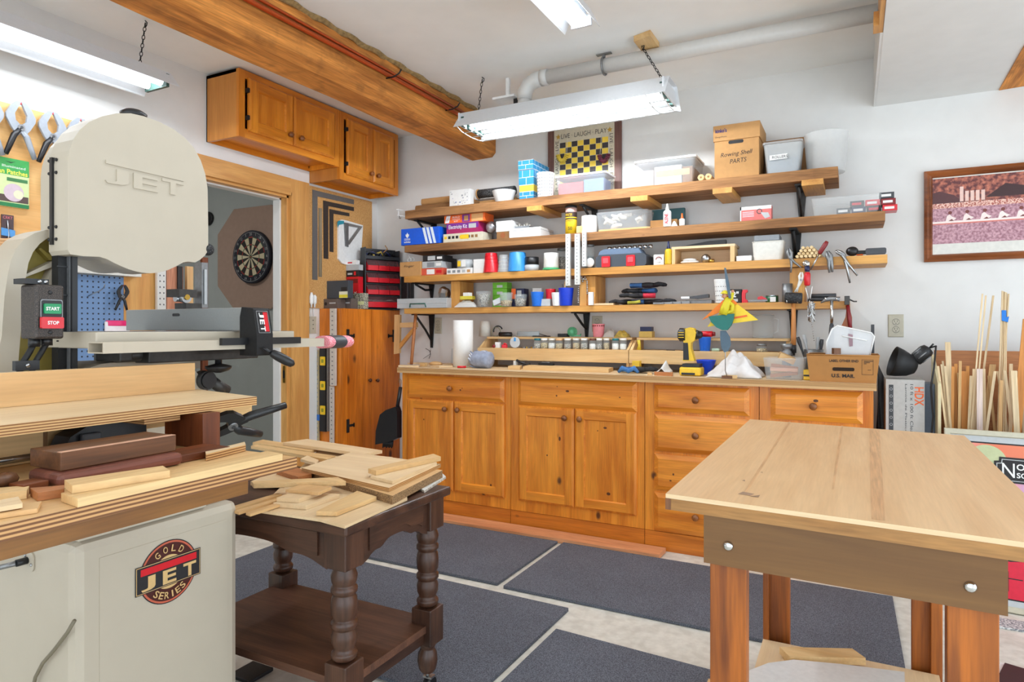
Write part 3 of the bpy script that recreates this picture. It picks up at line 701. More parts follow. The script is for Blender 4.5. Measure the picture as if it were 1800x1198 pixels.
# upper wheel cover (door) and the housing behind it
out = [(124, 447), (119, 439), (119, 284), (122, 264), (129, 245), (140, 228), (157, 214), (180, 204), (205, 199), (230, 199), (252, 204), (280, 214), (305, 227), (325, 242), (341, 260), (353, 282), (361, 306), (365, 332), (366, 400), (366, 440), (360, 449),
       (352, 456), (343, 461), (330, 459.5), (322, 461), (309, 468), (295, 474.5), (280, 478.5), (265, 480), (250, 479), (238, 476.5), (225, 472.5), (213, 467.5), (200, 461.5), (188, 455), (175, 451), (147, 450), (125, 447)]
DX = BX + .02; P = yz(out, DX); fr = sideR(DX, 0, 0)
m = MB(); m.prism(fr, P[::-1], -.075, 0, beige); door = m.build('wheel_cover_door', t, bevel=.012)
m = MB(); cy_, cz_ = 1.01, 1.5; P2 = [(1.06 + (y - 1.06) * .8, cz_ + (z - cz_) * .96) for y, z in P]; m.prism(fr, P2[::-1], -.2, -.0755, beige); m.build('wheel_housing', t, bevel=.01)
m = MB(); f2 = sideR(DX, 0, 0)
q = yz([(185, 281), (185, 287), (322, 319), (322, 313)], DX); m.prism(f2, q, 0, .0035, beige)
for ch, x0, x1, y0, y1 in (('J', 184, 226, 296, 326), ('E', 234, 277, 305, 338), ('T', 284, 322, 314, 345)):
    p0 = yz([(x0, y1)], DX)[0]; p1 = yz([(x1, (y0 + y1) / 2)], DX)[0]; zc_ = yz([((x0 + x1) / 2, (y0 + y1) / 2)], DX)[0]
    m.text(ch, f2, zc_[0], zc_[1], .037, beige, w=p1[0] - p0[0], c=.0018, bold=.03, ext=.0035)
m.build('raised_lettering', door)
m = MB(); y_ = P[1][0]; z0, z1 = at(100, 431, X=BX - .04).z, at(100, 279, X=BX - .04).z
m.bx(DX - .064, DX - .054, y_ - .005, y_ + .002, z0, z1, black)
for z in (z0 + .012, z0 + .04, z1 - .035, z1 - .006):
    for e in (-.072, -.044): m.lathe((DX + e, y_ - .0005, z), [(.0042, 0), (.003, .003), (0, .004)], black, 10, (0, -1, 0))
m.build('hinge', door)
k = at(362, 438, X=BX + .01); m = MB(); m.cyl(k + V((0, -.018, .002)), k + V((0, -.004, .001)), .005, black, 10); m.ball(k + V((0, .006, 0)), .0165, speckle('knob_black', (20, 20, 22), (70, 70, 72), 300), 16, 12); m.build('latch_knob', door)
k = at(228, 199, X=-1.66); m = MB(); m.lathe(k + V((0, .01, -.01)), [(.03, 0), (.032, .012), (.02, .02), (0, .022)], black, 20, (0, 0, 1)); m.build('tension_wheel', t)
# blade cover column
m = MB(); y0, y1 = Y_at(104, -1.6), Y_at(130, -1.6)
m.bx(-1.63, -1.604, y0, y1, .96, 1.345, blackm); m.bx(-1.604, -1.592, y0 + .018, y0 + .023, .96, 1.345, steel_dull); m.bx(-1.604, -1.585, y1 - .012, y1, .96, 1.345, black)
for z in (1.31, 1.245, 1.14): m.bx(-1.604, -1.6, y0 - .004, y0 + .02, z, z + .003, black)
m.build('blade_guard', t)
# curved cast frame with the olive web
FXX = -1.645; oc = [(-20, 760), (-6, 640), (3, 590), (8, 520), (14, 480), (20, 455), (29, 436), (44, 419), (62, 409), (80, 404), (100, 401)]; ic = [(100, 411), (84, 418), (70, 428), (58, 443), (50, 462), (45, 490), (40, 540), (36, 590), (32, 640), (22, 760)]
m = MB(); m.prism(sideR(FXX, 0, 0), yz(oc + ic, FXX), -.085, .0, beige); m.build('cast_frame', t, bevel=.006)
m = MB(); web = [(110, 405), (84, 418), (70, 428), (58, 443), (50, 462), (45, 490), (40, 540), (36, 590), (32, 640), (22, 760), (110, 760)]
m.prism(sideR(FXX - .04, 0, 0), yz(web, FXX), -.02, .0, olive)
m.prism(sideR(FXX - .04, 0, 0), yz([(110, 455), (97, 459), (44, 484), (45, 488), (98, 468), (96, 474), (84, 500), (110, 500)], FXX), .0, .03, beige); m.prism(sideR(FXX - .04, 0, 0), yz([(76, 436), (80, 434), (110, 458), (96, 456)], FXX), .0, .02, olive); m.build('frame_web', t)
# switch box
m = MB(); y0, y1 = .741, .797; z0, z1 = 1.148, 1.262; bk = speckle('switch_black', (32, 27, 25), (86, 74, 66), 520, .4, .7, .5)
m.bx(-1.56, -1.5, y0, y1, z0, z1, bk); o = m.build('switch_box', t, bevel=.005)
fr3 = sideR(-1.5, y0, z0); w = y1 - y0
m = MB(); m.prism(fr3, rrect(.008, w - .005, .043, .083, .004), .0, .003, steel_dull); m.prism(fr3, rrect(.010, w - .007, .045, .081, .004), .003, .0042, black); m.build('button_frame', o)
m = MB(); m.prism(fr3, rrect(.013, w - .010, .053, .074, .002), .0042, .008, flat('start_green', (0, 140, 84), .3)); m.text('START', fr3, w / 2 + .001, .0635, .0075, white, w=.026, c=.0085, bold=.03); m.build('start_button', o)
m = MB(); m.prism(fr3, rrect(.006, w - .007, .022, .046, .003), .0042, .012, red); m.text('STOP', fr3, w / 2, .034, .0075, white, w=.022, c=.0125, bold=.03); m.build('stop_button', o)
for b_ in (.014, .098): m = MB(); m.lathe(fr3.p(w * .5, b_, 0), [(.0045, 0), (.004, .0015), (.002, .002), (0, .0012)], black, 10, (1, 0, 0)); m.build('screw', o)
m = MB(); m.bx(-1.56, -1.515, Y_at(44, -1.515), Y_at(86, -1.515), 1.263, 1.274, black)
for y in (.756, .768): m.lathe((-1.515, y, 1.268), [(.0045, 0), (.004, .002), (0, .0025)], steel, 10, (1, 0, 0))
m.build('mounting_bracket', o)
for i, (a, b_) in enumerate((((60, 594), ((58, 606), (52, 618), (42, 634), (34, 655), (30, 690))), ((82, 592), ((80, 606), (72, 620), (62, 636), (54, 658), (50, 690))))):
    m = MB(); p = at(a[0], a[1], X=-1.53); m.cyl(p, p + V((0, 0, -.018)), .011, black, 12)
    m.tube([p + V((0, 0, -.015))] + [at(x, y, X=-1.53) for x, y in b_], .006, blackm, 8); m.build('power_cable', o)
m = MB(); p = at(46, 642, X=-1.522); m.box(p, (.012, .045, .02), black); m.lathe(p + V((.006, 0, 0)), [(.005, 0), (.004, .002), (0, .003)], steel, 10, (1, 0, 0)); m.build('cable_clamp', o)
# table, rail, fence
m = MB(); m.bx(-1.83, -1.456, .838, 1.405, 1.126, 1.163, beige, {'+z': steel_dull}); m.build('saw_table', t, bevel=.003)
m = MB(); fe = Fr((-1.45, .817, 1.117), (1, 0, 0), (0, 0, 1), (0, -1, 0)); rl = beige
m.bx(-1.45, -1.395, .86, 1.463, 1.117, 1.141, rl)
m.loft(fe, .055, .024, [(0, -.05), (0, 0), (.0025, 0), (.0025, -.045)], rl, back=False); m.build('fence_rail', t)
m = MB(); pk = speckle('pink_foam', (226, 84, 110), (246, 196, 200), 420, .42, .58, .8); ry = [Y_at(x, -1.42) for x in (566, 577, 597, 609)]
def capsule(y): return [(-1.4225 + .034 * math.cos(a), 1.129 + .019 * math.sin(a)) for a in [2 * math.pi * i / 20 for i in range(20)]]
m.prism(Fr((0, ry[0], 0), (1, 0, 0), (0, 0, 1), (0, 1, 0)), capsule(0), 0, ry[3] - ry[0], pk, smooth=True); m.build('foam_wrap', t, bevel=.006)
m = MB(); m.prism(Fr((0, ry[1], 0), (1, 0, 0), (0, 0, 1), (0, 1, 0)), [(-1.4225 + .0355 * math.cos(a), 1.129 + .0205 * math.sin(a)) for a in [2 * math.pi * i / 20 for i in range(20)]], 0, ry[2] - ry[1], dgrey, smooth=True); m.build('tape_band', t)
m = MB(); alu = flat('fence_grey', (150, 152, 150), .45, .2, noise=.03, nscale=200); m.bx(-1.918, -1.415, 1.19, 1.222, 1.164, 1.225, alu)
fz = at(309, 553, Y=1.189); m.prism(front(fz.x, 1.19, fz.z), rrect(-.015, .015, -.004, .004, .0038), .0, .0012, black); fence = m.build('fence', t, bevel=.002)
m = MB(); hd = blackm; f4 = Fr((0, 1.178, 0), (1, 0, 0), (0, 0, 1), (0, 1, 0))
m.prism(f4, [(-1.415, 1.10), (-1.352, 1.10), (-1.352, 1.155), (-1.366, 1.222), (-1.408, 1.226), (-1.415, 1.2)], 0, .052, hd); hh = m.build('fence_head', fence, bevel=.003)
m = MB(); f5 = Fr((-1.352, 1.204, 1.155), (0, 1, 0), (-.014, 0, .067), None); f5.n = V((.067, 0, .014)).normalized()
m.prism(f5, rrect(-.019, .019, .003, .062, .002), .0, .001, steel_dull); m.prism(f5, rrect(-.017, .017, .005, .060, .002), .001, .0015, ink); m.rect(f5, .001, .015, .007, .058, .002, red)
for i, ch in enumerate('JET'): m.text(ch, f5, -.005, .05 - .018 * i, .015, white, w=.013, c=.0026, rot=-90, bold=.03)
m.build('badge', hh)
m = MB(); m.bx(-1.394, -1.384, 1.10, 1.36, 1.128, 1.146, black); m.build('slide_bar', fence)
m = MB(); p, q = at(462, 611, X=-1.345), at(476, 619, X=-1.33); m.cyl(p, q, .004, black, 10); d_ = (at(508, 636, X=-1.30) - q).normalized()
m.lathe(q, [(.006, 0), (.010, .004), (.0125, .02), (.0125, .045), (.010, .06), (.004, .066), (0, .067)], black, 16, d_); m.build('lever_handle', fence)
m = MB(); p = at(352, 480, X=-1.68); m.bx(-1.69, -1.66, p.y - .01, p.y + .01, 1.23, 1.36, steel_dull); m.bx(-1.659, -1.656, p.y - .004, p.y + .004, 1.24, 1.34, lgrey); m.build('guide_post', t)
m = MB(); p = at(340, 523, X=-1.67); m.bx(-1.71, -1.655, p.y - .055, p.y - .0, p.z + .0, p.z + .022, iron); m.cyl(p + V((0, -.03, 0)), p + V((.012, -.03, 0)), .016, steel, 16); m.cyl(p + V((.012, -.03, 0)), p + V((.016, -.03, 0)), .008, brass, 12); m.cyl(p + V((-.01, -.05, -.004)), p + V((-.01, -.025, -.004)), .009, steel, 12)
m.bx(-1.71, -1.66, p.y - .03, p.y + .02, p.z - .035, p.z - .016, iron); m.build('blade_guide', t)
m = MB(); m.bx(-1.75, -1.52, 1.0, 1.33, 1.085, 1.125, iron); m.cyl((-1.56, .94, 1.105), (-1.56, 1.3, 1.105), .017, iron, 12); m.bx(-1.62, -1.52, .93, .96, 1.092, 1.122, iron); m.bx(-1.62, -1.52, 1.12, 1.28, 1.10, 1.123, black); m.build('trunnion', t, bevel=.003)
m = MB(); p = at(384, 634, X=-1.53); m.cyl(p + V((0, 0, .03)), p + V((0, 0, -.01)), .009, black, 12); m.lathe(p + V((0, 0, -.032)), [(.008, 0), (.026, .006), (.033, .012), (.034, .018), (.012, .024)], black, 24); m.build('lock_knob', t)
m = MB(); p = at(366, 668, X=-1.56); m.cyl(p + V((-.03, .0, 0)), p + V((.0, 0, 0)), .026, iron, 20); m.cyl(p, p + V((.006, 0, 0)), .022, black, 20); m.tube([p + V((-.02, .02, 0)), p + V((-.02, .05, -.022)), p + V((-.02, .075, -.036))], .016, iron, 12); m.build('tilt_knob', t)
m = MB(); m.bx(-1.72, -1.60, 1.10, 1.20, 1.06, 1.092, beige); m.build('support_casting', t)

# ================================================================== plywood work table with jig in front of the saw
TZ = .93
t = thing('work_table', 'narrow plywood work table with a ridged layered edge in front of the bandsaw', 'table', (-1.2, .4, 0))
m = MB(); m.bx(-1.45, -.922, -.25, .896, TZ - .021, TZ, ply2('y'), {'side': ply_edge_d}); m.build('tabletop', t)
m = MB(); m.bx(-1.43, -.94, -.23, .80, TZ - .049, TZ - .0215, wood('brown_rail', (136, 90, 34), (108, 66, 20), 'y', 0, .5)); m.build('apron', t)
for x, y in ((-.98, -.2), (-1.39, -.2)):
    m = MB(); m.bx(x - .03, x + .03, y - .03, y + .03, 0, TZ - .05, ply2('z')); m.build('leg', t)
m = MB(); m.bx(-1.39, -1.33, -.17, .2, .4, .45, ply2('y')); m.build('stretcher', t)
def slabthing(name, label, cat, px, z, th, mat, side=None, group=None, bevel=.0008):
    m = MB(); pts = [at(x, y, Z=z) for x, y in px]
    a = sum(pts[i].x * pts[(i + 1) % len(pts)].y - pts[(i + 1) % len(pts)].x * pts[i].y for i in range(len(pts)))
    if a < 0: pts = pts[::-1]
    m.slab(pts, th, mat, side); return solo(name, label, cat, m, group, bevel=bevel)
m = MB(); m.bx(-1.265, -1.146, .866, .906, TZ + .0005, 1.0, mahog('z')); solo('mahogany_block', 'upright dark mahogany block propping up the plywood fence board', 'wood block', m, bevel=.001)
t = thing('fence_board', 'plywood board with an upright fence, raised on blocks over the work table', 'jig', (-1.3, .4, 1.0))
m = MB(); m.slab([V((-1.178, -.25, 1.02)), V((-1.165, 1.015, 1.02)), V((-1.449, 1.072, 1.02)), V((-1.449, -.25, 1.02))], .0185, ply('y'), ply_edge); m.build('base_board', t)
m = MB(); m.bx(-1.442, -1.425, -.25, 1.055, 1.0205, 1.086, ply2('y'), {'+z': ply('y')}); m.build('upright_fence', t)
m = MB(); m.bx(-1.40, -1.20, .78, .855, .986, 1.0014, ply2('y'), {'side': ply_edge}); m.build('under_batten', t)
m = MB(); m.bx(-1.44, -1.335, .68, .77, TZ + .0005, .985, pinew('y')); solo('pine_offcut', 'chunky pine offcut under the raised board behind the walnut block', 'wood block', m, bevel=.001)
m = MB(); m.bx(-1.42, -1.30, .56, .655, TZ + .0005, .985, pinew('y')); solo('pine_offcut', 'pale pine block with bold grain under the raised board at the left edge', 'wood block', m, bevel=.001)
lb = lambda x, y, z: at(x, y, Z=z)
m = MB(); m.bx(-1.135, -1.045, .548, .752, TZ + .0005, .9525, wood('reddish_mahogany', (126, 72, 56), (92, 46, 34), 'y', 0, .45, 1, .18)); solo('mahogany_board', 'reddish brown board with a rounded edge under the walnut block', 'board', m, bevel=.008)
m = MB(); m.bx(-1.152, -1.066, .561, .752, .953, .981, walnut('y')); o = solo('walnut_block', 'thick dark walnut block lying on the reddish rounded board', 'wood block', m, bevel=.0015)
m = MB(); m.bx(-1.078, -1.066, .562, .751, .981, .9816, wood('walnut_highlight', (214, 168, 140), (190, 140, 112), 'y', 0, .6)); m.build('highlight_strip', o)  # pale strip stands in for light catching the block's chamfer
m = MB(); m.bx(-1.13, -1.06, .757, .86, TZ + .0005, .944, mahog('y')); solo('mahogany_offcut', 'flat mahogany offcut at the right end of the rounded board', 'board', m, bevel=.001)
m = MB(); m.box((-1.075, .522, TZ + .008), (.035, .035, .014), mahog('y'), (0, 0, 6)); solo('mahogany_offcut', 'small square mahogany offcut left of the rounded board', 'wood block', m, bevel=.001)
slabthing('pale_strip', 'long pale wood strip with a rounded end along the table edge', 'strip', ((107, 866), (137, 876), (497, 797), (470, 792)), TZ + .0125, .0118, pinew('y'))
slabthing('pale_strip', 'short pale strip lying across the long one by the walnut block', 'strip', ((113, 843), (127, 853), (299, 826), (286, 818)), TZ + .024, .0112, pinew('y'))
slabthing('reddish_strip', 'reddish strip with an angled end at the left of the pale strips', 'strip', ((53, 857), (66, 866), (113, 859), (113, 852)), TZ + .012, .0115, padauk('y'))
slabthing('pale_strip', 'blunt pale strip at the left edge beside the reddish strip', 'strip', ((-20, 858), (-20, 870), (47, 861), (52, 852)), TZ + .0125, .012, pinew('y'))
slabthing('thin_offcut', 'thin pale offcut on top of another at the left table edge', 'strip', ((-20, 882), (-20, 894), (40, 884), (32, 872)), TZ + .014, .006, ply('y'))
slabthing('thin_offcut', 'thin pinkish offcut lying flat on the table at the left edge', 'strip', ((-20, 893), (-20, 906), (66, 893), (73, 880)), TZ + .0065, .006, ply2('y'))
slabthing('plywood_strip', 'plywood strip by the black spring clamp at the far table end', 'strip', ((361, 793), (362, 798), (432, 781), (430, 776)), TZ + .013, .0125, ply('y'), ply_edge)
# black clamp head with its steel bar at the left edge
t = thing('bar_clamp', 'black bar clamp with a steel bar under the raised board at the left', 'clamp', (-1.19, .44, TZ))
m = MB(); p = at(4, 800, X=-1.19); m.bx(-1.205, -1.18, p.y - .10, p.y - .066, TZ + .001, .985, black); m.build('jaw', t, bevel=.003)
m = MB(); m.cyl((-1.21, p.y - .066, .957), (-1.21, .60, .957), .006, steel, 12); m.build('bar', t)
m = MB(); fr = Fr((-1.13, p.y - .055, TZ + .014), (0, 1, 0), (1, 0, .12)); m.tube(arc((0, 0), .036, 0, 360, 24, fr), .010, walnut('x'), 8); m.build('crank_ring', t)
t = thing('hand_tool', 'dark grey tool lying under the raised board behind the walnut block', 'tool', (-1.29, .62, TZ))
m = MB(); m.prism(Fr((-1.29, .665, TZ + .001), (0, 1, 0), (0, 0, 1), (1, 0, 0)), [(0, 0), (.165, 0), (.165, .05), (.14, .056), (.05, .056), (.02, .04)], -.03, .02, black); m.build('body', t, bevel=.004)
m = MB(); m.bx(-1.2695, -1.258, .70, .735, TZ + .012, TZ + .045, dgrey); m.build('bracket', t, bevel=.003)
m = MB(); m.bx(-1.45, -1.36, .80, 1.17, .952, .985, pinew('y')); solo('pine_batten', 'pine batten sticking out past the raised board on the right', 'batten', m, bevel=.001)
m = MB(); m.bx(-1.45, -1.36, .81, .89, TZ + .0005, .9515, ply2('y')); solo('spacer', 'small plywood spacer under the far end of the pine batten', 'wood block', m)
m = MB(); c0 = V((-1.395, 1.10, .989))
m.grid(lambda u, v: c0 + V((-.03 + .08 * v, -.025 + .095 * u, .004 * math.sin(u * 9 + v * 5) * (1 - abs(2 * u - 1) ** 4) + .005)), 20, 8, flat('cloth_cream', (226, 218, 200), .9, noise=.05)); m.grid(lambda u, v: c0 + V((-.03 + .082 * v, -.025 + .094 * u, -.002 + .001 * math.sin(u * 7))), 20, 6, flat('cloth_cream', (226, 218, 200), .9))
solo('folded_rag', 'cream folded rag lying on the pine batten', 'rag', m, solid=.004)
# spring clamps
def spring_clamp(fr, s, label, name='spring_clamp', body=grey, tip=red, open_=14, group=None, grip=black):
    """jaws up along fr.v, handles down; s = overall height"""
    t = thing(name, label, 'clamp', fr.o, group)
    for sg in (-1, 1):
        m = MB(); P = [(.05, -.10), (.15, .04), (.235, .20), (.24, .28), (.17, .42), (.07, .53), (.0, .53), (.045, .42), (.10, .30), (.085, .18), (.0, .10), (-.05, .02)]
        P = [(sg * x * s, y * s) for x, y in P]; m.prism(fr, P if sg > 0 else P[::-1], -.028 * s + sg * .004 * s, .028 * s + sg * .004 * s, body); o = m.build('jaw', t, bevel=.012 * s)
        m = MB(); a = fr.p(sg * .015 * s, .51 * s, 0); m.box(a, (.045 * s, .045 * s, .045 * s), tip); m.build('tip', o, bevel=.008 * s)
        m = MB(); p0 = fr.p(-sg * .0 * s, .06 * s, -sg * .012 * s); p1 = fr.p(sg * .11 * s, -.1 * s, -sg * .012 * s); p2 = fr.p(sg * .24 * s, -.47 * s, -sg * .012 * s)
        m.tube([p0, p1, p1.lerp(p2, .5), p2], .035 * s, grip if sg < 0 else body, 8, rad=[.04 * s, .055 * s, .05 * s, .042 * s]); m.build('handle', t)
    m = MB(); m.cyl(fr.p(0, .06 * s, -.045 * s), fr.p(0, .06 * s, .05 * s), .055 * s, steel_dull, 16); m.cyl(fr.p(0, .06 * s, .05 * s), fr.p(0, .06 * s, .056 * s), .025 * s, dgrey, 12); m.build('pivot', t)
    return t
spring_clamp(Fr((-1.225, 1.012, .956), (.25, .1, .28), (-.2, -1, -.0)), .19, 'black spring clamp with red tips lying at the far end of the work table', body=black)

# ================================================================== brown side table on casters
t = thing('side_table', 'dark stained end table on casters with turned legs and a lower shelf', 'table', (-1.53, 1.55, 0))
tx0, tx1, ty0, ty1, tz = -1.93, -1.165, 1.30, 1.80, .655
m = MB(); m.bx(tx0, tx1, ty0, ty1, tz - .028, tz, dark_table('x')); m.build('tabletop', t, bevel=.006)
lx = (tx0 + .065, tx1 - .055); ly = (ty0 + .055, ty1 - .055)
prof = [(.020, .062), (.028, .075), (.033, .10), (.030, .125), (.022, .14), (.027, .15), (.030, .158)]
prof2 = [(.026, .278), (.034, .285), (.036, .297), (.028, .306), (.028, .312), (.034, .325), (.035, .345), (.029, .362), (.036, .368), (.036, .38), (.029, .388), (.035, .40), (.036, .425), (.034, .445), (.029, .455), (.036, .462), (.036, .472), (.030, .48), (.034, .49), (.036, .505), (.030, .522), (.030, .53)]
for x in lx:
    for y in ly:
        m = MB(); m.lathe((x, y, 0), prof, dark_table('z'), 20); m.lathe((x, y, 0), prof2, dark_table('z'), 20)
        m.bx(x - .037, x + .037, y - .037, y + .037, .16, .275, dark_table('z')); m.bx(x - .038, x + .038, y - .038, y + .038, .528, tz - .0285, dark_table('z'))
        o = m.build('leg', t, bevel=.003)
        m = MB(); m.cyl((x, y, .045), (x, y, .064), .006, steel, 10); m.bx(x - .016, x + .016, y - .003, y + .02, .04, .047, steel); m.build('caster', o)
        m = MB(); m.cyl((x - .013, y + .012, .0205), (x + .013, y + .012, .0205), .02, black, 20); m.build('wheel', o)
def apron(fr, L):
    m = MB(); h = tz - .0285 - .52; pts = [(0, h), (0, 0), (.03, .01)]
    for i in range(1, 24):
        u = i / 24; e = abs(2 * u - 1); b_ = .012 + .034 * (1 - e ** 2.2) - .010 * math.exp(-((e - .55) / .16) ** 2); pts.append((.03 + (L - .06) * u, b_))
    pts += [(L - .03, .01), (L, 0), (L, h)]
    m.prism(fr, pts, -.018, 0, dark_table('x' if abs(fr.u.x) > .5 else 'y')); o = m.build('apron', t, bevel=.002)
    q = [(.03, h - .008)] + [(.03 + (a - .03) * (L - .06) / (L - .06), b_ + .022) for a, b_ in pts[2:-2]] + [(L - .03, h - .008)]
    m = MB(); m.prism(fr, q, .0005, .006, dark_table('x' if abs(fr.u.x) > .5 else 'y')); m.build('raised_panel', o, bevel=.003)
apron(Fr((lx[0] + .038, ty0 + .03, .52), (1, 0, 0), (0, 0, 1), (0, -1, 0)), lx[1] - lx[0] - .076)
apron(Fr((tx1 - .03, ly[0] + .038, .52), (0, 1, 0), (0, 0, 1), (1, 0, 0)), ly[1] - ly[0] - .076)
m = MB(); m.bx(lx[0] + .03, lx[1] - .03, ly[1] + .01, ly[1] + .025, .56, tz - .029, dark_table('x')); m.bx(lx[0] - .02, lx[0] - .008, ly[0] + .04, ly[1] - .04, .56, tz - .029, dark_table('y')); m.build('rear_apron', t)
m = MB(); e = .034; x0, x1, y0, y1 = lx[0], lx[1], ly[0], ly[1]
m.prism(topf(0, 0, 0), [(x0 + e, y0 - .02), (x1 - e, y0 - .02), (x1 - e, y0 + e), (x1 + .02, y0 + e), (x1 + .02, y1 - e), (x1 - e, y1 - e), (x1 - e, y1 + .02), (x0 + e, y1 + .02), (x0 + e, y1 - e), (x0 - .02, y1 - e), (x0 - .02, y0 + e), (x0 + e, y0 + e)], .205, .228, dark_shelf('x')); m.build('lower_shelf', t, bevel=.002)
m = MB(); m.bx(x1 - .01, x1 + .012, y0 + .038, y1 - .038, .17, .204, dark_table('y')); m.build('shelf_rail', t)
# boards piled on the side table
z = tz
B = slabthing; grp = None
def pile(label, px, z, th, mat, side=None, name='board', cat='board'): return slabthing(name, label, cat, px, z, th, mat, side)
pile('broad thin plywood sheet at the bottom of the pile on the side table', ((452, 896), (562, 912), (606, 924), (716, 875), (690, 803), (560, 790)), z + .0075, .007, ply('y'))
pile('flat pine board with a dark gap beside it, right of the small offcuts', ((556, 898), (592, 899), (662, 872), (628, 862)), z + .021, .012, pinew('y'))
pile('lowest of three small pale offcuts stacked at the front of the side table', ((480, 883), (538, 888), (597, 868), (545, 864)), z + .020, .012, ply('y'))
pile('middle of three small pale offcuts stacked at the front of the side table', ((486, 874), (526, 876), (566, 862), (530, 858)), z + .032, .0115, ply('y'))
pile('top one of three small pale offcuts stacked at the front of the side table', ((502, 860), (560, 865), (583, 855), (530, 850)), z + .041, .0085, ply2('y'))
pile('thick particle board sheet under the big pale panel', ((536, 826), (616, 803), (778, 826), (690, 871)), z + .033, .0245, ply2('y'), speckle('core', (120, 92, 62), (176, 140, 96), 300))
pile('big pale square panel across the top of the board pile', ((530, 822), (617, 794), (775, 815), (684, 857)), z + .045, .0115, ply('x'), ply_edge)
pile('pale board lying askew under the batten at the right of the pile', ((651, 836), (690, 845), (768, 812), (740, 806)), z + .055, .0095, ply('y'))
pile('long pale batten on top of the pile at its right end', ((647, 823), (661, 827), (775, 802), (762, 797)), z + .07, .0145, pinew('y'), name='batten', cat='batten')
pile('white painted offcut hanging over the right corner of the side table', ((735, 856), (746, 862), (784, 837), (777, 831)), z + .0075, .007, flat('white_painted', (216, 216, 212), .6), speckle('core2', (176, 160, 140), (220, 212, 200), 120), name='offcut')
pile('orange toned offcut between the work table and the big panel', ((486, 826), (524, 838), (548, 832), (520, 820)), z + .034, .024, padauk('x'))
pile('tan board under the left batten on the side table', ((440, 846), (478, 829), (528, 838), (500, 850)), z + .020, .012, ply('x'))
pile('long batten with an angled end at the left front of the pile', ((442, 845), (446, 850), (608, 845), (594, 838)), z + .048, .0135, pinew('x'), name='batten', cat='batten')
pile('long wide pale board at the back of the pile on the side table', ((497, 777), (540, 771), (672, 791), (640, 797)), z + .033, .012, ply('x'))
pile('narrow pale strip at the back left of the board pile', ((444, 777), (462, 772), (560, 787), (545, 793)), z + .020, .012, pinew('x'), name='strip', cat='strip')
pile('long pale strip in front of the wide back board', ((441, 783), (452, 781), (590, 801), (575, 807)), z + .034, .012, pinew('x'), name='strip', cat='strip')
pile('short squared offcut beside the work table end', ((528, 806), (556, 814), (560, 808), (540, 800)), z + .034, .01, ply('y'))
for i, (a, b_) in enumerate((((382, 897), (488, 866)), ((412, 897), (496, 872)), ((432, 900), (500, 879)))):
    pile(('thin stick nearest the bandsaw at the left of the side table', 'thin middle stick at the left of the side table', 'thin stick next to the small offcuts on the side table')[i], ((a[0], a[1]), (a[0] + 8, a[1] + 3), (b_[0] + 8, b_[1] + 2), (b_[0], b_[1])), z + .0165, .007, ply2('y'), name='stick', cat='stick')
m = MB(); c_ = at(445, 1190, Z=0); m.bx(c_.x - .07, c_.x + .03, c_.y - .04, c_.y + .06, .001, .014, blackm); solo('mobile_base_foot', 'flat black metal foot on the floor beside the bandsaw stand', 'foot', m, bevel=.003)

# ================================================================== plywood bench at the right
BS = .87; BZ = 1.17 - .4 * BS
bp = lambda x, y: (at(x, y, Z=BZ).x, at(x, y, Z=BZ).y)
bx0 = bp(1170, 867)[0]; bx1 = bp(1695, 765)[0]; by0 = 1.576 * BS; by0r = 1.522 * BS; by1 = bp(1314, 736)[1]; by1r = bp(1695, 765)[1]
t = thing('workbench', 'large plywood-topped workbench on fir legs at the right front', 'workbench', ((bx0 + bx1) / 2, (by0 + by1) / 2, 0))
m = MB(); tp = wood('bench_ply', (222, 184, 138), (204, 160, 112), 'y', .22, .45, .75, .05, (150, 100, 60))
m.slab([V((bx0, by0, BZ)), V((bx1, by0r, BZ)), V((bx1, by1r, BZ)), V((bx0, by1, BZ))], .009, tp, ply('x'))
sk_ = wood('ply_streak', (212, 168, 120), (194, 146, 100), 'y', 0, .45, .8)
for q in ([(1386, 741), (1390, 741), (1312, 866), (1306, 866)], [(1528, 753), (1546, 754), (1556, 915), (1532, 912)], [(1478, 748), (1482, 748), (1466, 860), (1462, 860)]): m.add([V((bp(*a)[0], bp(*a)[1], BZ + .0003)) for a in q[::-1]], [(0, 1, 2, 3)], sk_)
for q in ([(1297, 868), (1306, 864), (1326, 868), (1318, 871)], [(1318, 872), (1336, 870), (1333, 874)], [(1304, 844), (1309, 843), (1310, 846)], [(1336, 830), (1340, 829), (1341, 831)]): m.add([V((bp(*a)[0], bp(*a)[1], BZ + .0005)) for a in q[::-1]], [tuple(range(len(q)))], flat('ply_stain', (150, 118, 92), .6, noise=.3))
m.build('top_sheet', t)
m = MB(); m.slab([V((bx0 + .001, by0 + .001, BZ - .0092)), V((bx1 - .001, by0r + .001, BZ - .0092)), V((bx1 - .001, by1r - .001, BZ - .0092)), V((bx0 + .001, by1 - .001, BZ - .0092))], .024, wood('bench_edge', (172, 126, 70), (146, 100, 48), 'x', 0, .5)); m.build('edge_core', t)
m = MB(); m.bx(bx0 - .0005, bx0 + .011, by0 - .0006, by0 + .01, BZ - .033, BZ - .009, walnut('z')); m.build('corner_plug', t)
ay = 1.62 * BS; ax0, ax1 = X_at(1237, ay), X_at(1772, ay); az0 = at(1237, 988, Y=ay).z
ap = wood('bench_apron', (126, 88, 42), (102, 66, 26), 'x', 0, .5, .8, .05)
m = MB(); m.prism(Fr((0, ay, 0), (1, 0, 0), (0, 0, 1), (0, -1, 0)), [(ax0, az0), (ax1, az0 - .008), (ax1, BZ - .034), (ax0, BZ - .034)], -.018, 0, ap); apn = m.build('apron', t)
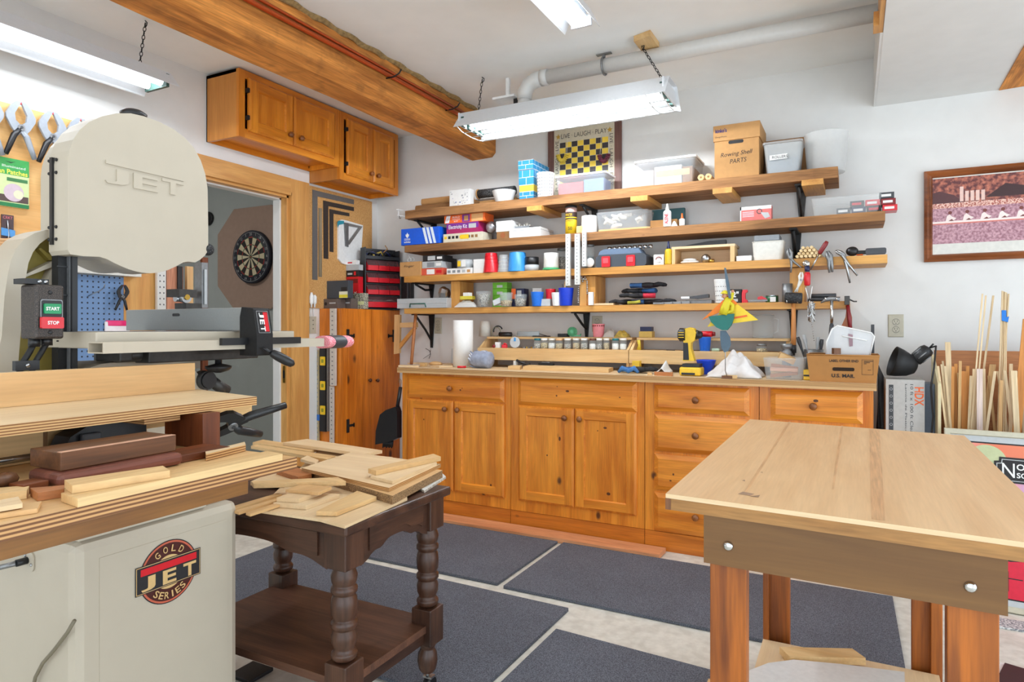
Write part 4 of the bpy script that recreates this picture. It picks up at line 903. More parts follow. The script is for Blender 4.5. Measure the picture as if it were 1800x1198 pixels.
m = MB(); m.bx(ax0 + .003, ax1 - .003, by1 - .13, by1 - .112, az0, BZ - .034, ap); m.bx(ax0 + .002, ax0 + .018, ay + .02, by1 - .132, az0 + .02, BZ - .034, ap); m.bx(ax1 - .018, ax1 - .002, ay + .02, by1 - .132, az0 + .02, BZ - .034, ap); m.build('rear_frame', t)
for x, y in ((1280, 959), (1706, 1031)):
    p = at(x, y, Y=ay); m = MB(); m.lathe(p, [(.0105, 0), (.0095, .003), (.006, .0055), (0, .0065)], chrome, 20, (0, -1, 0)); m.build('carriage_bolt', apn)
ly1 = 2.74 * BS
for a, b_, y, dp in ((1248, 1312, ay + .0195, .04), (1665, 1757, ay + .0195, .04), (1343, 1388, ly1, .04), (1603, 1655, ly1, .04)):
    m = MB(); x0, x1 = X_at(a, y), X_at(b_, y); zt_ = BZ - .0345
    m.bx(x0, x1, y, y + dp, 0, zt_, bench_leg('z'))
    if y > 1.8:
        if a < 1400: m.bx(x0 - .0, x0 + .018, y - .03, y - .0005, 0, zt_, bench_leg('z'))
        else: m.bx(x1 - .03, x1, y - .03, y - .0005, 0, zt_, bench_leg('z'))
    m.build('leg', t, bevel=.002)
SZ = .12
m = MB(); sx0, sx1 = X_at(1248, ay + .02) + .0, X_at(1757, ay + .02)
m.bx(sx0 + .0, sx1, ay + .061, ly1 - .031, SZ - .012, SZ, ply('y'), {'side': ply_edge}); m.build('lower_shelf', t)
m = MB(); m.bx(sx0 + .02, sx1 - .02, ay + .062, ay + .08, .04, SZ - .0125, ap); m.bx(sx0 + .02, sx1 - .02, ly1 - .05, ly1 - .032, .04, SZ - .0125, ap); m.build('shelf_rail', t)
slabthing('pine_board', 'notched pine board lying on the lower shelf of the workbench', 'board', ((1370, 1136), (1388, 1153), (1522, 1156), (1498, 1139)), SZ + .030, .022, pinew('x'))
slabthing('pine_offcut', 'small pine board under the notched one on the lower bench shelf', 'board', ((1376, 1152), (1390, 1172), (1450, 1172), (1440, 1150)), SZ + .0075, .007, pinew('x'))
m = MB(); c0 = at(1440, 1205, Z=SZ + .03); n_ = 14
pts = [at(x, y, Z=SZ + .012) for x, y in ((1285, 1215), (1310, 1192), (1350, 1176), (1395, 1170), (1480, 1178), (1590, 1192), (1592, 1260), (1285, 1260))]
m.slab(pts, -.02, flat('milky_sheet', (214, 212, 208), .35)); solo('plastic_tray', 'white plastic tray with rounded corners on the lower bench shelf', 'tray', m, bevel=.008)
m = MB(); x0 = sx0 - .13
for k in range(5): m.bx(x0 + .002 * k, x0 + .10, 1.75, 2.05, .001 + .02 * k, .0195 + .02 * k, ply2('y'), {'side': ply_edge})
solo('plywood_offcuts', 'low pile of plywood offcuts on the floor left of the bench legs', 'plywood', m)
# ================================================================== things on the wall shelves
def bxi(name, label, cat, k, p0, p1, yt, mat, dep=.1, Y=3.70, group=None, faces=None, bevel=.0015, zb=None, build=True):
    """upright box on shelf k whose front spans pixels p0..p1 and whose top front edge is at row yt"""
    x0, x1 = X_at(p0, Y), X_at(p1, Y); z0 = (SH[k] if zb is None else zb) + .0008; z1 = Z_at((p0 + p1) / 2, yt, Y)
    m = MB(); m.bx(x0, x1, Y, min(Y + dep, YB - .005), z0, z1, mat, faces)
    m.fr = front(x0, Y, z0); m.w = x1 - x0; m.h = z1 - z0; m.z1 = z1; m.x0, m.x1, m.Y, m.y1 = x0, x1, Y, min(Y + dep, YB - .005)
    if build:
        o = solo(name, label, cat, m, group, bevel); return o
    return m
def fin(m, name, label, cat, group=None, bevel=.0015): return solo(name, label, cat, m, group, bevel)
def cup(name, label, k, pc, hw, yt, Y, mat, cat='cup', tap=.76, inv=False, group=None, zb=None, wall=.003, rim=True, seg=28, extra=None):
    x = X_at(pc, Y); r = abs(X_at(pc + hw, Y) - X_at(pc - hw, Y)) / 2; z0 = (SH[k] if zb is None else zb) + .0008; h = Z_at(pc, yt, Y) - z0
    lip = [(r + .0015, -.004), (r + .002, -.002), (r + .0015, 0)] if rim else [(r, 0)]
    if not inv: pr = [(0, .002), (r * tap, 0), (r * (tap + .02), .002)] + [(a, h + b) for a, b in lip] + [(r - wall, h - .001), (r * tap - wall, .004), (0, .004)]
    else: pr = [(r - wall, 0.001)] + [(a, -b) for a, b in lip[::-1]] + [(r * tap, h - .002), (r * tap - .002, h), (r * tap * .8, h), (r * tap * .78, h - .002), (0, h - .002)]
    m = MB(); m.lathe((x, Y, z0), pr, mat, seg, caps=False)
    if extra: extra(m, x, Y, z0, r, h)
    return solo(name, label, cat, m, group, 0)
def tub(name, label, k, p0, p1, yt, dep, Y, mat, cat='tub', lid=None, inset=.012, group=None, fill=None, zb=None, rim=None, r=.02):
    """open tapered storage tub with rounded corners; optional lid and contents drawn by fill(m, x0, x1, y0, y1, z0, z1)"""
    x0, x1 = X_at(p0, Y), X_at(p1, Y); z0 = (SH[k] if zb is None else zb) + .001; z1 = Z_at((p0 + p1) / 2, yt, Y); y1 = min(Y + dep, YB - .006)
    t = thing(name, label, cat, ((x0 + x1) / 2, (Y + y1) / 2, z0), group)
    m = MB(); lo = rrect(x0 + inset, x1 - inset, Y + inset, y1 - inset, r); hi = rrect(x0, x1, Y, y1, r); n = len(lo)
    m.add([V((a, b, z0)) for a, b in lo] + [V((a, b, z1)) for a, b in hi], [(i, (i + 1) % n, n + (i + 1) % n, n + i) for i in range(n)] + [tuple(range(n))[::-1]], mat)
    m.build('body', t, solid=.0018)
    m = MB(); m.tube([V((a, b, z1)) for a, b in hi], .0032, rim or mat, 6, closed=True); m.build('rim', t)
    if lid:
        m = MB(); L = rrect(x0 - .006, x1 + .006, Y - .006, y1 + .006, r); m.prism(topf(0, 0, 0), L, z1 + .0035, z1 + .014, lid); m.build('lid', t, bevel=.003)
    if fill: fill(t, x0 + inset + .004, x1 - inset - .004, Y + inset + .004, y1 - inset - .004, z0 + .003, z1)
    return t
def jar(name, label, pc, hw, z0, yt, Y, contents, lid, group=None, fillh=.6, cat='jar'):
    x = X_at(pc, Y); r = abs(X_at(pc + hw, Y) - X_at(pc - hw, Y)) / 2; z0 = z0 + .0008; h = Z_at(pc, yt, Y) - z0
    t = thing(name, label, cat, (x, Y, z0), group); lh = .012
    m = MB(); m.lathe((x, Y, z0), [(0, .001), (r * .9, 0), (r, .005), (r, h - lh - .008), (r * .85, h - lh), (r * .85, h - lh + .001)], glass, 20, caps=False); m.build('glass_body', t)
    m = MB(); m.lathe((x, Y, z0), [(0, .002), (r * .86, .002), (r * .9, .006), (r * .9, h * fillh), (r * .5, h * fillh + .004), (0, h * fillh + .002)], contents, 16, caps=False); m.build('contents', t)
    if lid: m = MB(); m.lathe((x, Y, z0), [(r * .9, h - lh), (r * .9, h), (0, h)], lid, 20); m.build('lid', t)
    return t
def rnd(a, b): return random.uniform(a, b)
screws = speckle('screws', (70, 66, 60), (196, 190, 176), 190, .4, .6, .5)
screws2 = speckle('brass_screws', (96, 78, 50), (206, 186, 140), 190, .4, .6, .5)
# ---------------- shelf 1
t_ = MB(); x0, x1 = X_at(737, 3.80), X_at(838, 3.80); z0 = SH[1] + .001
t_.prism(Fr((x0, 3.81, z0), (0, 1, 0), (0, 0, 1), (1, 0, 0)), rrect(-.06, .10, 0, .052, .02), 0, x1 - x0, card_dark, smooth=False)
solo('wrapped_bundle', 'long brown paper bundle at the left end of the top shelf', 'bundle', t_, bevel=.004)
t_ = MB(); t_.prism(Fr((x0 + .03, 3.82, z0 + .0535), (0, 1, 0), (0, 0, 1), (1, 0, 0)), rrect(-.04, .09, 0, .048, .018), 0, .36, card); solo('wrapped_bundle', 'shorter brown bundle lying on the long one on the top shelf', 'bundle', t_, bevel=.004)
m = bxi('', '', '', 1, 790, 826, 333, paper, .05, 3.69, build=False); speck_blue = flat('print_blue', (70, 96, 168), .6)
for i in range(26): m.rect(m.fr, *(lambda a, b: (a, a + rnd(.004, .014), b, b + rnd(.002, .007)))(rnd(.006, m.w - .02), rnd(.006, m.h - .014)), .0006, random.choice((speck_blue, grey, lgrey)))
fin(m, 'printed_box', 'small white box with blue print at the left of the top shelf', 'box')
m = MB(); z = SH[1] + .10; x0 = X_at(842, 3.83); x1 = X_at(905, 3.83); m.cyl((x0, 3.83, z), (x1, 3.83, z), .03, speckle('roller_nap', (20, 20, 22), (150, 150, 150), 420, .5, .66, .9), 16); m.cyl((x0 - .008, 3.83, z), (x0, 3.83, z), .034, card, 16); m.cyl((x0 - .0085, 3.83, z), (x0 - .008, 3.83, z), .02, ink, 12)
solo('paint_roller', 'black flecked roller with a cardboard core behind the white bowl', 'roller', m)
bxi('brown_carton', 'low brown carton under the flecked roller on the top shelf', 'box', 1, 843, 908, 350, card, .09, 3.80, zb=None)
cup('bowl', 'white plastic bowl on the top shelf beside the blue brick boxes', 1, 886, 18, 336, 3.72, white, 'bowl', .72)
# cardboard bricks
def brick(label, p0, p1, z0, z1, c1, line, Y=3.70, dep=.20, rot=0, pat=True):
    m = MB(); x0, x1 = X_at(p0, Y), X_at(p1, Y); w = x1 - x0; h = z1 - z0
    m.bx(x0, x1, Y, Y + dep, z0, z1, c1); fr = front(x0, Y, z0); fs = sideR(x1, Y, z0)
    for f_, W in ((fr, w), (fs, dep)):
        n = max(1, round(W / .05)); nr = 2 if h > .04 else 1
        for r in range(nr):
            for i in range(n + 1):
                a = W * i / n + (W / n * .5 if r % 2 else 0)
                if 0.001 < a < W - .001 and pat: m.rect(f_, a - .0015, a + .0015, h * r / nr, h * (r + 1) / nr, .0005, line)
            if r and pat: m.rect(f_, 0, W, h * r / nr - .0015, h * r / nr + .0015, .0005, line)
        m.rect(f_, 0, W, 0, .002, .0006, line); m.rect(f_, 0, W, h - .002, h, .0006, line)
    return solo('brick_box', label, 'box', m, 'cardboard building bricks')
bw = flat('brick_white', (226, 236, 244), .6); bb = flat('brick_blue', (40, 140, 196), .5)
z = SH[1] + .001; hs = [z, z + .052, z + .094, z + .190, z + .248]
brick('blue cardboard brick at the bottom of the brick stack on the top shelf', 913, 938, hs[0], hs[1] - .001, bb, bw)
brick('yellow cardboard brick in the middle of the brick stack', 913, 938, hs[1], hs[2] - .001, flat('brick_yellow', (238, 206, 70), .5), flat('brick_cream', (246, 236, 190), .6), pat=False)
brick('tall blue cardboard brick above the yellow one', 912, 938, hs[2], hs[3] - .001, bb, bw)
brick('overhanging blue cardboard brick topping the brick stack', 911, 937, hs[3], hs[4], bb, bw, 3.69, .25)
def dots(m, x, y, z0, r, h):
    for i in range(9):
        for j in range(7):
            a = -math.pi * (.1 + .8 * i / 8); rr = r * (.9 + .1 * j / 6) + .0008; c = V((x + rr * math.cos(a), y + rr * math.sin(a), z0 + h * (.1 + .8 * j / 6)))
            m.box(c, (.007, .002, .008), grey, (0, 0, math.degrees(a) + 90))
cup('canister', 'white canister with rows of grey marks beside the brick stack', 1, 959, 14, 305, 3.70, white, 'canister', .9, extra=dots)
def games(t, x0, x1, y0, y1, z0, z1):
    m = MB(); m.bx(x0, x0 + (x1 - x0) * .55, y0, y1 - .02, z0, z0 + (z1 - z0) * .72, flat('game_pink', (206, 84, 84), .6)); m.build('red_box', t)
    m = MB(); m.bx(x0 + (x1 - x0) * .57, x1, y0, y1 - .02, z0, z0 + (z1 - z0) * .8, flat('game_blue', (120, 146, 196), .6)); m.build('blue_box', t)
tub('storage_bin', 'clear bin with a white lid and pink box inside, in front of the checkerboard', 1, 976, 1064, 309, .18, 3.70, clearp, 'storage bin', white, fill=games)
# checkerboard hanging on the wall
gx0, gx1, gz0, gz1 = X_at(963, YB - .02), X_at(1092, YB - .02), 2.0, Z_at(1026, 222, YB - .02)
t = thing('game_board', 'yellow and black checkerboard wall hanging bordered with lettering', 'game board', ((gx0 + gx1) / 2, YB - .012, gz0))
fr = front(gx0, YB - .004, gz0); W = gx1 - gx0; Hh = gz1 - gz0
m = MB(); m.prism(fr, [(0, 0), (W, 0), (W, Hh), (0, Hh)], 0, .014, wood('board_stain', (120, 84, 74), (84, 54, 48), 'z', 0, .5)); m.build('backing', t)
fb = fr.at(0, 0, .0142); m = MB(); bcream = flat('board_cream', (206, 196, 172), .6); bl = flat('board_black', (58, 52, 54), .55); by = flat('board_yellow', (240, 204, 70), .5); gold = flat('board_gold', (190, 150, 60), .5)
m.rect(fb, .045, W - .045, 0, Hh, .0004, bcream); c = (W - .17) / 8; bx_, top = .085, Hh - .085
for r in range(10):
    for k in range(8): m.rect(fb, bx_ + c * k + .001, bx_ + c * (k + 1) - .001, top - c * .86 * (r + 1) + .001, top - c * .86 * r - .001, .0009, by if (r + k) % 2 else bl)
m.text('LIVE · LAUGH · PLAY', fb, W / 2, Hh - .045, .03, bl, w=W * .62, c=.0009)
m.text('PLAY · LAUGH · LIVE', fb, .065, Hh * .5, .022, bl, w=Hh * .7, c=.0009, rot=90); m.text('LIVE · LAUGH · PLAY', fb, W - .065, Hh * .5, .022, bl, w=Hh * .7, c=.0009, rot=-90)
for a in (.075, W - .075):
    st = []
    for i in range(10): q = math.pi / 2 + i * math.pi / 5; rr = .02 if i % 2 == 0 else .009; st.append((a + rr * math.cos(q), Hh - .045 + rr * math.sin(q)))
    m.poly(fb, st, .0012, gold)
m.build('playing_field', t)
for lab, px, col in (('string of yellow checkers hanging on the left of the game board', 988, flat('checker_yellow', (232, 200, 70), .45)), ('string of maroon checkers hanging on the right of the game board', 1061, flat('checker_maroon', (112, 40, 62), .45))):
    t = thing('checkers_string', lab, 'checkers', (X_at(px, YB - .04), YB - .04, 2.13), 'checker strings'); x = X_at(px, YB - .04); zz = Z_at(px, 270, YB - .04)
    m = MB(); m.tube([(x - .028, YB - .028, zz), (x - .02, YB - .022, zz + .14)], .0015, offwhite, 5); m.tube([(x + .028, YB - .028, zz), (x + .03, YB - .022, zz + .14)], .0015, offwhite, 5); m.build('cord', t)
    m = MB()
    for i in range(12):
        a = math.radians(195 + 150 * i / 11); c_ = V((x + .030 * math.cos(a), YB - .036, zz + .005 + .05 * math.sin(a))); ax = V((-.030 * math.sin(a), 0, .05 * math.cos(a)))
        m.cyl(c_ - ax.normalized() * .004, c_ + ax.normalized() * .004, .014, col, 12)
    m.build('checkers', t)
def papers(t, x0, x1, y0, y1, z0, z1):
    m = MB(); m.bx(x0 + .09, x1 - .06, y0, y1, z0, z0 + (z1 - z0) * .8, paper); m.rect(front(x0 + .09, y0, z0), .01, .2, .05, .085, .001, flat('label_tan', (222, 180, 120), .6)); m.build('papers', t)
    m = MB(); m.bx(x0, x0 + .085, y0, y1, z0, z0 + (z1 - z0) * .7, flat('tint_pink', (196, 164, 150), .6)); m.build('parts_box', t)
    m = MB(); m.bx(x1 - .055, x1, y0, y1, z0, z0 + (z1 - z0) * .7, card_dark); m.build('wood_parts', t)
tub('storage_tub', 'wide clear tub with a white lid full of papers on the top shelf', 1, 1116, 1222, 282, .24, 3.69, clearp, 'storage bin', white, .016, fill=papers)
for i, (px, y_) in enumerate(((1232, 312), (1245, 316))):
    p = at(px, y_ - 8, Y=3.667); m = MB(); m.cyl((p.x, 3.667, SH[1] + .019), (p.x, 3.92, SH[1] + .019), .0175, pinew('y'), 16); m.cyl((p.x, 3.6665, SH[1] + .019), (p.x, 3.667, SH[1] + .019), .006, card_dark, 10)
    solo('dowel', ('fat wooden dowel end next to the wide tub', 'fat wooden dowel end next to the cardboard file box')[i], 'dowel', m)
# cardboard file box
Y = 3.67; x0, x1 = X_at(1256, Y), X_at(1334, Y); z0 = SH[1] + .001; z1 = Z_at(1295, 245, Y); z2 = Z_at(1295, 217, Y)
t = thing('file_box', 'cardboard file box with a lid, marked Rowing Shell Parts', 'box', ((x0 + x1) / 2, 3.8, z0))
m = MB(); m.bx(x0, x1, Y, 3.93, z0, z2 - .01, card); fr = front(x0, Y, z0); w = x1 - x0; h = z1 - z0
m.prism(fr, rrect(w * .32, w * .66, h - .020, h - .002, .008), .0, .0007, ink)
m.text('Rowing Shell', fr, w * .5, h * .62, .030, ink, w=w * .72, c=.0008, rot=2, shear=.25); m.text('PARTS', fr, w * .54, h * .44, .024, ink, w=w * .38, c=.0008, rot=3, shear=.2); m.build('body', t, bevel=.001)
m = MB(); m.bx(x0 - .006, x1 + .006, Y - .006, 3.936, z1, z2, card); fl = front(x0 - .006, Y - .006, z1); hl = z2 - z1
m.text("kinko's", fl, .012, hl * .66, .022, flat('ink_blue', (36, 40, 110), .6), w=w * .26, c=.0008, align='L', bold=.03); m.text('DesignWorks', fl, .012, hl * .25, .010, ink, w=w * .26, c=.0008, align='L'); m.build('lid', t, bevel=.002)
bxi('brown_carton', 'dark brown carton behind the small rollers bin on the top shelf', 'box', 1, 1345, 1420, 244, card_dark, .07, 3.862)
def rollers(t, x0, x1, y0, y1, z0, z1):
    m = MB(); m.bx(x0, x1, y0, y1, z0, z0 + (z1 - z0) * .52, flat('roller_blue', (78, 100, 124), .4, noise=.4, nscale=50)); m.build('contents', t)
    m = MB(); f = front(x0, y0 - .019, z0 + (z1 - z0) * .45); m.prism(f, [(.012, 0), (x1 - x0 - .05, .002), (x1 - x0 - .05, .028), (.012, .026)], 0, .001, paper); m.text('ROLLERS', f, (x1 - x0) * .42, .014, .014, ink, w=(x1 - x0) * .5, c=.0014); m.build('label_strip', t)
tub('storage_bin', 'small clear bin labelled rollers beside the file box', 1, 1342, 1409, 252, .16, 3.675, clearw, 'storage bin', clearw, .014, fill=rollers)
cup('bucket', 'translucent white bucket at the right end of the top shelf', 1, 1452, 39, 236, 3.80, clear('bucket_white', (232, 232, 230), .42, .4), 'bucket', .84, wall=.004)
# ---------------- hooks at the shelf end
t = thing('hook_rail', 'white rod rack with black hooks at the left end of the top shelves', 'rack', at(712, 390, Y=3.80))
m = MB(); a, b = at(698, 378, Y=3.70), at(742, 385, Y=3.92); a2, b2 = at(697, 372, Y=3.70), at(715, 374, Y=3.92)
m.tube([a, b], .0035, white, 8); m.tube([at(697, 368, Y=3.70), at(725, 372, Y=3.92)], .0035, white, 8); m.tube([at(700, 367, Y=3.72), at(701, 384, Y=3.72)], .004, white, 8); m.build('rods', t)
for u in (.1, .45, .9):
    p = a.lerp(b, u); m = MB(); m.tube([p + V((0, 0, .004)), p + V((0, -.004, -.008)), p + V((.004, -.006, -.022)), p + V((.012, -.006, -.024)), p + V((.016, -.006, -.014))], .002, blackm, 6); m.build('hook', t)
# ---------------- shelf 2
m = bxi('', '', '', 2, 705, 772, 400, flat('shoebox_blue', (22, 92, 214), .4), .14, 3.675, build=False); f = m.fr; w, h = m.w, m.h
for i in range(3): a = w * (.60 + .10 * i); m.poly(f, [(a + .02, 0.002), (a + .04, .002), (a + .01, h - .001), (a - .012, h - .001)], .0007, bw)
for a, r in ((-.5, .017), (0, .021), (.5, .017)):
    c0 = (w * .17, h * .42); tip = (c0[0] + 1.9 * r * math.sin(a), c0[1] + 1.9 * r * math.cos(a)); s_ = .008
    m.poly(f, [c0, (c0[0] + r * math.sin(a + .38), c0[1] + r * 1.25 * math.cos(a + .38)), tip, (c0[0] + r * math.sin(a - .38), c0[1] + r * 1.25 * math.cos(a - .38))], .0007 + .0002 * a, white)
for i in range(3): m.rect(f, w * .09, w * .25, h * (.40 - .045 * i) - .002, h * (.40 - .045 * i), .0012, white if i < 3 else ink)
m.text('adidas', f, w * .17, h * .19, .013, white, w=w * .17, c=.0008, bold=.02)
fin(m, 'shoe_box', 'bright blue shoe box with three white stripes at the left of the second shelf', 'box')
m = bxi('', '', '', 2, 779, 848, 409, flat('game_cream', (214, 206, 184), .6), .13, 3.69, build=False); f = m.fr
for i in range(9): m.rect(f, .01 + i * .03, .03 + i * .03, m.h * .4, m.h * .72, .0006, random.choice((ink, yellow, green, card_dark, ink)))
m.rect(f, m.w * .45, m.w * .66, m.h * .3, m.h * .8, .0008, yellow); zt = m.z1
fin(m, 'game_box', 'long cream game box at the bottom of the kit stack on the second shelf', 'box')
m = bxi('', '', '', 2, 785, 841, 391, flat('kit_magenta', (166, 30, 92), .45), .12, 3.695, zb=zt, build=False); m.rect(m.fr, 0, m.w, m.h * .45, m.h, .0006, purple); m.text('Electricity Kit', m.fr, m.w * .36, m.h * .58, m.h * .5, white, w=m.w * .58, c=.001, bold=.01); m.rect(m.fr, m.w * .70, m.w * .93, m.h * .42, m.h * .85, .001, lgrey); zt = m.z1
fin(m, 'electricity_kit', 'purple electricity kit box in the middle of the kit stack', 'box')
m = bxi('', '', '', 2, 781, 852, 376, orange, .12, 3.695, zb=zt, build=False); f = m.fr
m.poly(f, [(m.w * .02, .004), (m.w * .12, .004), (m.w * .16, m.h - .004), (m.w * .06, m.h - .004)], .0007, bw); m.text('THE HOME DEPOT', f, m.w * .09, m.h * .5, .01, orange, w=m.w * .1, c=.001, rot=52)
m.text('BUILD', f, m.w * .30, m.h * .72, .011, white, w=m.w * .18, c=.0008); m.text('WORKSHOP', f, m.w * .30, m.h * .45, .009, white, w=m.w * .2, c=.0008); m.text('KIT', f, m.w * .30, m.h * .2, .009, white, w=m.w * .1, c=.0008)
m.rect(f, m.w * .45, m.w * .64, .003, m.h - .003, .0007, purple); m.rect(f, m.w * .5, m.w * .6, m.h * .2, m.h * .8, .001, card); m.rect(f, m.w * .68, m.w * .96, .003, m.h - .003, .0007, flat('kit_tan', (226, 170, 110), .5))
fin(m, 'workshop_kit', 'orange workshop kit box on top of the kit stack', 'box')
m = MB(); p = at(863, 399, Y=3.76); m.ball(p, .045, flat('foil', (170, 168, 170), .3, .6, noise=.3, nscale=40), 14, 10, (.8, .6, .85)); solo('foil_bag', 'crumpled silver bag leaning beside the kit stack', 'bag', m)
m = bxi('', '', '', 2, 873, 895, 407, card_dark, .12, 3.70, build=False); m.disc(m.fr, m.w * .5, m.h * .5, m.h * .4, .0008, flat('label_rust', (150, 84, 44), .5)); zt = m.z1; fin(m, 'brown_box', 'small brown box under the white one on the second shelf', 'box')
bxi('white_box', 'small white box on the brown one on the second shelf', 'box', 2, 872, 900, 388, paper, .12, 3.70, zb=zt)
m = bxi('', '', '', 2, 895, 950, 400, paper, .20, 3.685, build=False); m.rect(m.fr, 0, m.w, m.h - .016, m.h - .014, .0006, grey); m.rect(sideR(m.x1, m.Y, m.fr.o.z), 0, .2, m.h - .016, m.h - .014, .0006, grey); m.text('Rigger', m.fr, m.w * .3, m.h * .45, .02, lgrey, c=.0007, shear=.3); zt = m.z1
fin(m, 'lidded_box', 'long white lidded box with faint handwriting on the second shelf', 'box')
m = MB(); x = X_at(920, 3.78); m.bx(x - .07, x + .06, 3.74, 3.83, zt + .001, zt + .022, grey)
for i in range(7): m.bx(x - .06 + .018 * i, x - .05 + .018 * i, 3.76, 3.8, zt + .0221, zt + .03 + .006 * (i % 3), offwhite)
solo('wire_connector', 'grey connector strip with white tabs on the lidded white box', 'connector', m)
# brown-yellow tube
x, Y = X_at(1004, 3.72), 3.72; t = thing('adhesive_tube', 'yellow and black adhesive tube standing upright on the second shelf', 'tube', (x, Y, SH[2] + .001)); r = .036; z0 = SH[2] + .001; h = Z_at(1004, 366, Y) - z0
m = MB(); m.lathe((x, Y, z0), [(0, 0), (r, .0), (r, h * .55)], yellow, 24, caps=False); m.lathe((x, Y, z0), [(r, h * .55), (r, h * .83)], flat('tube_brown', (62, 44, 40), .4), 24, caps=False); m.lathe((x, Y, z0), [(r, h * .83), (r, h), (r * .9, h)], flat('tube_pink', (196, 160, 150), .4), 24, caps=False); m.lathe((x, Y, z0), [(r * 1.003, h * .60), (r * 1.003, h * .64)], yellow, 24, caps=False); m.build('body', t)
m = MB(); m.lathe((x, Y, z0), [(r * 1.02, h), (r * 1.02, h + .012), (r * .5, h + .018), (.008, h + .02), (.006, h + .035), (0, h + .035)], black, 24); m.build('cap', t)
m = MB(); f = front(x, Y - r - .0012, z0); m.text('WATER', f, 0, h * .72, .016, yellow, w=.045, c=.0); m.text('SCREEN', f, 0, h * .50, .012, ink, w=.05); m.text('50', f, .008, h * .2, .02, ink); m.build('lettering', t)
bxi('wood_offcut', 'small upright wood offcut beside the adhesive tube', 'wood block', 2, 1013, 1023, 397, pinew('z'), .03, 3.69)
m = MB(); x, Y = X_at(1036, 3.73), 3.73; z0 = SH[2] + .001; r = abs(X_at(1049, Y) - X_at(1023, Y)) / 2; h = Z_at(1036, 380, Y) - z0; m.lathe((x, Y, z0), [(0, 0), (r, 0), (r, h), (r * .35, h), (r * .35, h - .02), (0, h - .02)], paper, 28, smooth=False); m.lathe((x, Y, z0), [(r * 1.004, h * .3), (r * 1.004, h * .31)], lgrey, 28); solo('paper_roll', 'white roll of tape or paper standing on the second shelf', 'roll', m, bevel=.001)
m = MB(); xa, xb = X_at(1052, 3.69), X_at(1142, 3.69); m.prism(topf(0, 0, 0), [(xa, 3.69), (xb - .02, 3.69), (xb, 3.70), (xb, 3.93), (xa, 3.93)], SH[2] + .001, SH[2] + .011, pinew('x')); solo('base_board', 'thin pine board under the bin of white gloves on the second shelf', 'board', m); zb_ = SH[2] + .011
def gloves(t, x0, x1, y0, y1, z0, z1):
    gm = flat('glove_white', (226, 218, 204), .85, noise=.08, nscale=60)
    for i in range(8):
        m = MB(); c0 = V((rnd(x0 + .03, x1 - .03), y0 + .012 + .02 * (i % 4), z0 + .02 + rnd(0, .06))); pts = [c0]
        for k in range(5): pts.append(V((min(max(pts[-1].x + rnd(-.035, .035), x0), x1), min(max(pts[-1].y + rnd(-.012, .012), y0 + .008), y1), min(max(pts[-1].z + rnd(-.02, .025), z0 + .01), z1 - .01))))
        m.tube(pts, .011, gm, 8, rad=[.008, .012, .013, .012, .011, .006]); m.build('cord', t)
tub('storage_bin', 'clear bin crammed with white cords and gloves on the second shelf', 2, 1047, 1138, 371, .15, 3.70, clearp, 'storage bin', None, .010, fill=gloves, zb=zb_)
m = bxi('', '', '', 2, 1146, 1203, 367, flat('book_teal', (34, 82, 88), .5), .03, 3.86, build=False); fin(m, 'clipboard', 'dark teal board standing against the wall behind the glue bottles', 'board')
m = bxi('', '', '', 2, 1143, 1190, 386, card, .07, 3.76, build=False); fin(m, 'tan_box', 'low tan box behind the white glue bottle', 'box')
def bottle(label, k, pc, hw, yb, yt, Y, body, cap, capc, txt=None, zb=None, ink_=red):
    x = X_at(pc, Y); r = abs(X_at(pc + hw, Y) - X_at(pc - hw, Y)) / 2; z0 = (SH[k] if zb is None else zb) + .001; h = Z_at(pc, yb, Y) - z0; H2 = Z_at(pc, yt, Y) - z0
    t = thing('glue_bottle', label, 'bottle', (x, Y, z0)); m = MB(); m.lathe((x, Y, z0), [(0, 0), (r * .95, 0), (r, .004), (r, h * .86), (r * .8, h * .95), (r * .45, h)], body, 20, caps=False); m.build('body', t)
    m = MB(); m.lathe((x, Y, z0), [(r * .48, h * .99), (r * .48, h + .006), (r * .38, h + (H2 - h) * .35), (.004, H2), (0, H2)], cap, 16); m.build('nozzle', t)
    if txt: m = MB(); m.text(txt, front(x, Y - r - .0012, z0), 0, h * .45, r * .9, ink_, w=h * .6, rot=90, c=0, bold=.02); m.build('lettering', t)
    return t
bottle('tall white glue bottle with red lettering on the second shelf', 2, 1173, 7, 369, 358, 3.70, white, offwhite, None, 'ALENE')
bottle('small white glue bottle with an orange tip on the second shelf', 2, 1199, 5, 384, 375, 3.70, white, orange, None)
m = MB(); x = X_at(1185, 3.70); m.prism(front(x, 3.70, SH[2] + .001), [(-.02, 0), (.02, 0), (.004, .03), (-.004, .03)], -.02, 0, white); solo('corner_piece', 'tiny white wedge between the two glue bottles', 'wedge', m)
for i, (a, b, c_, col) in enumerate(((1206, 1262, 396, white), (1240, 1300, 392, flat('paper_blue', (150, 180, 206), .6)))):
    bxi('flat_package', ('white flat package lying behind the small glue bottle', 'pale blue flat package next to the red respirator box')[i], 'package', 2, a, b, c_, col, .12, 3.72 + .02 * i, zb=SH[2] + .0)if i == 0 else bxi('flat_package', 'pale blue flat package next to the red respirator box', 'package', 2, 1264, 1300, 391, col, .12, 3.72)
m = bxi('', '', '', 2, 1301, 1356, 362, flat('box_coral', (214, 112, 106), .5), .06, 3.70, build=False); f = m.fr; w, h = m.w, m.h
m.rect(f, 0, w, h - .018, h, .0006, paper); m.rect(f, 0, .006, 0, h, .0006, paper)
for i in range(4): m.rect(f, .012, w * .45, h * (.6 - .1 * i), h * (.63 - .1 * i), .0007, bw)
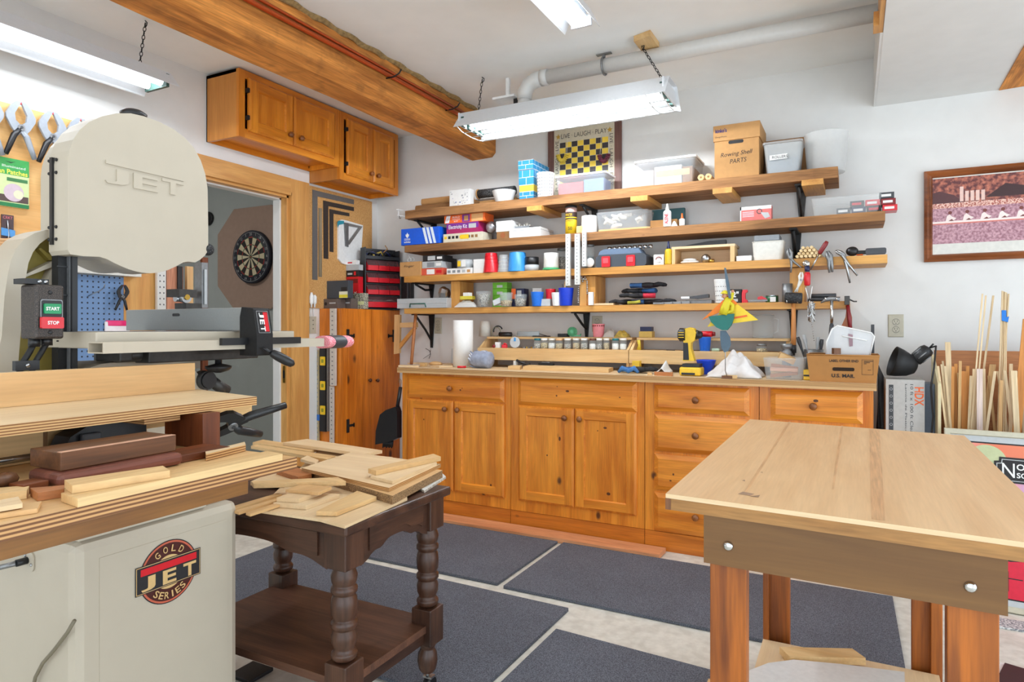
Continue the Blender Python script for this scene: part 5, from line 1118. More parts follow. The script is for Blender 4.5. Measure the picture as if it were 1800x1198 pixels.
m.ring(f, w * .62, h * .62, .010, .014, .0008, dgrey); m.poly(f, [(w * .66, h * .55), (w * .9, h * .5), (w * .96, h * .2), (w * .8, h * .1), (w * .7, h * .4)], .0009, lgrey)
fin(m, 'respirator_box', 'coral and white product box standing on the second shelf', 'box')
def smallboxes(t, x0, x1, y0, y1, z0, z1):
    cols = [(dgrey, paper), (navy, paper), (ink, red), (red, paper), (dred, paper)]; n = 0
    for row in range(3):
        for k in range(4 - row):
            if row == 2 and k == 0: continue
            m = MB(); a = x0 + .10 + .068 * (k + row * .9); c0, c1 = cols[(k + row * 2) % 5]; zz = z0 + .031 * row
            m.bx(a, a + .063, y0, y0 + .09, zz, zz + .029, c0); m.rect(front(a, y0, zz), .008, .05, .008, .02, .0007, c1); o = m.build('blade_box', t)
tub('storage_bin', 'large clear bin of small red and navy boxes on the second shelf', 2, 1426, 1550, 345, .22, 3.69, clear('clear_bin', (236, 240, 240), .13), 'storage bin', None, .012, fill=smallboxes)
# ---------------- shelf 3
x0, x1 = X_at(703, 3.66), X_at(739, 3.66)
t = thing('open_box', 'open cardboard box holding scissors at the left end of the third shelf', 'box', ((x0 + x1) / 2, 3.72, SH[3] + .001)); m = MB(); z0 = SH[3] + .001; z1 = Z_at(720, 460, 3.685)
x0, x1 = X_at(703, 3.685), X_at(739, 3.685); W = x1 - x0
m.bx(x0, x1, 3.685, 3.69, z0, z1, card); m.bx(x0, x1, 3.80, 3.805, z0, z1, card); m.bx(x0, x0 + .005, 3.69, 3.80, z0, z1, card); m.bx(x1 - .005, x1, 3.69, 3.80, z0, z1, card); m.bx(x0, x1, 3.69, 3.80, z0, z0 + .004, card); m.text('Finger', front(x0, 3.685, z0), W * .45, (z1 - z0) * .68, .02, ink, w=W * .5, c=.0008, shear=.3); m.build('body', t)
t = thing('scissors', 'pair of scissors standing in the open cardboard box', 'scissors', (x0 + .06, 3.74, z0 + .005)); m = MB(); c_ = V((x0 + .05, 3.74, z1 + .02)); fr = front(c_.x, c_.y, c_.z)
m.tube(arc((-.012, 0), .014, 0, 360, 14, fr), .003, white, 6, closed=False); m.tube(arc((.018, .002), .014, 0, 360, 14, fr), .003, white, 6); m.build('handles', t)
m = MB(); m.tube([c_ + V((0, 0, -.012)), c_ + V((.012, 0, -.075))], .003, steel, 6); m.tube([c_ + V((.008, 0, -.012)), c_ + V((-.004, 0, -.075))], .003, steel, 6); m.tube([c_ + V((.004, .0, .0)), c_ + V((-.024, .0, .045))], .0035, white, 6); m.build('blades', t)
zt = SH[3]
for i, (a, b, y_, c0, c1, lab) in enumerate(((741, 778, 471, flat('pack_red', (206, 86, 60), .5), paper, 'red and white product box at the bottom of the stack on the third shelf'), (742, 777, 459, lgrey, grey, 'grey product box in the middle of the stack on the third shelf'), (743, 779, 448, ink, lgrey, 'black product box on top of the stack on the third shelf'))):
    m = bxi('', '', '', 3, a, b, y_, c0, .12, 3.70, zb=zt, build=False); m.rect(m.fr, m.w * .25, m.w * .62, m.h * .15, m.h * .85, .0007, c1); m.rect(m.fr, m.w * .7, m.w * .95, m.h * .3, m.h * .7, .0007, paper if i else red); zt = m.z1; fin(m, 'product_box', lab, 'box', 'stack of product boxes')
bxi('black_case', 'small black case behind the product box stack on the third shelf', 'case', 3, 784, 796, 454, black, .05, 3.82)
m = bxi('', '', '', 3, 785, 830, 471, paper, .10, 3.70, build=False)
for i in range(5): m.rect(m.fr, m.w * (.04 + .19 * i), m.w * (.16 + .19 * i), m.h * .25, m.h * .7, .0006, random.choice((lgrey, grey, card)))
zt = m.z1; fin(m, 'flat_carton', 'flat white carton next to the product box stack', 'box')
m = MB(); x, Y = X_at(819, 3.75), 3.75; r = abs(X_at(832, Y) - X_at(806, Y)) / 2; h = Z_at(819, 457, Y) - zt - .001; m.lathe((x, Y, zt + .001), [(0, 0), (r, 0), (r, h), (0, h)], lgrey, 24); m.rect(front(x - .03, Y - r * 1.0 - .001, zt + .002), 0, .025, .008, h * .8, 0, yellow); m.rect(front(x, Y - r - .001, zt + .002), .0, .035, .006, h * .9, 0, paper); solo('tin', 'round tin with a yellow and white label on the flat carton', 'tin', m)
bxi('white_box', 'upright white box left of the red cups on the third shelf', 'box', 3, 832, 852, 455, paper, .06, 3.70)
def ridges(n, col):
    def f(m, x, y, z0, r, h):
        for i in range(n): m.tube([(x + (r * (.985 - .22 * (i + 1) / (n + 1)) + .001) * math.cos(a), y + (r * (.985 - .22 * (i + 1) / (n + 1)) + .001) * math.sin(a), z0 + h * (i + 1) / (n + 1)) for a in [2 * math.pi * k / 24 for k in range(24)]], .0012, col, 5, closed=True)
    return f
cup('plastic_cup', 'upside-down stack of red plastic cups on the third shelf', 3, 863.5, 12, 445, 3.72, red, inv=True, group='plastic cups', extra=ridges(5, red))
cup('plastic_cup', 'upside-down frosted white cup between the red and blue stacks', 3, 885.5, 9, 448, 3.72, clearw, inv=True, group='plastic cups', extra=ridges(4, offwhite))
cup('plastic_cup', 'upside-down stack of bright blue plastic cups on the third shelf', 3, 910, 15, 444, 3.73, sky_blue, inv=True, group='plastic cups', tap=.85, extra=ridges(4, blue))
m = MB(); x, Y = X_at(935, 3.73), 3.73; r = abs(X_at(947, Y) - X_at(924, Y)) / 2; z0 = SH[3] + .001; h = Z_at(935, 466, Y) - z0; m.lathe((x, Y, z0), [(0, 0), (r, 0), (r, h), (r * .97, h), (r * .97, h + .001)], lgrey, 24); t = tag(m.build('round_container'), 'short grey container with a black ribbed lid on the third shelf', 'container')
m = MB(); h2 = Z_at(935, 452, Y) - z0; m.lathe((x, Y, z0), [(r * .95, h + .0012), (r * .95, h2), (0, h2)], black, 24); lid = m.build('lid', t)
m = MB(); x, Y = X_at(969, 3.73), 3.73; r = abs(X_at(982, Y) - X_at(957, Y)) / 2; h = Z_at(969, 445, Y) - z0; m.lathe((x, Y, z0), [(r * .96, .012), (r, .02), (r * .96, h * .6), (r * .96, h), (0, h)], offwhite, 24); t = tag(m.build('plastic_jar'), 'white jar standing upside down on its green lid', 'jar'); m = MB(); m.lathe((x, Y, z0), [(0, 0), (r * 1.12, 0), (r * 1.12, .011), (0, .0115)], flat('lid_green', (70, 170, 110), .4), 24); m.build('lid', t)
jar('glass_jar', 'glass jar of grey screws behind the hanging metal strips', 988, 8.5, SH[3], 437, 3.85, screws, steel_dull, fillh=.62)
jar('glass_jar', 'large empty-looking glass jar left of the socket case', 1036, 9, SH[3], 430, 3.75, flat('glass_dark', (84, 88, 86), .3, noise=.5, nscale=60), steel_dull, fillh=.5)
m = MB(); p = at(1036, 460, Y=3.70); m.lathe((p.x, 3.712, SH[3] + .035), [(0, 0), (.026, 0), (.028, .003), (.026, .006), (0, .006)], white, 24, (0, -1, 0)); solo('lid_disc', 'round white lid leaning against the glass jar', 'lid', m)
strip_m = flat('strip_white', (214, 214, 210), .35, .3)
for i, (a, b, y0_, y1_, lab) in enumerate(((994, 1001, 411, 502, 'long slotted white metal strip hanging in front of the shelves, leftmost of three'), (1010, 1018, 411, 500, 'long slotted white metal strip hanging in front of the shelves, middle of three'), (1023, 1029, 406, 468, 'short slotted white metal strip hanging in front of the shelves, rightmost of three'))):
    Y = 3.66 - .006; x0, x1 = X_at(a, Y), X_at(b, Y); z1, z0 = Z_at(a, y0_, Y), Z_at(a, y1_, Y); m = MB(); m.bx(x0, x1, Y, Y + .004, z0, z1, strip_m); m.bx(x1 - .001, x1 + .004, Y, Y + .016, z0, z1, strip_m)
    for k in range(int((z1 - z0) / .02)): m.rect(front(x0, Y, z0), (x1 - x0) * .4, (x1 - x0) * .62, .008 + .02 * k, .012 + .02 * k, .0006, dgrey)
    solo('slotted_strip', lab, 'metal strip', m, 'slotted metal strips')
# socket case
Y = 3.685; x0, x1 = X_at(1047, Y), X_at(1136, Y); z0 = SH[3] + .001; z1 = Z_at(1092, 446, Y); t = thing('socket_case', 'grey plastic tool case with red latches and sockets along the top', 'tool case', ((x0 + x1) / 2, 3.76, z0)); W = x1 - x0; h = z1 - z0
cg = flat('case_grey', (62, 68, 76), .5, noise=.1, nscale=200); m = MB(); m.prism(front(x0, Y, z0), [(0, .01), (.01, 0), (W - .01, 0), (W, .01), (W, h * .8), (W - .02, h), (.02, h), (0, h * .8)], -.14, 0, cg); m.build('body', t, bevel=.004)
m = MB(); m.prism(front(x0, Y, z0), [(.012, h + .001), (W - .03, h + .001), (W - .05, h + .03), (.05, h + .034), (.022, h + .022)], -.12, -.01, flat('case_blue', (98, 116, 140), .5)); m.build('tray', t, bevel=.003)
for a in (.13, .62): m = MB(); m.prism(front(x0, Y, z0), rrect(W * a - .0, W * a + .052, -.0, h * .86, .006), .0005, .009, red); m.prism(front(x0, Y, z0), rrect(W * a + .01, W * a + .042, h * .3, h * .72, .004), .009, .012, flat('latch_pink', (226, 84, 92), .35)); m.build('latch', t, bevel=.001)
for i in range(9): m = MB(); m.cyl((x0 + .07 + .031 * i, Y + .05, z0 + h + .031), (x0 + .07 + .031 * i, Y + .05, z0 + h + .05), .0125, chrome, 14); m.build('socket', t)
m = bxi('', '', '', 3, 1149, 1167, 447, offwhite, .05, 3.70, build=False); m.ring(m.fr, m.w / 2, m.h * .5, .014, .018, .0008, dred, 24, 0, .5); m.text('ARM & HAMMER', m.fr, m.w / 2, m.h * .66, .006, dred, w=m.w * .6, c=.001); m.text('1 LB', m.fr, m.w / 2, m.h * .25, .008, ink, c=.001); fin(m, 'soda_box', 'small off-white carton with a maroon emblem on the third shelf', 'box')
bottle('yellow glue bottle with a blue cap on the third shelf', 3, 1175, 6.2, 437, 424, 3.70, flat('glue_yellow', (214, 176, 34), .35), navy, None, None)
# wooden caddy
Y = 3.69; x0, x1 = X_at(1181, Y), X_at(1291, Y); z0 = SH[3] + .001; z1 = Z_at(1185, 440, Y)
t = thing('wooden_tray', 'small pine tray lying on its side with things stored in it', 'tray', ((x0 + x1) / 2, 3.76, z0)); m = MB(); z2 = Z_at(1288, 430, Y)
m = MB(); m.bx(x0, x0 + .018, Y, 3.85, z0, z1 + .006, pinew('z')); m.build('end_board', t); m = MB(); m.prism(Fr((x1 - .022, Y, z0), (0, 1, 0), (0, 0, 1), (1, 0, 0)), [(0, 0), (.16, 0), (.1, z1 - z0 + .006), (0, z1 - z0 + .006)], 0, .022, pinew('z')); m.build('end_board', t)
m = MB(); m.bx(x0 - .002, x1 + .002, Y, 3.85, z1 + .0065, z1 + .020, ply('x')); m.build('top_board', t); m = MB(); m.bx(x0 + .02, x1 - .024, 3.83, 3.845, z0, z1 + .005, ply('x')); m.build('back_board', t)
zt = z1 + .0205; m = MB(); a, b = X_at(1196, 3.74), X_at(1276, 3.74); m.prism(front(a, 3.74, zt), [(0, 0), (b - a, 0), (b - a, .03), (b - a - .09, .028), (0, .006)], -.03, 0, black); solo('plane_tool', 'long black tool lying on top of the pine tray', 'tool', m, bevel=.002)
m = MB(); p = at(1200, 458, Y=3.72)
for i in range(3): m.ball((p.x + .022 + .014 * i, 3.735, SH[3] + .012 + .012 * (i % 2)), .026, flat('cloth_white', (224, 222, 216), .9), 12, 8, (1.5, 1, .36))
solo('white_rag', 'white rag bunched inside the pine tray', 'rag', m)
m = MB(); p = at(1244, 458, Y=3.73); m.ball((p.x - .01, 3.73, SH[3] + .027), .026, steel, 14, 10); m.cyl((p.x + .005, 3.73, SH[3] + .012), (p.x + .035, 3.73, SH[3] + .012), .011, brass, 12); solo('metal_fitting', 'round metal fitting inside the pine tray', 'fitting', m)
bxi('white_block', 'low white block right of the pine tray on the third shelf', 'block', 3, 1294, 1321, 449, white, .07, 3.70, bevel=.004)
tub('white_tub', 'white plastic tub with a grey lid piece resting on it, on the third shelf', 3, 1322, 1377, 424, .13, 3.70, offwhite, 'tub', None, .006)
m = MB(); x0, x1 = X_at(1327, 3.74), X_at(1371, 3.74); zt = Z_at(1350, 424, 3.70) + .005; m.bx(x0, x1, 3.704, 3.83, zt, zt + .03, grey, {'+z': lgrey}); m.bx(x0, x0 + .02, 3.73, 3.80, zt + .03, zt + .034, lgrey); solo('grey_box', 'small grey box lying across the white tub', 'box', m, bevel=.002)
# dowels, tools at the right of shelf 3
dw = wood('dowel_wood', (226, 200, 154), (206, 174, 122), 'y', 0, .6); k = 0
for r in range(4):
    for i in range(6 - r):
        x = X_at(1402 + 7.5 * i + 3.4 * r, 3.70); z = SH[3] + .0085 + .0145 * r; m = MB(); m.cyl((x, 3.665 + rnd(-.012, .008), z), (x + .02, 3.93, z + .0), .0078, dw, 10)
        tag(m.build('dowel_stick'), 'thin dowel in the pyramid of dowels above the hanging tools', 'dowel', 'bundle of thin dowels'); k += 1
def pliers(label, pv, jaw, h1, h2, Y, mat=steel, grip=None, th=.008, name='pliers'):
    """pivot, jaw tip and two handle ends in pixels on the plane Y"""
    t = thing(name, label, 'pliers', at(pv[0], pv[1], Y=Y)); P = lambda q: at(q[0], q[1], Y=Y); c_ = P(pv)
    for s, h_ in ((1, h1), (-1, h2)):
        m = MB(); j = P(jaw); d_ = (j - c_); pts = [j + V((s * .003, 0, 0)), c_ + d_ * .5 + V((s * .009, 0, 0)), c_ + V((s * .004, s * .002, 0)), (c_ + P(h_)) / 2 + V((s * .004, 0, 0)), P(h_)]
        m.tube(pts, th, mat, 8, rad=[th * .45, th * .95, th * 1.1, th * .75, th * .5]); m.build('arm', t)
        if grip: m = MB(); e = P(h_); q = (c_ + e) / 2 + V((s * .004, 0, 0)); m.tube([q, e], th * .95, grip, 8); m.build('grip', t)
    m = MB(); m.cyl(c_ + V((0, -.012, 0)), c_ + V((0, .012, 0)), th * .8, steel_dull, 12); m.build('rivet', t); return t
pliers('pliers hanging open over the third shelf edge, next to the dowels', (1389, 452), (1387, 436), (1390, 479), (1408, 470), 3.655, steel_dull)
pliers('curved pliers hanging over the third shelf edge right of the screwdriver', (1459, 456), (1455, 441), (1463, 478), (1458, 479), 3.655, steel_dull, th=.010)
pliers('long needle shears with thin blades hanging over the third shelf edge', (1481, 447), (1470, 440), (1494, 497), (1507, 484), 3.655, steel, th=.009, name='needle_shears')
t = thing('screwdriver', 'red handled screwdriver poking up at the third shelf edge', 'screwdriver', at(1435, 450, Y=3.66)); m = MB(); a, b = at(1440, 446, Y=3.66), at(1454, 424, Y=3.66); ax = b - a
m.lathe(a, [(.006, 0), (.011, .008), (.0115, ax.length * .8), (.008, ax.length), (0, ax.length)], dred, 12, ax); m.build('handle', t); m = MB(); m.cyl(a, at(1425, 474, Y=3.66), .0035, steel, 8); m.build('shaft', t)
m = MB(); a = at(1490, 438, Y=3.69); b = at(1558, 440, Y=3.69); z = SH[3] + .001; m.ball((a.x + .02, 3.70, z + .024), .024, black, 14, 10, (1.2, 1, 1)); m.bx(a.x + .02, b.x - .06, 3.69, 3.715, z + .008, z + .026, blackm); m.prism(front(b.x - .09, 3.685, z), rrect(0, .09, .004, .034, .008), -.03, 0, dgrey); m.bx(b.x - .13, b.x - .10, 3.688, 3.716, z + .003, z + .007, orange)
solo('riveter', 'black two-handled hand tool lying at the right end of the third shelf', 'tool', m, bevel=.002)
# ---------------- shelf 4
t = thing('tool_case', 'flat clear plastic case with a green handle at the left of the lowest shelf', 'case', at(740, 536, Y=3.66)); Y = 3.66; x0, x1 = X_at(698, Y), X_at(785, Y); z0 = SH[4] + .001; z1 = Z_at(740, 524, Y)
m = MB(); m.bx(x0, x1, Y, 3.84, z0, z1, clear('case_clear', (214, 218, 220), .6, .25)); m.bx(x0, x1, Y - .002, Y, (z0 + z1) / 2 - .002, (z0 + z1) / 2 + .002, lgrey); m.build('body', t, bevel=.003)
m = MB(); xa, xb = X_at(721, Y), X_at(749, Y); m.tube([(xa, Y - .004, z0 + .006), (xa + .005, Y - .008, z0 + .03), (xb - .005, Y - .008, z0 + .03), (xb, Y - .004, z0 + .006)], .0045, flat('handle_green', (52, 104, 92), .4), 8); m.build('handle', t)
x, Y = X_at(781, 3.72), 3.72; m = MB(); r = .046; z = SH[4] + .03
m.lathe((x - .03, Y, SH[4] + .104), [(.03, 0), (r, .012), (r, .03), (r * .8, .05), (r * .75, .06), (.02, .065), (0, .065)], steel, 8, (1, 0, -.1), smooth=False)
solo('headlamp', 'faceted metal lamp head beside the fir post on the lowest shelf', 'lamp', m)
m = MB(); x0, x1 = X_at(798, 3.67), X_at(836, 3.67)
m.grid(lambda u, v: V((x0 + (x1 - x0) * u, 3.665 + .05 * v, SH[4] + .002 + .045 * math.sin(math.pi * u) ** .6 * math.sin(math.pi * v) ** .6 + .006 * math.sin(u * 21) * math.sin(v * 17) * math.sin(math.pi * u) * math.sin(math.pi * v))), 24, 16, clear('bag_clear', (230, 230, 226), .7, .2)); solo('plastic_bag', 'clear plastic bag under the yellow packet on the lowest shelf', 'bag', m)
m = MB(); p = SH[4] + .052; m.box((X_at(822, 3.69), 3.69, p + .012), (.09, .045, .022), flat('packet_yellow', (206, 190, 60), .5), (0, 0, 4)); m.box((X_at(822, 3.69), 3.69, p + .035), (.045, .04, .022), paper, (0, 0, -6)); solo('small_packet', 'yellow packet with a white one on top, on the plastic bag', 'packet', m)
def fillcup(mat_, f=.8):
    def g(m, x, y, z0, r, h): m.lathe((x, y, z0), [(0, .004), (r * .72, .005), (r * .9, h * f), (r * .4, h * f + .006), (0, h * f + .004)], mat_, 16, caps=False)
    return g
cup('clear_cup', 'clear plastic cup full of screws left of the green boxes', 4, 850, 11.5, 512, 3.70, clearp, tap=.8, extra=fillcup(screws))
cup('clear_cup', 'clear plastic cup of hardware in front of the green boxes', 4, 890, 10.5, 514, 3.69, clearp, tap=.8, extra=fillcup(screws2, .4))
gd = flat('box_green', (104, 178, 44), .45); zt = SH[4]
for i, (y_, lab) in enumerate(((519, 'bottom green box of the stack behind the clear cups'), (507, 'middle green box of the stack behind the clear cups'), (496, 'top green box of the stack behind the clear cups'))):
    m = bxi('', '', '', 4, 866, 891, y_, gd, .07, 3.76, zb=zt, build=False); m.rect(m.fr, m.w * .3, m.w * .7, m.h * .15, m.h * .55, .0007, lgrey); zt = m.z1; fin(m, 'green_box', lab, 'box', 'stack of green boxes')
m = bxi('', '', '', 4, 899, 921, 507, navy, .07, 3.77, build=False); m.rect(m.fr, 0, m.w * .35, m.h * .45, m.h, .0007, orange); m.rect(m.fr, m.w * .45, m.w * .8, m.h * .6, m.h * .9, .0008, lgrey); fin(m, 'navy_box', 'navy box with an orange corner right of the green boxes', 'box')
cup('glass_tumbler', 'small glass of metal bits left of the blue cup on the lowest shelf', 4, 915, 10, 517, 3.70, glass, 'glass', tap=.85, extra=fillcup(screws, .6))
m = MB(); p = V((X_at(868, 3.66), 3.665, SH[4] + .006)); m.prism(Fr(p, (.7, .2, .3), (-.25, .1, .9)), [(0, 0), (.05, 0), (.05, .035), (0, .035)], -.012, .012, lgrey); solo('metal_clip', 'small metal clip leaning between the clear cups', 'clip', m)
cup('blue_cup', 'bright blue paper cup at the middle left of the lowest shelf', 4, 944.5, 10, 513, 3.69, flat('cup_blue', (24, 110, 214), .4), tap=.8)
bxi('tag_card', 'white card with red print leaning behind the small blue cup', 'card', 4, 936, 952, 506, paper, .01, 3.79)
bxi('small_box', 'tiny grey box in front of the red cup', 'box', 4, 951, 967, 525, lgrey, .04, 3.68)
cup('red_cup', 'red plastic cup holding papers on the lowest shelf', 4, 968, 8, 508, 3.73, red, tap=.8)
cup('white_cup', 'white foam cup in front of the red one on the lowest shelf', 4, 978, 7.5, 514, 3.685, white, tap=.8)
cup('blue_cup', 'large royal blue cup holding small brushes on the lowest shelf', 4, 995, 12, 506, 3.70, flat('cup_royal', (20, 60, 200), .35), tap=.8)
t = thing('brushes', 'handful of thin brushes standing in the royal blue cup', 'brushes', (X_at(995, 3.70), 3.70, SH[4] + .01))
for i in range(5): m = MB(); x = X_at(990 + 3 * i, 3.70); m.cyl((X_at(994, 3.70), 3.70, SH[4] + .01), (x - .008, 3.70 + rnd(-.01, .02), SH[4] + .135 + .008 * (i % 3)), .0022, random.choice((pinew('z'), brass, black)), 6); m.build('brush', t)
m = MB(); x0, x1 = X_at(1019, 3.70), X_at(1031, 3.70); m.bx(x0, x1, 3.70, 3.72, SH[4] + .001, Z_at(1025, 489, 3.70), casing_w('z')); solo('wood_block', 'upright wood block draped with a chain on the lowest shelf', 'wood block', m)
t = thing('bead_chain', 'metal chain draped over the upright wood block', 'chain', (x0, 3.69, SH[4] + .05)); z1 = Z_at(1025, 489, 3.70); pts = [(x0 - .006, 3.694, SH[4] + .02), (x0 - .006, 3.693, SH[4] + .09), (x0 + .002, 3.694, z1 - .01), (x0 + .015, 3.694, z1 + .006), ((x0 + x1) / 2, 3.694, z1 - .018), (x1 - .008, 3.694, z1 + .006), (x1 + .006, 3.694, z1 - .02), (x1 + .008, 3.693, SH[4] + .06)]
m = MB()
for a, b in zip(pts, pts[1:]):
    a, b = V(a), V(b); n = max(1, int((b - a).length / .011))
    for k in range(n): m.ball(a.lerp(b, k / n), .0058, steel, 8, 6)
m.build('links', t)
bxi('white_tag', 'small white box with a dark mark beside the upright wood block', 'box', 4, 1034, 1042, 513, paper, .02, 3.665)
m = MB(); m.bx(X_at(1036, 3.69), X_at(1078, 3.69), 3.69, 3.80, SH[4] + .001, SH[4] + .012, ply('x')); solo('plywood_piece', 'thin plywood piece lying left of the gloves on the lowest shelf', 'board', m)
# work gloves
def glove(c, ang, cuff, dark, label, curl=0, sc_=1.0):
    t = thing('work_glove', label, 'glove', c, 'pile of work gloves'); c = V(c); a = math.radians(ang); d = V((math.cos(a), math.sin(a) * .5, 0)).normalized(); w_ = V((0, 0, 1)).cross(d)
    m = MB(); m.ball(c, .05 * sc_, dark, 14, 10, (1.15, .8, .34), (0, 0, math.degrees(math.atan2(d.y, d.x)))); 
    for i in range(4):
        b = c + d * .04 * sc_ + w_ * (.027 - .018 * i) * sc_; L = (.055, .068, .064, .05)[i] * sc_
        m.tube([b, b + d * L * .5 + V((0, 0, .006)), b + d * L * .85 + V((0, 0, .002 - curl)), b + d * L + V((0, 0, -.002 - curl * 2))], .011, dark, 8, rad=[.011 * sc_, .0115 * sc_, .0105 * sc_, .007 * sc_])
    b = c - d * .005 + w_ * .034 * sc_; m.tube([b, b + d * .03 * sc_ + w_ * .02 * sc_, b + d * .055 * sc_ + w_ * .022 * sc_], .011, dark, 8, rad=[.013 * sc_, .012 * sc_, .008 * sc_]); m.build('palm', t)
    m = MB(); m.tube([c - d * .03 * sc_, c - d * .06 * sc_, c - d * .1 * sc_], .036, cuff, 14, rad=[.036 * sc_, .034 * sc_, .037 * sc_]); o = m.build('cuff', t); 
    for v in o.data.vertices: v.co.z = (v.co.z - (c.z - t.location.z)) * .42 + (c.z - t.location.z)
    return t
gk = flat('glove_black', (34, 33, 36), .8, noise=.2, nscale=80); gbl = flat('glove_blue', (52, 92, 142), .85, noise=.15, nscale=80); grd = flat('glove_red', (196, 44, 64), .8, noise=.15, nscale=80)
cx_, yy = X_at(1130, 3.76), 3.76; z = SH[4] + .018
glove((cx_ - .09, yy - .01, z), 190, gbl, gk, 'bottom black glove with fingers pointing left in the glove pile')
glove((cx_ + .085, yy + .01, z), -12, gk, gk, 'black glove pointing right at the bottom of the glove pile')
glove((cx_ - .02, yy - .03, z + .035), 205, grd, gk, 'black glove with a red cuff in the glove pile')
glove((cx_ - .03, yy + .03, z + .066), 168, gbl, gk, 'black glove with a blue back pointing left, middle of the pile')
glove((cx_ + .03, yy, z + .097), 12, gbl, gk, 'topmost black and blue glove pointing right on the pile')
m = MB(); xa = X_at(1103, 3.68); m.tube([(xa, 3.685, SH[4] + .012), (xa + .05, 3.682, SH[4] + .014), (xa + .075, 3.683, SH[4] + .018)], .009, flat('cuff_yellow', (176, 168, 60), .8), 10); solo('yellow_band', 'yellow rubber band like cuff below the glove pile', 'band', m)
for i in range(4): m = MB(); x = X_at(1138 + 14 * i, 3.70); m.bx(x + .04, x + .10, 3.675 + .012 * i, 3.685 + .012 * i, SH[4] + .001, SH[4] + .010 + .002 * i, steel_dull); solo('saw_blade', ('first', 'second', 'third', 'fourth')[i] + ' short grey blade from the gloves, lying on the lowest shelf', 'blade', m, 'grey blades on the lowest shelf')
t = thing('chisel', 'chisel with a dark grey handle lying on the lowest shelf', 'chisel', (X_at(1220, 3.72), 3.72, SH[4] + .02)); m = MB(); xa, xb = X_at(1213, 3.74), X_at(1247, 3.74); zz = SH[4] + .04
m.prism(front(xa, 3.72, zz - .012), [(0, .002), (.04, 0), (xb - xa, .006), (xb - xa, .026), (.04, .018), (0, .014)], -.03, 0, dgrey); m.build('handle', t, bevel=.003); m = MB(); m.bx(X_at(1198, 3.74), xa - .0005, 3.73, 3.748, zz - .008, zz + .002, chrome); m.build('blade', t)
m = MB(); m.bx(X_at(1206, 3.76), X_at(1252, 3.76), 3.75, 3.83, SH[4] + .001, SH[4] + .022, steel_dull); solo('metal_bar', 'flat metal bar the chisel is resting on', 'bar', m, bevel=.002)
def dots2(m, x, y, z0, r, h):
    dg = flat('dot_grey', (130, 126, 124), .6)
    for i in range(6):
        for j in range(5):
            a = -math.pi * (.12 + .76 * (i + .5 * (j % 2)) / 6); rr = r * (.78 + .22 * (j + .7) / 5.6) + .0008; m.box((x + rr * math.cos(a), y + rr * math.sin(a), z0 + h * (.12 + .19 * j)), (.006, .0015, .004), dg, (0, 0, math.degrees(a) + 90))
cup('paper_cup', 'white paper cup with a small repeating pattern on the lowest shelf', 4, 1267, 11.5, 491, 3.70, paper, tap=.76, extra=dots2)
m = bxi('', '', '', 4, 1282, 1303, 508, ink, .05, 3.71, build=False); m.rect(m.fr, m.w * .02, m.w * .2, m.h * .3, m.h * .9, .0007, paper); m.rect(m.fr, m.w * .32, m.w * .72, m.h * .1, m.h * .3, .0007, lgrey); m.text('2"', m.fr, m.w * .52, m.h * .62, m.h * .42, white, c=.0008, bold=.03); fin(m, 'staple_box', 'black box marked 2 inches on the lowest shelf', 'box')
t = thing('bar_clamp', 'small red bar clamp lying on the lowest shelf', 'clamp', (X_at(1308, 3.70), 3.70, SH[4] + .001)); m = MB(); xa = X_at(1304, 3.70); m.prism(front(xa, 3.70, SH[4] + .001), [(0, 0), (.03, 0), (.03, .012), (.018, .02), (.018, .05), (.03, .058), (.028, .07), (.004, .07), (0, .05)], -.02, 0, red); m.build('fixed_jaw', t, bevel=.002); m = MB(); m.bx(xa + .031, xa + .16, 3.705, 3.715, SH[4] + .008, SH[4] + .016, steel_dull); m.build('bar', t); m = MB(); m.prism(front(xa + .08, 3.70, SH[4] + .017), [(0, 0), (.05, 0), (.03, .012), (.02, .018), (0, .012)], -.016, 0, red); m.build('sliding_jaw', t, bevel=.002)
m = MB(); x, Y = X_at(1357, 3.73), 3.73; m.lathe((x, Y, SH[4] + .001), [(0, 0), (.032, 0), (.032, .034), (.02, .034), (.02, .03), (0, .03)], flat('tape_green', (30, 92, 58), .4), 24); m.lathe((x, Y, SH[4] + .036), [(.0322, -.002), (.0322, .002)], steel, 24, caps=False); m.rect(front(x, Y - .0335, SH[4] + .003), -.006, .022, 0, .026, 0, paper); solo('solder_spool', 'green and white spool on the lowest shelf left of the mallet', 'spool', m)
m = MB(); x, Y = X_at(1384, 3.69), 3.69; r = .026; m.lathe((x, Y, SH[4] + .001), [(0, 0), (r, 0), (r, .095), (r * .93, .095), (r * .93, .01), (0, .01)], steel_dull, 24); solo('tin_can', 'open tin can behind the rubber mallet', 'tin', m)
for i in range(3): m = MB(); z = SH[4] + .012 + .0205 * (1 if i == 2 else 0); y = 3.74 + .022 * (i if i < 2 else .5); m.cyl((X_at(1420 + 3 * i, y), y, z), (X_at(1470, y), y, z), .0105, dgrey, 12); solo('black_rod', ('front black rod of three lying on the lowest shelf end', 'back black rod of three lying on the lowest shelf end', 'top black rod of three lying on the lowest shelf end')[i], 'rod', m, 'black rods')
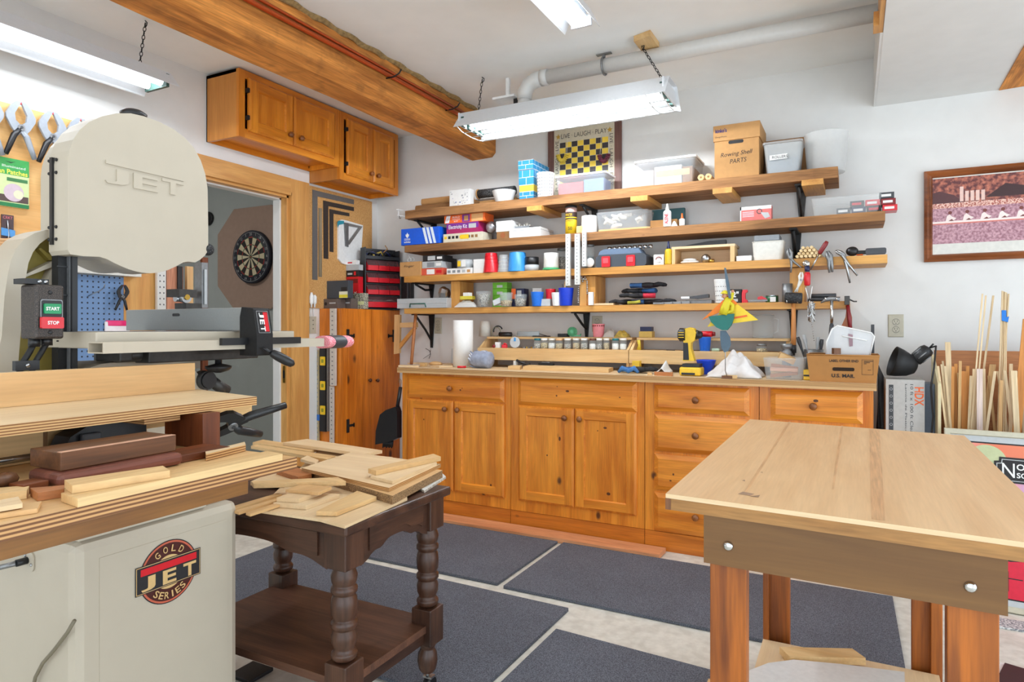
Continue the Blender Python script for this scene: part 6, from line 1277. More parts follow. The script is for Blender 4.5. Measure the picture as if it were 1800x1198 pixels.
# things hung on the front of shelf 4
hy = 3.655
t = thing('rubber_mallet', 'black rubber mallet hanging head up on the lowest shelf front', 'mallet', at(1395, 525, Y=hy)); m = MB(); a, b = at(1380, 523, Y=hy - .035), at(1410, 524, Y=hy - .035); m.lathe(a, [(.024, 0), (.028, .004), (.028, (b - a).length - .004), (.024, (b - a).length)], speckle('rubber_black', (18, 18, 20), (66, 66, 68), 200, .45, .7, .7), 20, b - a); m.build('head', t)
m = MB(); a, b = at(1395, 533, Y=hy - .035), at(1395, 606, Y=hy - .035); m.tube([a, a.lerp(b, .4), a.lerp(b, .8), b], .011, wood('hickory', (206, 140, 76), (170, 104, 48), 'z', 0, .5), 10, rad=[.010, .011, .0125, .012]); m.build('handle', t); m = MB(); m.cyl(b, at(1395, 620, Y=hy - .035), .0132, black, 12); m.build('grip_end', t)
for px in (1385, 1404): p = at(px, 528, Y=3.675); m = MB(); m.tube([p, p + V((0, -.05, -.012)), p + V((0, -.07, -.012)), p + V((0, -.076, .0))], .004, chrome, 8); solo('peg_hook', ('steel peg left of the mallet handle', 'steel peg right of the mallet handle')[px > 1390], 'hook', m, 'steel pegs on the lowest shelf')
t = thing('hammer', 'claw hammer with a steel shaft hanging on the lowest shelf front', 'hammer', at(1462, 528, Y=hy)); m = MB(); a = at(1462, 526, Y=hy - .03); m.tube([a + V((-.05, 0, -.016)), a + V((-.03, 0, -.004)), a + V((-.008, 0, .004)), a + V((.02, 0, .003)), a + V((.036, 0, 0))], .012, steel_dull, 12, rad=[.003, .008, .013, .011, .013]); m.build('head', t)
m = MB(); m.cyl(a + V((0, 0, -.006)), at(1462, 572, Y=hy - .03), .0075, chrome, 12); m.build('shaft', t); m = MB(); m.tube([at(1462, 570, Y=hy - .03), at(1461, 590, Y=hy - .03), at(1461, 618, Y=hy - .03)], .013, dgrey, 10, rad=[.010, .0125, .014]); m.build('grip', t)
for px in (1452, 1471): p = at(px, 524, Y=3.675); m = MB(); m.tube([p, p + V((0, -.045, -.010)), p + V((0, -.062, -.010)), p + V((0, -.066, 0))], .004, chrome, 8); solo('peg_hook', ('steel peg left of the hammer shaft', 'steel peg right of the hammer shaft')[px > 1460], 'hook', m, 'steel pegs on the lowest shelf')
t = thing('pipe_wrench', 'red pipe wrench hanging at the right end of the lowest shelf', 'wrench', at(1492, 525, Y=hy)); m = MB(); m.tube([at(1490, 536, Y=hy), at(1493, 560, Y=hy), at(1496, 588, Y=hy)], .010, dred, 8, rad=[.009, .010, .008]); m.build('handle', t); m = MB(); p = at(1489, 527, Y=hy); m.bx(p.x - .012, p.x + .012, hy - .012, hy + .008, p.z - .024, p.z + .02, iron); m.tube([p + V((.005, 0, .005)), p + V((.03, 0, -.008)), p + V((.044, 0, -.008))], .004, iron, 6); m.build('jaw', t, bevel=.002)
m = MB(); m.prism(front(X_at(1478, 3.665), 3.665, Z_at(1480, 575, 3.665)), [(0, 0), (.05, .0), (.05, .05), (.035, .115), (.028, .115), (.02, .05)], -.006, 0, wood('saw_wood', (186, 104, 44), (150, 76, 28), 'z', 0, .4)); solo('handsaw', 'orange-brown wooden handsaw grip behind the hammer', 'saw', m)
t = thing('key_ring', 'tangle of silver keys and chain hanging below the lowest shelf', 'keys', at(1428, 550, Y=hy)); m = MB()
for i in range(26): m.tube([at(1426 + rnd(-7, 7), 528 + rnd(0, 38), Y=hy - rnd(0, .02)) for _ in range(3)], .0024, chrome if i % 2 else white, 5)
m.build('keys', t); m = MB()
for i in range(9): m.ball(at(1427 + .5 * i, 566 + 4 * i, Y=hy - .01), .0035, chrome, 6, 5)
m.build('chain', t); m = MB(); m.tube([at(1421, 525, Y=hy), at(1416, 505, Y=hy - .005)], .002, white, 6); m.tube([at(1424, 525, Y=hy), at(1428, 503, Y=hy - .005)], .002, white, 6); m.build('cord', t)
t = thing('cable_stripper', 'tool with a red and blue grip hanging between the two lower shelves', 'tool', at(1419, 490, Y=hy)); m = MB(); a = at(1417, 459, Y=hy); m.ball(a + V((0, 0, -.012)), .018, chrome, 12, 8, (1, .4, 1)); m.tube([a + V((0, 0, .0)), at(1418, 468, Y=hy)], .012, chrome, 10); m.build('head', t); m = MB(); m.cyl(at(1419, 468, Y=hy), at(1419, 477, Y=hy), .0125, navy, 12); m.build('band', t); m = MB(); m.lathe(at(1419, 502, Y=hy), [(.010, 0), (.0155, .006), (.0155, .06), (.011, .069)], red, 12, (0, 0, 1)); m.build('grip', t)
pliers('cream handled pliers hanging beside the red and blue grip', (1408, 492), (1409, 478), (1397, 513), (1401, 513), hy + .002, offwhite, th=.007)
# ================================================================== riser shelves on the counter
CT = .921; RY = 3.74
LY = RY - .045; ux0, ux1, um = X_at(841, LY), X_at(1385, LY), X_at(1106, LY); zl, zu = Z_at(960, 613, LY), Z_at(960, 592, RY + .03)
def riser(x0, x1, label, zu):
    t = thing('riser_shelf', label, 'shelf', ((x0 + x1) / 2, 3.8, CT)); m = MB(); m.bx(x0, x1, LY, 3.93, zl - .014, zl, pinew('x')); m.build('lower_board', t, bevel=.001)
    m = MB(); m.bx(x0 + .02, x1 - .006, RY + .03, 3.935, zu - .014, zu, pinew('x')); m.build('upper_board', t, bevel=.001)
    m = MB(); m.bx(x0, x1, LY - .012, LY - .001, zl - .075, zl + .002, pinew('x')); m.build('front_board', t, bevel=.001)
    for x in (x0, x1 - .016):
        m = MB(); m.prism(sideR(x, 0, 0), [(LY + .002, zl + .0005), (3.93, zl + .0005), (3.93, zu - .0145), (RY + .05, zu - .0145)], 0, .016, pinew('z')); m.build('upright', t)
        m = MB(); m.bx(x, x + .016, LY + .001, 3.93, CT + .001, zl - .0145, pinew('z')); m.build('foot', t)
riser(ux0, um - .002, 'left two-tier pine riser shelf on the counter, holding small jars', zu)
riser(um + .002, ux1, 'right two-tier pine riser shelf on the counter, behind the drill', zu)
lids = [flat('jar_teal', (20, 104, 116), .4), white, offwhite, flat('jar_tan', (222, 176, 130), .4), white, offwhite, white, flat('jar_brown', (104, 58, 40), .4), white, offwhite, flat('jar_teal2', (24, 116, 124), .4), white]
fills = [screws, screws2, flat('washers', (206, 206, 200), .5, noise=.3, nscale=150), screws2, screws, screws2, screws, flat('white_bits', (222, 220, 214), .5, noise=.3, nscale=150), screws, screws2, flat('white_bits2', (226, 224, 220), .5, noise=.2, nscale=150), offwhite]
wd = ['teal', 'first white', 'second white', 'tan', 'third white', 'fourth white', 'fifth white', 'brown', 'sixth white', 'seventh white', 'second teal', 'rightmost white']
for i, px in enumerate((945, 957, 970, 983, 998, 1013, 1027, 1042, 1053.5, 1066, 1082, 1095.5)):
    jar('hardware_jar', 'small glass hardware jar with the %s lid in the row on the riser' % wd[i], px, 6.2 if i not in (8, 9) else 5.4, zl, 594.5, LY + .028, fills[i], lids[i], 'hardware jars on the riser', .45 + .1 * ((i * 7) % 4) / 3)
# small things on the riser
def on(z): return z + .0008
m = MB(); x = X_at(1032, RY); 
bxi('black_case', 'small black bar left of the green tape dispenser', 'case', 4, 980, 996, 586, black, .05, RY + .05, zb=zu)
t = thing('tape_dispenser', 'clear green tape dispenser on the riser', 'dispenser', (X_at(1006, RY + .06), RY + .06, zu)); gcl = clear('green_clear', (96, 206, 150), .6, .2); fr = front(X_at(1005, RY + .06), RY + .06, zu + .034)
m = MB(); m.ring(fr, 0, 0, .012, .03, .0, gcl); m.prism(fr, [(.03 * math.cos(a), .03 * math.sin(a)) for a in [2 * math.pi * i / 24 for i in range(24)]], -.02, 0, gcl); m.build('reel', t); m = MB(); m.prism(fr, [(.005, -.03), (.055, -.028), (.058, -.012), (.05, -.022), (.02, -.018)], -.018, -.002, gcl); m.build('cutter_arm', t)
cup('flower_cup', 'pink cup with a dark patterned rim on the riser', 4, 1052, 10, 569, RY + .07, pink, tap=.82, zb=zu, extra=lambda m, x, y, z0, r, h: [m.box((x + (r * .985 + .001) * math.cos(a), y + (r * .985 + .001) * math.sin(a), z0 + h * .86), (.008, .002, .008), dred, (0, 0, math.degrees(a) + 90)) for a in [-math.pi * k / 9 for k in range(10)]] and None)
def lump(name, label, cat, px0, px1, yt, Y, z0, mat, dy=.05, amp=.25, seed=0, group=None, solid=0, base=.012):
    rr = random.Random(seed); x0, x1 = X_at(px0, Y), X_at(px1, Y); h = Z_at((px0 + px1) / 2, yt, Y) - z0; ph = [(rr.uniform(4, 15), rr.uniform(4, 15), rr.uniform(0, 6)) for _ in range(5)]
    def fn(u, v):
        e = max(0, math.sin(math.pi * u)) ** .5 * max(0, math.sin(math.pi * v)) ** .5; n = sum(math.sin(a * u + c) * math.sin(b * v + c) for a, b, c in ph) / 5
        return V((x0 + (x1 - x0) * u, Y - dy + 2 * dy * v, z0 + .001 + h * e * (.78 + amp * n)))
    m = MB(); m.grid(fn, 34, 24, mat); return solo(name, label, cat, m, group, solid=solid)
lump('plastic_bag', 'crumpled bag of hooks right of the pink cup on the riser', 'bag', 1063, 1083, 576, RY + .08, zu, clear('bag_w', (214, 208, 198), .75, .3), .04, .4, 3)
lump('wire_bundle', 'yellow and brown bundle of wire on the riser', 'bundle', 1083, 1106, 578, RY + .08, zu, flat('wire_yellow', (190, 160, 70), .6, noise=.4, nscale=70), .04, .45, 5)
m = bxi('', '', '', 4, 1123, 1146, 582, flat('box_straw', (206, 170, 84), .5), .06, RY + .05, zb=zu, build=False); zt = m.z1; fin(m, 'straw_box', 'straw yellow box under a navy one on the right riser', 'box')
bxi('navy_box', 'navy blue box on the straw yellow box on the right riser', 'box', 4, 1125, 1145, 574, navy, .05, RY + .055, zb=zt)
t = thing('headband', 'black and grey headband with a pad at the left end of the riser', 'headband', (X_at(880, RY + .07), RY + .07, zu)); m = MB(); fr = Fr((X_at(872, RY + .07), RY + .07, zu + .032), (1, .2, 0), (0, .1, 1)); m.tube(arc((0, 0), .030, 0, 360, 20, fr), .0045, flat('strap_grey', (150, 142, 120), .6), 6); m.tube(arc((.012, .008), .030, 20, 200, 14, fr), .005, black, 6); m.build('strap', t)
m = MB(); m.tube([(X_at(878, RY + .04), RY + .04, zu + .016), (X_at(899, RY + .04), RY + .04, zu + .015)], .015, black, 12); m.build('pad', t)
cup('foam_cup', 'white foam cup upside down at the left end of the riser', 4, 853, 10, 564, RY + .08, offwhite, inv=True, tap=.7, zb=zu, rim=False)
t = thing('safety_glasses', 'pair of clear safety glasses lying on the left riser', 'glasses', (X_at(925, RY + .05), RY + .05, zu)); m = MB(); a, b = X_at(909, RY + .05), X_at(948, RY + .05); m.grid(lambda u, v: V((a + (b - a) * u, RY + .05 - .02 * math.sin(math.pi * u), zu + .004 + .032 * v)), 16, 4, clear('lens', (180, 190, 194), .5)); m.build('lens', t, solid=.002); m = MB(); m.tube([(a, RY + .05, zu + .02), (a + .04, RY + .12, zu + .01)], .003, dgrey, 6); m.tube([(b, RY + .05, zu + .02), (b + .02, RY + .12, zu + .006)], .003, dgrey, 6); m.build('temple', t)
m = MB(); m.bx(X_at(935, RY + .03), X_at(966, RY + .03), RY + .035, RY + .045, zu + .001, zu + .008, black); solo('black_pen', 'black pen lying along the left riser edge', 'pen', m)
m = MB(); x = X_at(868, LY + .03); m.ball((x, LY + .03, zl + .012), .0115, dred, 10, 8); solo('bottle_top', 'small dark red cap on the lower tier of the left riser', 'cap', m)
bxi('white_square', 'small white square by the dark red cap', 'box', 4, 870, 878, 601, paper, .02, LY + .04, zb=zl)
m = MB(); x = X_at(887, LY + .03); m.box((x, LY + .03, zl + .012), (.032, .03, .022), red, (0, 0, 10)); m.box((x + .004, LY + .03, zl + .028), (.018, .02, .01), red, (0, 12, 10)); solo('red_clip', 'bright red plastic clip on the lower tier of the left riser', 'clip', m, bevel=.003)
m = MB(); fr = front(X_at(905, LY + .05), LY + .05, zl + .038); m.prism(fr, [(.036 * math.cos(a), .036 * math.sin(a)) for a in [2 * math.pi * i / 24 for i in range(24)]], -.003, 0, clear('disc_clear', (226, 232, 236), .5)); m.prism(fr, [(-.008, .006), (.008, .008), (.006, .03), (-.004, .03)], .0005, .0015, sky_blue); solo('clear_disc', 'clear disc with a blue tag leaning on the lower tier of the left riser', 'disc', m)
m = MB()
for i in range(5): x = X_at(922 + 4 * i, LY + .03); m.box((x, LY + .03 + .01 * (i % 2), zl + .006), (.018, .012, .01), brass if i % 2 else steel_dull, (0, 0, 30 * i))
solo('hinge_pile', 'little heap of hinges left of the jar row', 'hardware', m)
m = MB(); x = X_at(1123, LY + .04); m.tube([(x, LY + .04, zl + .002), (x + .004, LY + .04, zl + .03), (x - .002, LY + .04, zl + .06)], .010, flat('y_fig', (206, 180, 50), .5), 10, rad=[.014, .008, .010]); solo('yellow_peg', 'small yellow peg standing on the lower tier of the right riser', 'handle', m)
for i, px in enumerate((1171, 1198, 1220)): m = MB(); m.bx(X_at(px, LY + .03), X_at(px + 15, LY + .03), LY + .03, LY + .038, zl + .001, zl + .005, black); solo('drill_bit', ('left of three dark bits on the right riser', 'middle of three dark bits on the right riser', 'right of three dark bits on the right riser')[i] , 'drill bit', m, 'dark bits on the riser')
cup('blue_cup', 'blue plastic cup with a red one inside, behind the drill', 4, 1239, 10.5, 592, LY + .036, flat('cup_b3', (24, 100, 206), .35), tap=.8, zb=zl, extra=None)
m = MB(); z = Z_at(1239, 592, LY + .036) + .003; x = X_at(1241, LY + .036); y = LY + .036; m.cyl((x - .04, y, z + .014), (x + .035, y, z + .014), .016, red, 14); m.cyl((x + .035, y, z + .014), (x + .05, y, z + .014), .012, dred, 12); solo('red_spool', 'red spool lying across the blue cup behind the drill', 'spool', m)
t = thing('glass_pitcher', 'large clear measuring pitcher on the right riser', 'pitcher', (X_at(1342, RY + .10), RY + .10, zu)); x, Y = X_at(1341, RY + .09), RY + .09; r = abs(X_at(1361, Y) - X_at(1321, Y)) / 2; h = Z_at(1341, 553, Y) - zu
m = MB(); m.lathe((x, Y, zu + .001), [(0, 0), (r * .92, 0), (r * .95, .004), (r, h), (r * .97, h), (r * .92, .008), (0, .006)], glass, 28, caps=False); m.build('body', t); m = MB(); m.tube([(x + r * .95, Y, zu + h * .85), (x + r * 1.35, Y, zu + h * .82), (x + r * 1.3, Y, zu + h * .3), (x + r * .93, Y, zu + h * .2)], .005, glass, 8); m.build('handle', t); m = MB(); m.tube([(x + (r * 1.0) * math.cos(a), Y + r * math.sin(a), zu + h) for a in [2 * math.pi * k / 28 for k in range(28)]], .0025, lgrey, 6, closed=True); m.tube([(x + (r * .94) * math.cos(a), Y + r * .94 * math.sin(a), zu + .006) for a in [2 * math.pi * k / 28 for k in range(28)]], .003, lgrey, 6, closed=True); m.build('rim', t)
bxi('soap_bar', 'pale green block on the lower tier behind the rag', 'block', 4, 1250, 1264, 612, flat('soap', (176, 200, 178), .5), .04, LY + .03, zb=zl, bevel=.006)
jar('glass_jar', 'squat glass jar with a metal lid behind the clear bin', 1339, 10, zl, 604, LY + .04, screws2, steel_dull, fillh=.4)
t = thing('spray_nozzle', 'metal fitting standing on the counter below the mallet', 'fitting', (X_at(1380, 3.71), 3.71, CT)); m = MB(); x = X_at(1383, 3.62); m.lathe((x, 3.62, CT + .001), [(.022, 0), (.022, .09), (.028, .095), (.028, .13), (.02, .14), (.03, .15), (.03, .17), (0, .17)], steel_dull, 12); m.build('body', t)
# ================================================================== on the counter
t = thing('paper_towel', 'tall white paper towel roll standing on the counter', 'paper towel', (X_at(815, 3.62), 3.62, CT + .001)); x, Y = X_at(814, 3.62), 3.62; r = abs(X_at(829, Y) - X_at(799, Y)) / 2; h = Z_at(814, 563, Y) - CT
m = MB(); m.lathe((x, Y, CT + .001), [(.018, 0), (r, 0), (r, h), (.018, h)], flat('towel', (236, 234, 230), .9, noise=.03, nscale=120, bump=.4), 36, smooth=True); m.build('roll', t); m = MB(); m.lathe((x, Y, CT + .001), [(.0175, .0), (.0175, h + .001), (.014, h + .001), (.014, h - .02)], card, 20, caps=False); m.build('core', t)
m = MB(); x = X_at(843, 3.60); Y = 3.56; c = V((X_at(847, Y), Y, CT + .055)); ra = random.Random(4); mt = flat('cloth_blue', (150, 158, 178), .9, noise=.15, nscale=50)
m.lathe(c + V((-.075, 0, 0)), [(.0, 0), (.035, .004), (.05, .03), (.053, .08), (.05, .13), (.05, .145), (.022, .146)], mt, 24, (1, -.15, 0)); m.lathe(c + V((-.075, 0, 0)), [(.022, .1465), (.022, .10)], flat('cloth_core', (186, 180, 174), .8), 16, (1, -.15, 0), caps=False)
for i in range(10): a = ra.uniform(0, 6.28); m.tube([c + V((-.07 + .016 * k, -.05 * math.sin(a + .25 * k) * 1.0 - .0, .052 * math.cos(a + .25 * k))) for k in range(9)], .005, flat('cloth_pale', (206, 210, 220), .9) if i % 2 else mt, 6)
solo('plastic_roll', 'crumpled roll of blue-grey plastic sheeting lying on the counter', 'roll', m)
m = MB(); m.tube([(X_at(804, 3.47), 3.47, CT + .008), (X_at(811, 3.48), 3.48, CT + .008), (X_at(819, 3.50), 3.50, CT + .008)], .007, red, 8); solo('red_marker', 'red marker lying on the counter left of the plastic roll', 'marker', m)
def cslab(name, label, cat, px, th, mat, z=CT, group=None, side=None):
    m = MB(); pts = [V((X_at(a, y), y, z + th + .0006)) for a, y in px]; m.slab(pts, th, mat, side); return solo(name, label, cat, m, group, bevel=.0008)
cslab('pine_board', 'wide pine board lying at the middle of the counter', 'board', ((919, 3.50), (1070, 3.50), (1078, 3.66), (930, 3.66)), .022, pinew('x'))
cslab('pine_block', 'short pine block at the left end of the wide counter board', 'wood block', ((893, 3.50), (914, 3.50), (918, 3.62), (900, 3.62)), .020, pinew('x'))
cslab('thin_board', 'thin pale board at the back of the counter left end', 'board', ((716, 3.68), (795, 3.68), (805, 3.80), (735, 3.80)), .010, ply('x'))
cslab('wood_offcut', 'small square offcut at the left end of the counter', 'wood block', ((738, 3.52), (747, 3.52), (751, 3.58), (741, 3.58)), .022, pinew('x'))
cslab('wood_offcut', 'long flat strip along the front left end of the counter', 'strip', ((700, 3.40), (736, 3.44), (736, 3.48), (703, 3.48)), .010, ply('x'))
cslab('wood_offcut', 'flat offcut left of the red marker on the counter', 'wood block', ((756, 3.50), (772, 3.46), (796, 3.54), (780, 3.58)), .010, ply('x'))
m = MB(); m.ball((X_at(766, 3.62), 3.62, CT + .0155), .05, ply2('x'), 14, 8, (1, .6, .3)); solo('round_offcut', 'rounded pale wood piece near the left end of the counter', 'wood block', m)
cslab('wood_offcut', 'reddish block in front of the white tissue on the counter', 'wood block', ((1150, 3.42), (1182, 3.40), (1183, 3.44), (1152, 3.46)), .018, padauk('x'))
cslab('wood_offcut', 'tiny pale block left of the reddish block on the counter', 'wood block', ((1138, 3.42), (1146, 3.42), (1146, 3.46), (1139, 3.46)), .012, pinew('x'))
t = thing('block_plane', 'small hand plane tool standing near the plastic roll', 'plane', (X_at(905, 3.58), 3.58, CT)); p = V((X_at(904, 3.57), 3.66, CT)); m = MB(); m.bx(p.x - .045, p.x + .06, p.y - .02, p.y + .02, CT + .001, CT + .01, steel_dull); m.bx(p.x - .045, p.x - .03, p.y - .018, p.y + .018, CT + .01, CT + .045, offwhite); m.bx(p.x + .045, p.x + .06, p.y - .018, p.y + .018, CT + .01, CT + .03, iron); m.build('body', t, bevel=.002); m = MB(); m.tube([p + V((-.03, 0, .05)), p + V((.0, 0, .036)), p + V((.04, 0, .026))], .008, black, 8); m.build('lever', t)
m = MB(); m.bx(X_at(948, 3.66), X_at(975, 3.66), 3.64, 3.66, CT + .024, CT + .038, blackm); m.bx(X_at(954, 3.66), X_at(968, 3.66), 3.645, 3.655, CT + .038, CT + .043, steel_dull); solo('jaw_clamp', 'small black clamp lying on the wide pine board', 'clamp', m, bevel=.002)
glove((X_at(1122, 3.56), 3.56, CT + .02), 20, gbl, gk, 'blue and black work glove lying on the counter by the drill')['group'] = 'loose work glove'
m = MB(); c0 = V((X_at(1106, 3.43), 3.43, CT + .012)); m.tube([c0 + V((-.06, 0, .0)), c0 + V((-.035, -.01, .022)), c0 + V((-.0, -.012, .008)), c0 + V((.03, -.008, .024)), c0 + V((.05, .0, .0))], .013, flat('denim', (64, 112, 168), .85, noise=.2, nscale=60), 10, rad=[.008, .014, .013, .014, .008]); solo('blue_cloth', 'twisted blue cloth in front of the glove on the counter', 'cloth', m)
bxi('yellow_box', 'small yellow box behind the blue glove on the counter', 'box', 4, 1111, 1124, 634, flat('box_yellow', (226, 184, 50), .5), .04, 3.635, zb=CT)
m = MB(); p = V((X_at(1160, 3.5), 3.5, CT)); m.grid(lambda u, v: V((p.x - .04 + .09 * u, p.y - .01 + .10 * v, CT + .002 + .07 * max(0, 1 - abs(2 * u - 1.1)) * (.4 + .6 * v) + .004 * math.sin(14 * u))), 14, 8, paper); solo('tissue', 'folded white tissue standing on the counter beside the drill', 'tissue', m, solid=.001)
# drill
Y = 3.50; dx = lambda x_, y_: (at(x_, y_, Y=Y).x, at(x_, y_, Y=Y).z); fr = Fr((0, Y, 0), (1, 0, 0), (0, 0, 1), (0, -1, 0)); yl = flat('drill_yellow', (232, 190, 40), .4)
t = thing('cordless_drill', 'yellow and black cordless drill standing upright on the counter', 'drill', (dx(1212, 655)[0], Y, CT + .001))
P = lambda pts: [dx(a, b) for a, b in pts]
m = MB(); m.prism(fr, P([(1203, 578), (1214, 575), (1221, 577), (1226, 585), (1222, 598), (1216, 602), (1216, 612), (1222, 634), (1202, 634), (1204, 612), (1203, 600)]), -.024, .024, yl); m.build('body', t, bevel=.006)
m = MB(); c = at(1202, 588, Y=Y); m.cyl(c + V((-.02, -.005, 0)), c + V((.012, -.005, 0)), .036, black, 20); m.cyl(c + V((-.026, -.012, 0)), c + V((-.02, -.012, 0)), .026, dgrey, 20)
for k in range(3): m.bx(c.x - .02, c.x + .01, c.y - .043, c.y - .036, c.z - .016 + .013 * k, c.z - .012 + .013 * k, yl)
m.build('motor_cap', t, bevel=.003)
m = MB(); m.prism(fr, P([(1203, 602), (1211, 602), (1213, 632), (1203, 632)]), -.026, .027, black); m.build('grip', t, bevel=.006)
m = MB(); c = at(1224, 588, Y=Y); m.lathe(c, [(.026, 0), (.022, .012), (.018, .025), (.010, .032), (0, .032)], black, 18, (1, .1, 0)); m.build('chuck', t)
m = MB(); c = at(1215, 647, Y=Y); m.bx(c.x - .052, c.x + .058, Y - .05, Y + .05, CT + .002, CT + .046, yl); m.build('battery', t, bevel=.008)
m = MB(); m.bx(c.x - .038, c.x + .05, Y - .04, Y + .04, CT + .0465, CT + .064, black); m.bx(c.x - .04, c.x + .03, Y - .0525, Y - .0505, CT + .006, CT + .018, black); m.build('battery_clip', t, bevel=.004)
cup('blue_bowl', 'blue plastic bowl behind the drill base', 4, 1241, 17, 632, 3.63, flat('bowl_blue', (16, 70, 214), .3), 'bowl', tap=.45, zb=CT)
# white rag with loops
rag = flat('rag_white', (226, 222, 220), .9, noise=.04, nscale=50)
def rfn(u, v):
    a = X_at(1245, 3.48); b = X_at(1336, 3.48); e = max(0, math.sin(math.pi * u)) ** .5 * max(0, math.sin(math.pi * v)) ** .45
    n = .5 * math.sin(13 * u + 5 * v) * math.sin(7 * v + 2 + 3 * u) + .4 * math.sin(23 * u - 8 * v) + .3 * math.sin(31 * v + 9 * u)
    return V((a + (b - a) * u + .012 * math.sin(9 * v), 3.412 + .185 * v + .008 * math.sin(14 * u), CT + .003 + (.035 + .07 * math.exp(-((u - .6) / .28) ** 2) + .03 * v) * e * (1 + .27 * n)))
m = MB(); m.grid(rfn, 60, 30, rag); solo('shop_rag', 'crumpled white shop rag on the counter beside the clear bin', 'rag', m, solid=.002)
t = thing('wood_offcut', 'pair of small pine offcuts in front of the white rag', 'wood block', (X_at(1285, 3.392), 3.392, CT)); m = MB(); p = V((X_at(1285, 3.392), 0, 0)); m.box((p.x, 3.386, CT + .009), (.06, .014, .016), pinew('x'), (0, 0, 4)); m.build('offcut', t)
def offc(t, x0, x1, y0, y1, z0, z1):
    for i, (c_, a) in enumerate(((padauk('x'), 10), (pinew('x'), -8), (wood('pinkwood', (226, 170, 140), (200, 140, 108), 'x', 0, .6), 6), (padauk('x'), -16))):
        m = MB(); m.box(((x0 + x1) / 2, y0 + .016 + .03 * (i % 2), z0 + .02 + .012 * i), (x1 - x0 - .03, .022, .016), c_, (0, -8 + 5 * i, 0)); m.build('offcut', t)
    m = MB(); m.box(((x0 + x1) / 2 + .01, y0 + .05, z1 + .0), (.075, .05, .03), pinew('x'), (8, 24, 12)); m.build('block', t)
tub('storage_bin', 'clear bin with pinkish wood offcuts on the counter', 4, 1341, 1414, 630, .18, 3.42, clearp, 'storage bin', None, .012, fill=offc, zb=CT)
# mail tote
Y = 3.39; t = thing('mail_tote', 'brown cardboard mail tote with printed lettering at the right end of the counter', 'box', (X_at(1480, Y), 3.5, CT + .001)); A = at(1424, 667, Y=Y); B = at(1540, 667, Y=Y); z0 = CT + .001; z1 = Z_at(1480, 624, Y); xa, xb = A.x, B.x; e = .013; tote = flat('tote', (176, 122, 64), .75, noise=.04, nscale=40)
m = MB(); q = [(xa, Y), (xb, Y), (xb, Y + .185), (xa, Y + .185)]; Q = [(xa - e, Y - e), (xb + e, Y - e), (xb + e, Y + .185 + e), (xa - e, Y + .185 + e)]
m.add([V((a, b, z0)) for a, b in q] + [V((a, b, z1)) for a, b in Q], [(0, 1, 5, 4), (1, 2, 6, 5), (2, 3, 7, 6), (3, 0, 4, 7), (3, 2, 1, 0)], tote); m.build('body', t, solid=.003)
m = MB(); m.tube([V((a, b, z1)) for a, b in Q], .004, tote, 6, closed=True); m.build('rim', t)
fr = Fr((xa, Y - .002, z0), (1, 0, 0), (0, -e, z1 - z0)); fr.n = V((0, -(z1 - z0), -e)).normalized(); W = xb - xa; Hh = z1 - z0
m = MB(); m.text('LABEL OTHER END', fr, W * .52, Hh * .80, .012, ink, w=W * .44, c=.0012, bold=.02); m.text('U.S. MAIL', fr, W * .51, Hh * .24, .017, ink, w=W * .35, c=.0012, bold=.03); m.prism(fr, rrect(W * .35, W * .68, Hh * .42, Hh * .55, .006), .0005, .0012, flat('hole', (44, 28, 14), .9))
for e_ in (W * .79, W * .955): m.rect(fr, e_, e_ + .0012, Hh * .30, Hh * .86, .0012, ink)
for e_ in (Hh * .30, Hh * .85): m.rect(fr, W * .79, W * .955, e_, e_ + .0012, .0013, ink)
for k in range(3): m.rect(fr, W * .82, W * (.96 - .05 * k), Hh * (.79 - .045 * k), Hh * (.81 - .045 * k), .0013, ink)
m.text('•••', fr, W * .9, Hh * .48, .003, ink, c=.0013); m.build('lettering', t)
# milky bin standing in the tote
t = thing('storage_bin', 'upturned milky plastic bin standing in the mail tote', 'storage bin', (X_at(1495, 3.52), 3.52, z1 - .02)); P_ = lambda pts, Y: [at(a, b, Y=Y) for a, b in pts]
f_ = P_([(1452, 623), (1453, 600), (1463, 578), (1472, 572), (1532, 585), (1537, 591), (1529, 624)], 3.44); b_ = [p + V((-.004, .10, .004)) for p in f_]; n = len(f_); mw = clear('bin_milky', (232, 234, 236), .5, .25)
m = MB(); m.add(f_ + b_, [(i, i + 1, n + i + 1, n + i) for i in range(n - 1)] + [tuple(range(n))[::-1]], mw); m.build('body', t, solid=.003)
m = MB(); m.tube(f_, .0035, white, 6); m.tube(P_([(1480, 590), (1524, 598)], 3.435), .003, white, 6); m.build('rim', t); m = MB(); q = P_([(1491, 586), (1499, 588), (1499, 608), (1493, 609)], 3.436); m.add(q, [(0, 1, 2, 3)], flat('tape_mauve', (150, 120, 128), .5)); m.build('tape_label', t, solid=.001)
m = MB(); p = at(1470, 617, Y=3.385); p.z = z1 + .019; m.box(p, (.03, .03, .028), walnut('z'), (0, 0, 20)); solo('wood_offcut', 'small dark wood block sitting on the rim of the mail tote', 'wood block', m)
t = thing('brush_can', 'tin can holding small paint brushes behind the mail tote', 'can', (X_at(1430, 3.66), 3.66, CT)); x, Y = X_at(1430, 3.66), 3.668; r = abs(X_at(1447, Y) - X_at(1412, Y)) / 2; h = Z_at(1430, 614, Y) - CT
m = MB(); m.lathe((x, Y, CT + .001), [(0, 0), (r, 0), (r, h), (r * .95, h), (r * .95, .01), (0, .01)], steel_dull, 24); m.build('can', t)
